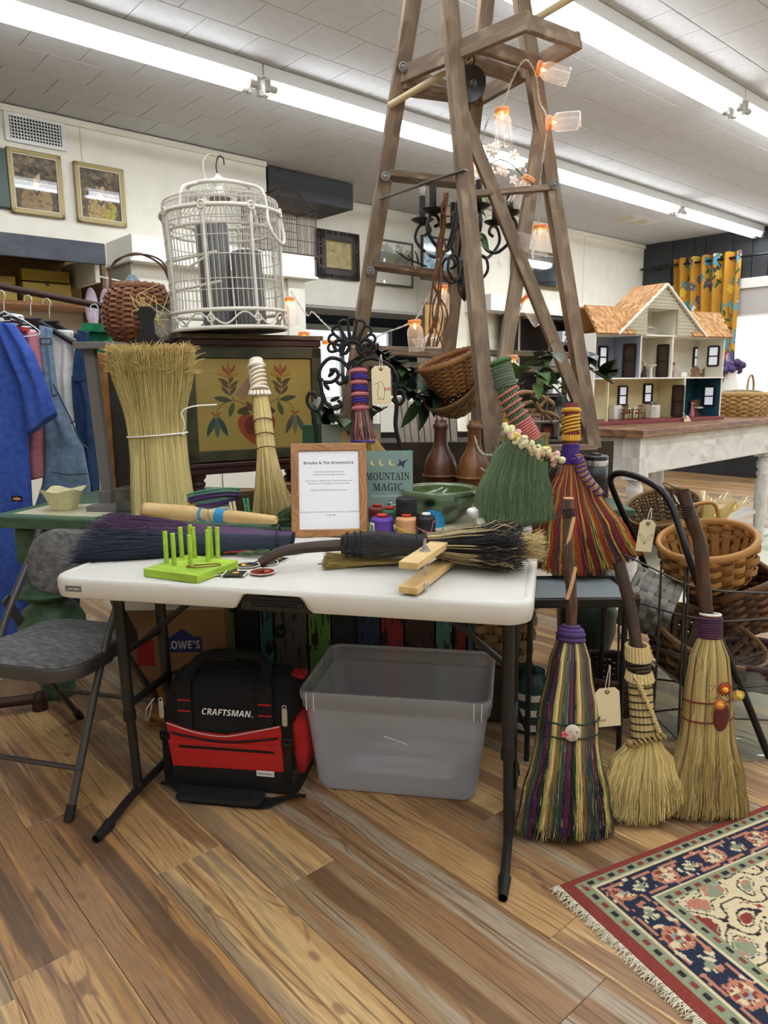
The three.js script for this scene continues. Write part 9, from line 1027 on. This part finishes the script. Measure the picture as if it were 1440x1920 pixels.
// ---------- baskets in the wire rack ----------
const BP = (px, py, z) => Z(px, py, z);
{
  basket({ label: 'large round golden splint basket with an upright handle, topmost in the wire rack', pos: BP(1330, 1085, 2.5), tilt: [0.18, 0.2], prof: [[0.11, 0], [0.145, 0.04], [0.158, 0.15]], stakes: 22, rows: 7, th: 0.007, cols: [0xa8783c, 0x8a5e2a], sw: 0.62, rimH: 0.022, flatRim: 1.5, handles: [tube([V(-0.03, 0.13, -0.15), V(-0.03, 0.21, -0.15), V(0.02, 0.225, -0.15), V(0.09, 0.215, -0.145), V(0.1, 0.13, -0.13)], 0.007, 24, 6)] });
  basket({ label: 'dark brown plaited basket with a rope handle under the golden splint basket', pos: BP(1385, 1160, 2.66), tilt: [0.1, 0.35], prof: [[0.138, 0], [0.143, 0.085], [0.138, 0.17]], sq: 0.6, stakes: 22, rows: 12, th: 0.006, cols: [0x6a4524, 0x4a2e18], sw: 0.6, rimH: 0.02 });
  basket({ label: 'grey weathered splint basket lying on its side in the wire rack', pos: BP(1262, 1150, 2.42), tilt: [-1.0, 1.0], prof: [[0.08, 0], [0.09, 0.06], [0.095, 0.15]], sq: 0.7, stakes: 16, rows: 6, th: 0.005, cols: [0x6e6a64, 0x85817a], sw: 0.7, rimH: 0.014 });
  basket({ label: 'big brown herringbone basket low in the wire rack', pos: BP(1295, 1260, 2.44), tilt: [0.25, -0.25], prof: [[0.11, 0], [0.16, 0.06], [0.185, 0.16]], stakes: 26, rows: 9, th: 0.006, cols: [0x6e5030, 0x523a22], sw: 0.55, rimH: 0.016, sx: 1.05 });
  basket({ label: 'dark maroon openwork basket at the side of the wire rack by the flower broom', pos: BP(1412, 1275, 2.35), prof: [[0.11, 0], [0.14, 0.03], [0.15, 0.09]], stakes: 24, rows: 9, th: 0.005, cols: [0x34140f, 0x4a1f18], sw: 0.3, rimH: 0.02 });
  basket({ label: 'dark maroon woven basket behind the plain price tag', pos: BP(1140, 1320, 2.5), prof: [[0.12, 0], [0.145, 0.05], [0.15, 0.14]], stakes: 26, rows: 12, th: 0.005, cols: [0x381812, 0x4e241a], sw: 0.3, rimH: 0.018 });
  basket({ label: 'shaggy brown grass basket behind the leaf price tag', pos: BP(1248, 998, 2.86), tilt: [0.35, 0.3], prof: [[0.085, 0], [0.12, 0.055], [0.13, 0.12]], stakes: 30, rows: 16, th: 0.006, cols: [0x7a5c34, 0x5e4526], sw: 0.2, rimH: 0.014, sx: 1.1 });
  const g = thing('glass_compote', 'scalloped clear glass bowl above the golden splint basket', 'bowl', BP(1330, 985, 2.75)), sc = (r, y, k) => [...Array(64)].map((_, i) => { const a = i / 64 * 6.2832, q = r * (1 + k * Math.cos(a * 9)); return V(Math.cos(a) * q, y + k * 0.25 * Math.cos(a * 9), Math.sin(a) * q); }); part('body', skin([sc(0.05, 0, 0), sc(0.06, 0.02, 0), sc(0.085, 0.06, 0.02), sc(0.13, 0.1, 0.07), sc(0.127, 0.1, 0.07), sc(0.08, 0.062, 0.02), sc(0.055, 0.024, 0)], false), MP(0xf4ecd0, { transmission: 0.85, roughness: 0.06, thickness: 0, side: THREE.DoubleSide }), g); const gs = thing('glass_stand', 'short black wire plant stand under the glass bowl', 'stand', V(g.position.x, 0, g.position.z)); part('leg', [0, 2.1, 4.2].map((a) => rod(V(Math.cos(a) * 0.1, 0, Math.sin(a) * 0.1), V(Math.cos(a) * 0.05, g.position.y - 0.004, Math.sin(a) * 0.05), 0.005)), M(0x1a1a1a), gs); part('ring', ring(0.055, 0.005, 0, g.position.y - 0.005, 0), M(0x1a1a1a), gs);
  const jar = (px, py, z, r, h, lb) => { const p = G(px, py, 0), q = thing('glass_jar', lb, 'glass jar', V(p.x, 0, p.z - 0.06)); part('body', lathe([[0, 0.004], [r * 0.95, 0], [r, 0.02], [r, h * 0.7], [r * 0.75, h * 0.9], [r * 0.75, h], [r * 0.7, h]], 28), MP(0xe4ece8, { transmission: 0.9, roughness: 0.05, thickness: 0, side: THREE.DoubleSide }), q); }; jar(1262, 1385, 2.4, 0.09, 0.24, 'large clear glass jar on the floor behind the fan broom'); jar(1405, 1420, 2.2, 0.1, 0.3, 'large clear glass jar on the floor behind the flower broom');
  const t = thing('wire_rack', 'black tube and wire grid rack heaped with baskets', 'rack', G(1290, 1395, 0)), L = loc(t), bkm = M(0x161616, { roughness: 0.35, metalness: 0.4 }), wm = M(0x4a4844, { metalness: 0.6, roughness: 0.4 }), T = (l, r, n = 40) => tube(l.map(([x, y, z]) => L(Z(x, y, z))), r, n, 8);
  part('tube_frame', T([[1190, 1010, 2.62], [1150, 920, 2.55], [1146, 895, 2.5], [1165, 887, 2.45], [1205, 898, 2.35], [1240, 920, 2.25], [1262, 955, 2.2], [1290, 1040, 2.12], [1330, 1150, 2.08], [1390, 1290, 2.04], [1442, 1420, 2.0]], 0.011, 60), bkm, t); part('tube_frame', T([[1190, 1010, 2.62], [1215, 1080, 2.7], [1240, 1180, 2.72]], 0.011), bkm, t); const gx = [1160, 1220, 1282], w = [];
  part('upright_wire', T([[1162, 1060, 2.42], [1160, 1180, 2.4], [1158, 1395, 2.36]], 0.004), wm, t); part('upright_wire', T([[1240, 1060, 2.3], [1232, 1230, 2.3], [1222, 1385, 2.3]], 0.004), wm, t); part('upright_wire', T([[1272, 1380, 2.22], [1284, 1090, 2.22], [1287, 1078, 2.22], [1290, 1090, 2.22], [1278, 1380, 2.22]], 0.004), wm, t); for (const [y0, y1, y2, y3] of [[1035, 1095, 1108, 1112], [1120, 1155, 1165, 1160], [1195, 1230, 1245, 1220], [1265, 1280, 1290, 1285], [1340, 1330, 1345, 1350]]) part('cross_wire', T([[1160, y0, 2.42], [1222, (y0 + y1) / 2, 2.32], [1285, y1, 2.22], [1350, y2, 2.14], [1442, y3, 2.08]], 0.0035), wm, t); for (const [a, b] of [[1190, 1290], [1280, 1400]]) part('cross_wire', T([[1162, a, 2.4], [1285, b, 2.22]], 0.003), wm, t); part('foot_wire', [0, 1].map((i) => rod(L(G(1160 + i * 115, 1396, 0)).setY(0), L(G(1160 + i * 115, 1396, 0)).setY(0.1), 0.004)), wm, t);
}
{ // art table and what is under it
  const t = thing('art_table', 'low black iron side table with a painted glass top under the rainbow broom', 'table', V(0.61, 0, -2.32), 0.0), bk = M(0x101010, { roughness: 0.4 }), yt = 0.555; for (const [w, d, x, z] of [[0.36, 0.02, 0, 0.13], [0.36, 0.02, 0, -0.13], [0.02, 0.26, -0.18, 0], [0.02, 0.26, 0.18, 0]]) part('rim', bx(w, 0.03, d, x, yt - 0.012, z, 0.004), bk, t); part('painted_top', bx(0.35, 0.008, 0.25, 0, yt - 0.008, 0, 0), new THREE.MeshStandardMaterial({ map: ctex(256, 256, (g, w, h) => { g.fillStyle = '#8a9498'; g.fillRect(0, 0, w, h); blot(g, w, h, ['#5a5a7a', '#7a8a8a', '#4a4a5a', '#8a94a0'], 60, 30); g.fillStyle = '#c9b53a'; g.fillRect(90, 120, 60, 12); g.fillStyle = '#2c5a34'; g.beginPath(); g.ellipse(190, 190, 40, 10, -0.2, 0, 7); g.fill(); }), roughness: 0.15 }), t, 'dappled blue grey painted glass'); for (const x of [-0.15, 0.15]) for (const z of [-0.11, 0.11]) part('leg', rod(V(x, 0, z), V(x, yt - 0.02, z), 0.009, 0.009, 10), bk, t); for (const x of [-0.15, 0.15]) part('stretcher', rod(V(x, 0.1, -0.11), V(x, 0.1, 0.11), 0.006), bk, t);
  basket({ name: 'rope_basket', label: 'tall pale rope basket with a black rim under the art table', pos: V(0.42, 0.22, -2.6), prof: [[0.11, 0], [0.125, 0.1], [0.13, 0.24]], stakes: 18, rows: 8, th: 0.011, cols: [0xa08258, 0x8a6e46], sw: 0.3, rimH: 0.03, rim: 0x141210 }); const cr = thing('low_crate', 'dark low crate raising the pale rope basket', 'crate', V(0.42, 0, -2.6)); part('body', bx(0.24, 0.215, 0.24, 0, 0.1075, 0, 0.005), darkWood, cr); const j = G(1000, 1390, 0), gj = thing('teal_jar', 'teal glass jar in a pale woven holder by the folding table leg', 'jar', V(j.x + 0.01, 0, j.z - 0.1)); part('glass', lathe([[0, 0.006], [0.06, 0.004], [0.065, 0.02], [0.065, 0.17], [0.045, 0.2], [0.045, 0.22]], 24), MP(0x4a7a78, { transmission: 0.7, roughness: 0.08, thickness: 0, side: THREE.DoubleSide }), gj); for (const y of [0.03, 0.085, 0.14]) part('band', lathe([[0.069, y - 0.012], [0.07, y + 0.012], [0.067, y + 0.012], [0.066, y - 0.012]], 24), M(0xc9c4b6), gj, 'pale woven band');
}
{ // chest of painted planks, carton, orchard basket under the tables
  const zc = 2.52, yb = 0.5, A = Z(400, 1200, zc), B = Z(893, 1200, zc), w = B.x - A.x, t = thing('plank_chest', 'chest of chipped multicoloured painted planks under the tables', 'chest', V((A.x + B.x) / 2, 0, -zc)), wear = dtex(128, 256, (u, v) => { const k = sstep(0.3, 0.42, fbm(u * 4, v * 3, 5, 4)) + sstep(0.5, 0.6, noise(u * 16, v * 4, 9)); return k > 0.3 ? [84, 66, 50] : grey(240 + 12 * noise(u * 20, v * 5, 2)); }, 1, 1);
  const X = (px) => Z(px, 1200, zc).x - t.position.x; [[404, 442, 0x58803a], [443, 487, 0x121214], [488, 514, 0x2f6a68], [515, 577, 0x58524c], [578, 621, 0x5a8a3a], [622, 668, 0x151517], [669, 713, 0x1e3050], [714, 757, 0x8a2422], [758, 815, 0x3a241a], [816, 848, 0x4a7a6c], [849, 874, 0x7a2420], [875, 893, 0x4a6078]].forEach(([p0, p1, c], i) => { const g = bx(X(p1) - X(p0) - 0.004, yb - 0.06, 0.018 + (i % 3) * 0.002, (X(p0) + X(p1)) / 2, (yb - 0.06) / 2 + 0.03, 0, 0.003), p = g.attributes.position, uv = g.attributes.uv; for (let k = 0; k < p.count; k++) uv.setXY(k, p.getX(k) * 4, p.getY(k) * 2); part('plank', g, new THREE.MeshStandardMaterial({ color: c, map: wear, roughness: 0.75 }), t); }); part('top', bx(w + 0.04, 0.03, 0.4, 0, yb - 0.012, -0.18, 0.005), darkWood, t, 'dark plank top'); part('carcass', bx(w - 0.02, yb - 0.04, 0.34, 0, (yb - 0.04) / 2, -0.185, 0.003), darkWood, t); part('handle', [rod(V(X(530), 0.36, 0), V(X(530), 0.36, 0.05), 0.012), ball(0.022, X(530), 0.36, 0.055, 12, 10)], M(0x2a2622, { metalness: 0.5, roughness: 0.4 }), t, 'dark iron knob');
  const q = thing('cardboard_box', 'brown cardboard moving box printed with a blue gabled logo', 'cardboard box', V(Z(345, 1200, 2.46).x - 0.03, 0.2, -2.56), 0.03), cb = M(0x8a6a48, { roughness: 0.85 }); const bw = 0.36, bh = 0.26; part('carton', bx(bw, bh, 0.26, 0, bh / 2, 0, 0.004), cb, q); part('print', sheet(1, 1, (u, v) => V((u - 0.5) * bw * 0.96, v * bh * 0.96 + 0.005, 0.1315)), new THREE.MeshStandardMaterial({ map: ctex(512, 384, (g, W, H) => { g.fillStyle = '#8a6a48'; g.fillRect(0, 0, W, H); g.fillStyle = '#22306e'; g.beginPath(); g.moveTo(200, 150); g.lineTo(238, 150); g.lineTo(300, 104); g.lineTo(362, 150); g.lineTo(400, 150); g.lineTo(400, 236); g.lineTo(200, 236); g.fill(); g.fillStyle = '#c9c4b8'; g.font = 'bold 62px sans-serif'; g.textAlign = 'center'; g.fillText("LOWE'S", 300, 216, 180); g.fillStyle = '#9a2430'; g.fillRect(60, 160, 90, 150); g.strokeStyle = '#9a2430'; g.lineWidth = 10; g.beginPath(); g.moveTo(260, 380); g.lineTo(512, 280); g.stroke(); }), side: THREE.DoubleSide, roughness: 0.85 }), q, 'blue and red printing'); for (const s of [-1, 1]) part('flap', bx(bw, 0.004, 0.12, 0, bh + 0.012, s * 0.1, 0.001, s * 0.12), M(0x9a8a74, { roughness: 0.85 }), q);
  const o = thing('orchard_basket', 'wide slatted wooden orchard basket under the cardboard box', 'basket', V(q.position.x + 0.02, 0, -2.57)), sl = M(0x8a6034, { roughness: 0.7 }); for (let i = 0; i < 16; i++) { const a = i / 16 * 6.2832; part('slat', mv(bx(0.062, 0.19, 0.005, 0, 0, 0, 0.001), 0, 0, 0.0, 0.1).applyMatrix4(new THREE.Matrix4().makeRotationY(a)).translate(Math.sin(a) * 0.17, 0.095, Math.cos(a) * 0.13), sl, o); } for (const [y, r] of [[0.165, 1], [0.04, 0.94]]) part('hoop', mv(new THREE.TorusGeometry(0.18 * r, 0.006, 6, 40).scale(1, 0.78, 2.2), 0, y, 0, Math.PI / 2), M(0x9a6e3c), o); part('bottom', bx(0.28, 0.01, 0.2, 0, 0.012, 0, 0.003), sl, o);
}
// ---------- rugs ----------
{
  const o = G(1048, 1665, 0), ang = Math.atan2(0.437, 0.9), t = thing('oriental_rug', 'navy, red and ivory oriental rug with a cream fringe on the plank floor', 'rug', V(o.x, 0, o.z), ang), RW = 1.9, RD = 1.5, NX = 640, NY = 512;
  const navy = [30, 38, 62], red = [132, 54, 44], sage = [138, 146, 116], crm = [214, 198, 158], dark = [40, 32, 34], rose = [186, 122, 96], grey2 = [150, 156, 150];
  const tex = dtex(NX, NY, (u, v) => {
    const q = 0.0036, X = Math.floor(u * RW / q) * q, Y = Math.floor((1 - v) * RD / q) * q, dx = X, dy = Y, kk = (a) => noise(X * 400, Y * 400, a) * 9, e = Math.min(dx < 0.5 * RW ? dx : RW - dx, 9), f = Math.min(dy, RD - dy); let c;
    const d = Math.min(e * 1.0, f * 1.18 + 0.012), s = e < f * 1.18 + 0.012 ? Y : X, P = 0.17, ph = ((s % P) + P) % P / P;
    if (d < 0.03) c = red; else if (d < 0.062) { c = sage; const z = (s * 62) % 4; if (d > 0.04 && d < 0.052) c = z < 1 ? dark : z > 2 && z < 3 ? red : sage; } else if (d < 0.069) c = crm; else if (d < 0.073) c = dark; else if (d < 0.168) {
      const m = (d - 0.12) / 0.048; c = navy; const r = Math.hypot((ph - 0.5) * 3.4, m * 1.0); if (Math.abs(Math.abs(m) - 0.72) < 0.07) c = Math.sin(s * 70) > -0.5 ? rose : navy; if (r < 0.72) c = rose; if (r < 0.56) c = (Math.floor(Math.atan2(m, ph - 0.5) * 2.6) & 1) ? red : crm; if (r < 0.3) c = grey2; if (r < 0.14) c = red; const r2 = Math.hypot((((ph + 0.5) % 1) - 0.5) * 4.4, m * 1.3); if (r2 < 0.6 && Math.sin(Math.atan2(m, ph) * 7) > -0.2) c = crm; if (r2 < 0.34) c = sage; if (noise(X * 34, Y * 34, 7) > 0.5) c = noise(X * 12, Y * 12, 2) > 0 ? crm : rose; }
    else if (d < 0.175) c = crm; else if (d < 0.205) { c = sage; const z = (s * 62) % 4; if (d > 0.184 && d < 0.196) c = z < 1 ? dark : z > 2 && z < 3 ? red : sage; } else { c = crm; const n1 = noise(X * 9, Y * 9, 11), n2 = noise(X * 15, Y * 15, 13), b = Math.abs(n1); if (b < 0.04) c = dark; else if (n1 > 0.5) c = red; else if (n1 < -0.55) c = n2 > 0 ? rose : sage; if (Math.abs(n2) < 0.03 && b > 0.14) c = n1 > 0 ? red : grey2; if (b > 0.40 && b < 0.45) c = dark; }
    return c.map((z, i) => z * 0.97 + kk(i * 0 + 3));
  });
  const g = bx(RW, 0.009, RD, RW / 2, 0.0046, RD / 2, 0.002), p = g.attributes.position, uv = g.attributes.uv; for (let i = 0; i < p.count; i++) uv.setXY(i, p.getX(i) / RW, 1 - p.getZ(i) / RD); part('pile', g, new THREE.MeshStandardMaterial({ map: tex, roughness: 1, bumpMap: tex, bumpScale: 0.002 }), t); const fr = []; for (let i = 0; i < 900; i++) { const z = i / 900 * RD, a = V(0.004, 0.006, z), l = rr(0.014, 0.03); fr.push({ p: [a, V(-l * 0.5, 0.009, z + rr(-0.004, 0.004)), V(-l, 0.002, z + rr(-0.01, 0.01))], r: 0.0014, r2: 0.001, c: lin(pick([0xddd3b8, 0xcfc4a6, 0xe8dfc8])) }); } part('fringe', straws(fr), strawMat, t, 'cream knotted fringe', 'stuff');
  const rug2 = (lb, pos, w, d, tn, cols) => { const q = thing('pale_rug', lb, 'rug', pos, tn); const gg = bx(w, 0.008, d, 0, 0.0041, 0, 0.002), pp = gg.attributes.position, uu = gg.attributes.uv; for (let i = 0; i < pp.count; i++) uu.setXY(i, pp.getX(i) / w, pp.getZ(i) / d); part('pile', gg, new THREE.MeshStandardMaterial({ map: ctex(256, 256, (c, W) => { c.fillStyle = cols[0]; c.fillRect(0, 0, W, W); blot(c, W, W, cols, 160, 15); c.strokeStyle = cols[1]; c.lineWidth = 5; c.strokeRect(18, 18, W - 36, W - 36); }), roughness: 1 }), q); part('edge', [bx(w + 0.02, 0.006, 0.016, 0, 0.004, d / 2, 0.002), bx(w + 0.02, 0.006, 0.016, 0, 0.004, -d / 2, 0.002)], M(0x8a8474), q); }; rug2('pale cream rug with faint teal pattern beyond the wire rack', RP(4.75, 0, 2.35), 3.0, 2.0, TURN, ['#d6d0bc', '#8aa09c', '#c9c2a8', '#b9c4bc']); rug2('cream and dark green patterned rug under the clothes rail', V(-2.25, 0, -3.35), 1.4, 0.9, -0.2, ['#d9d2bc', '#3a4a34', '#c4bca0', '#6a7458']);
}
renderer.render(scene, camera);
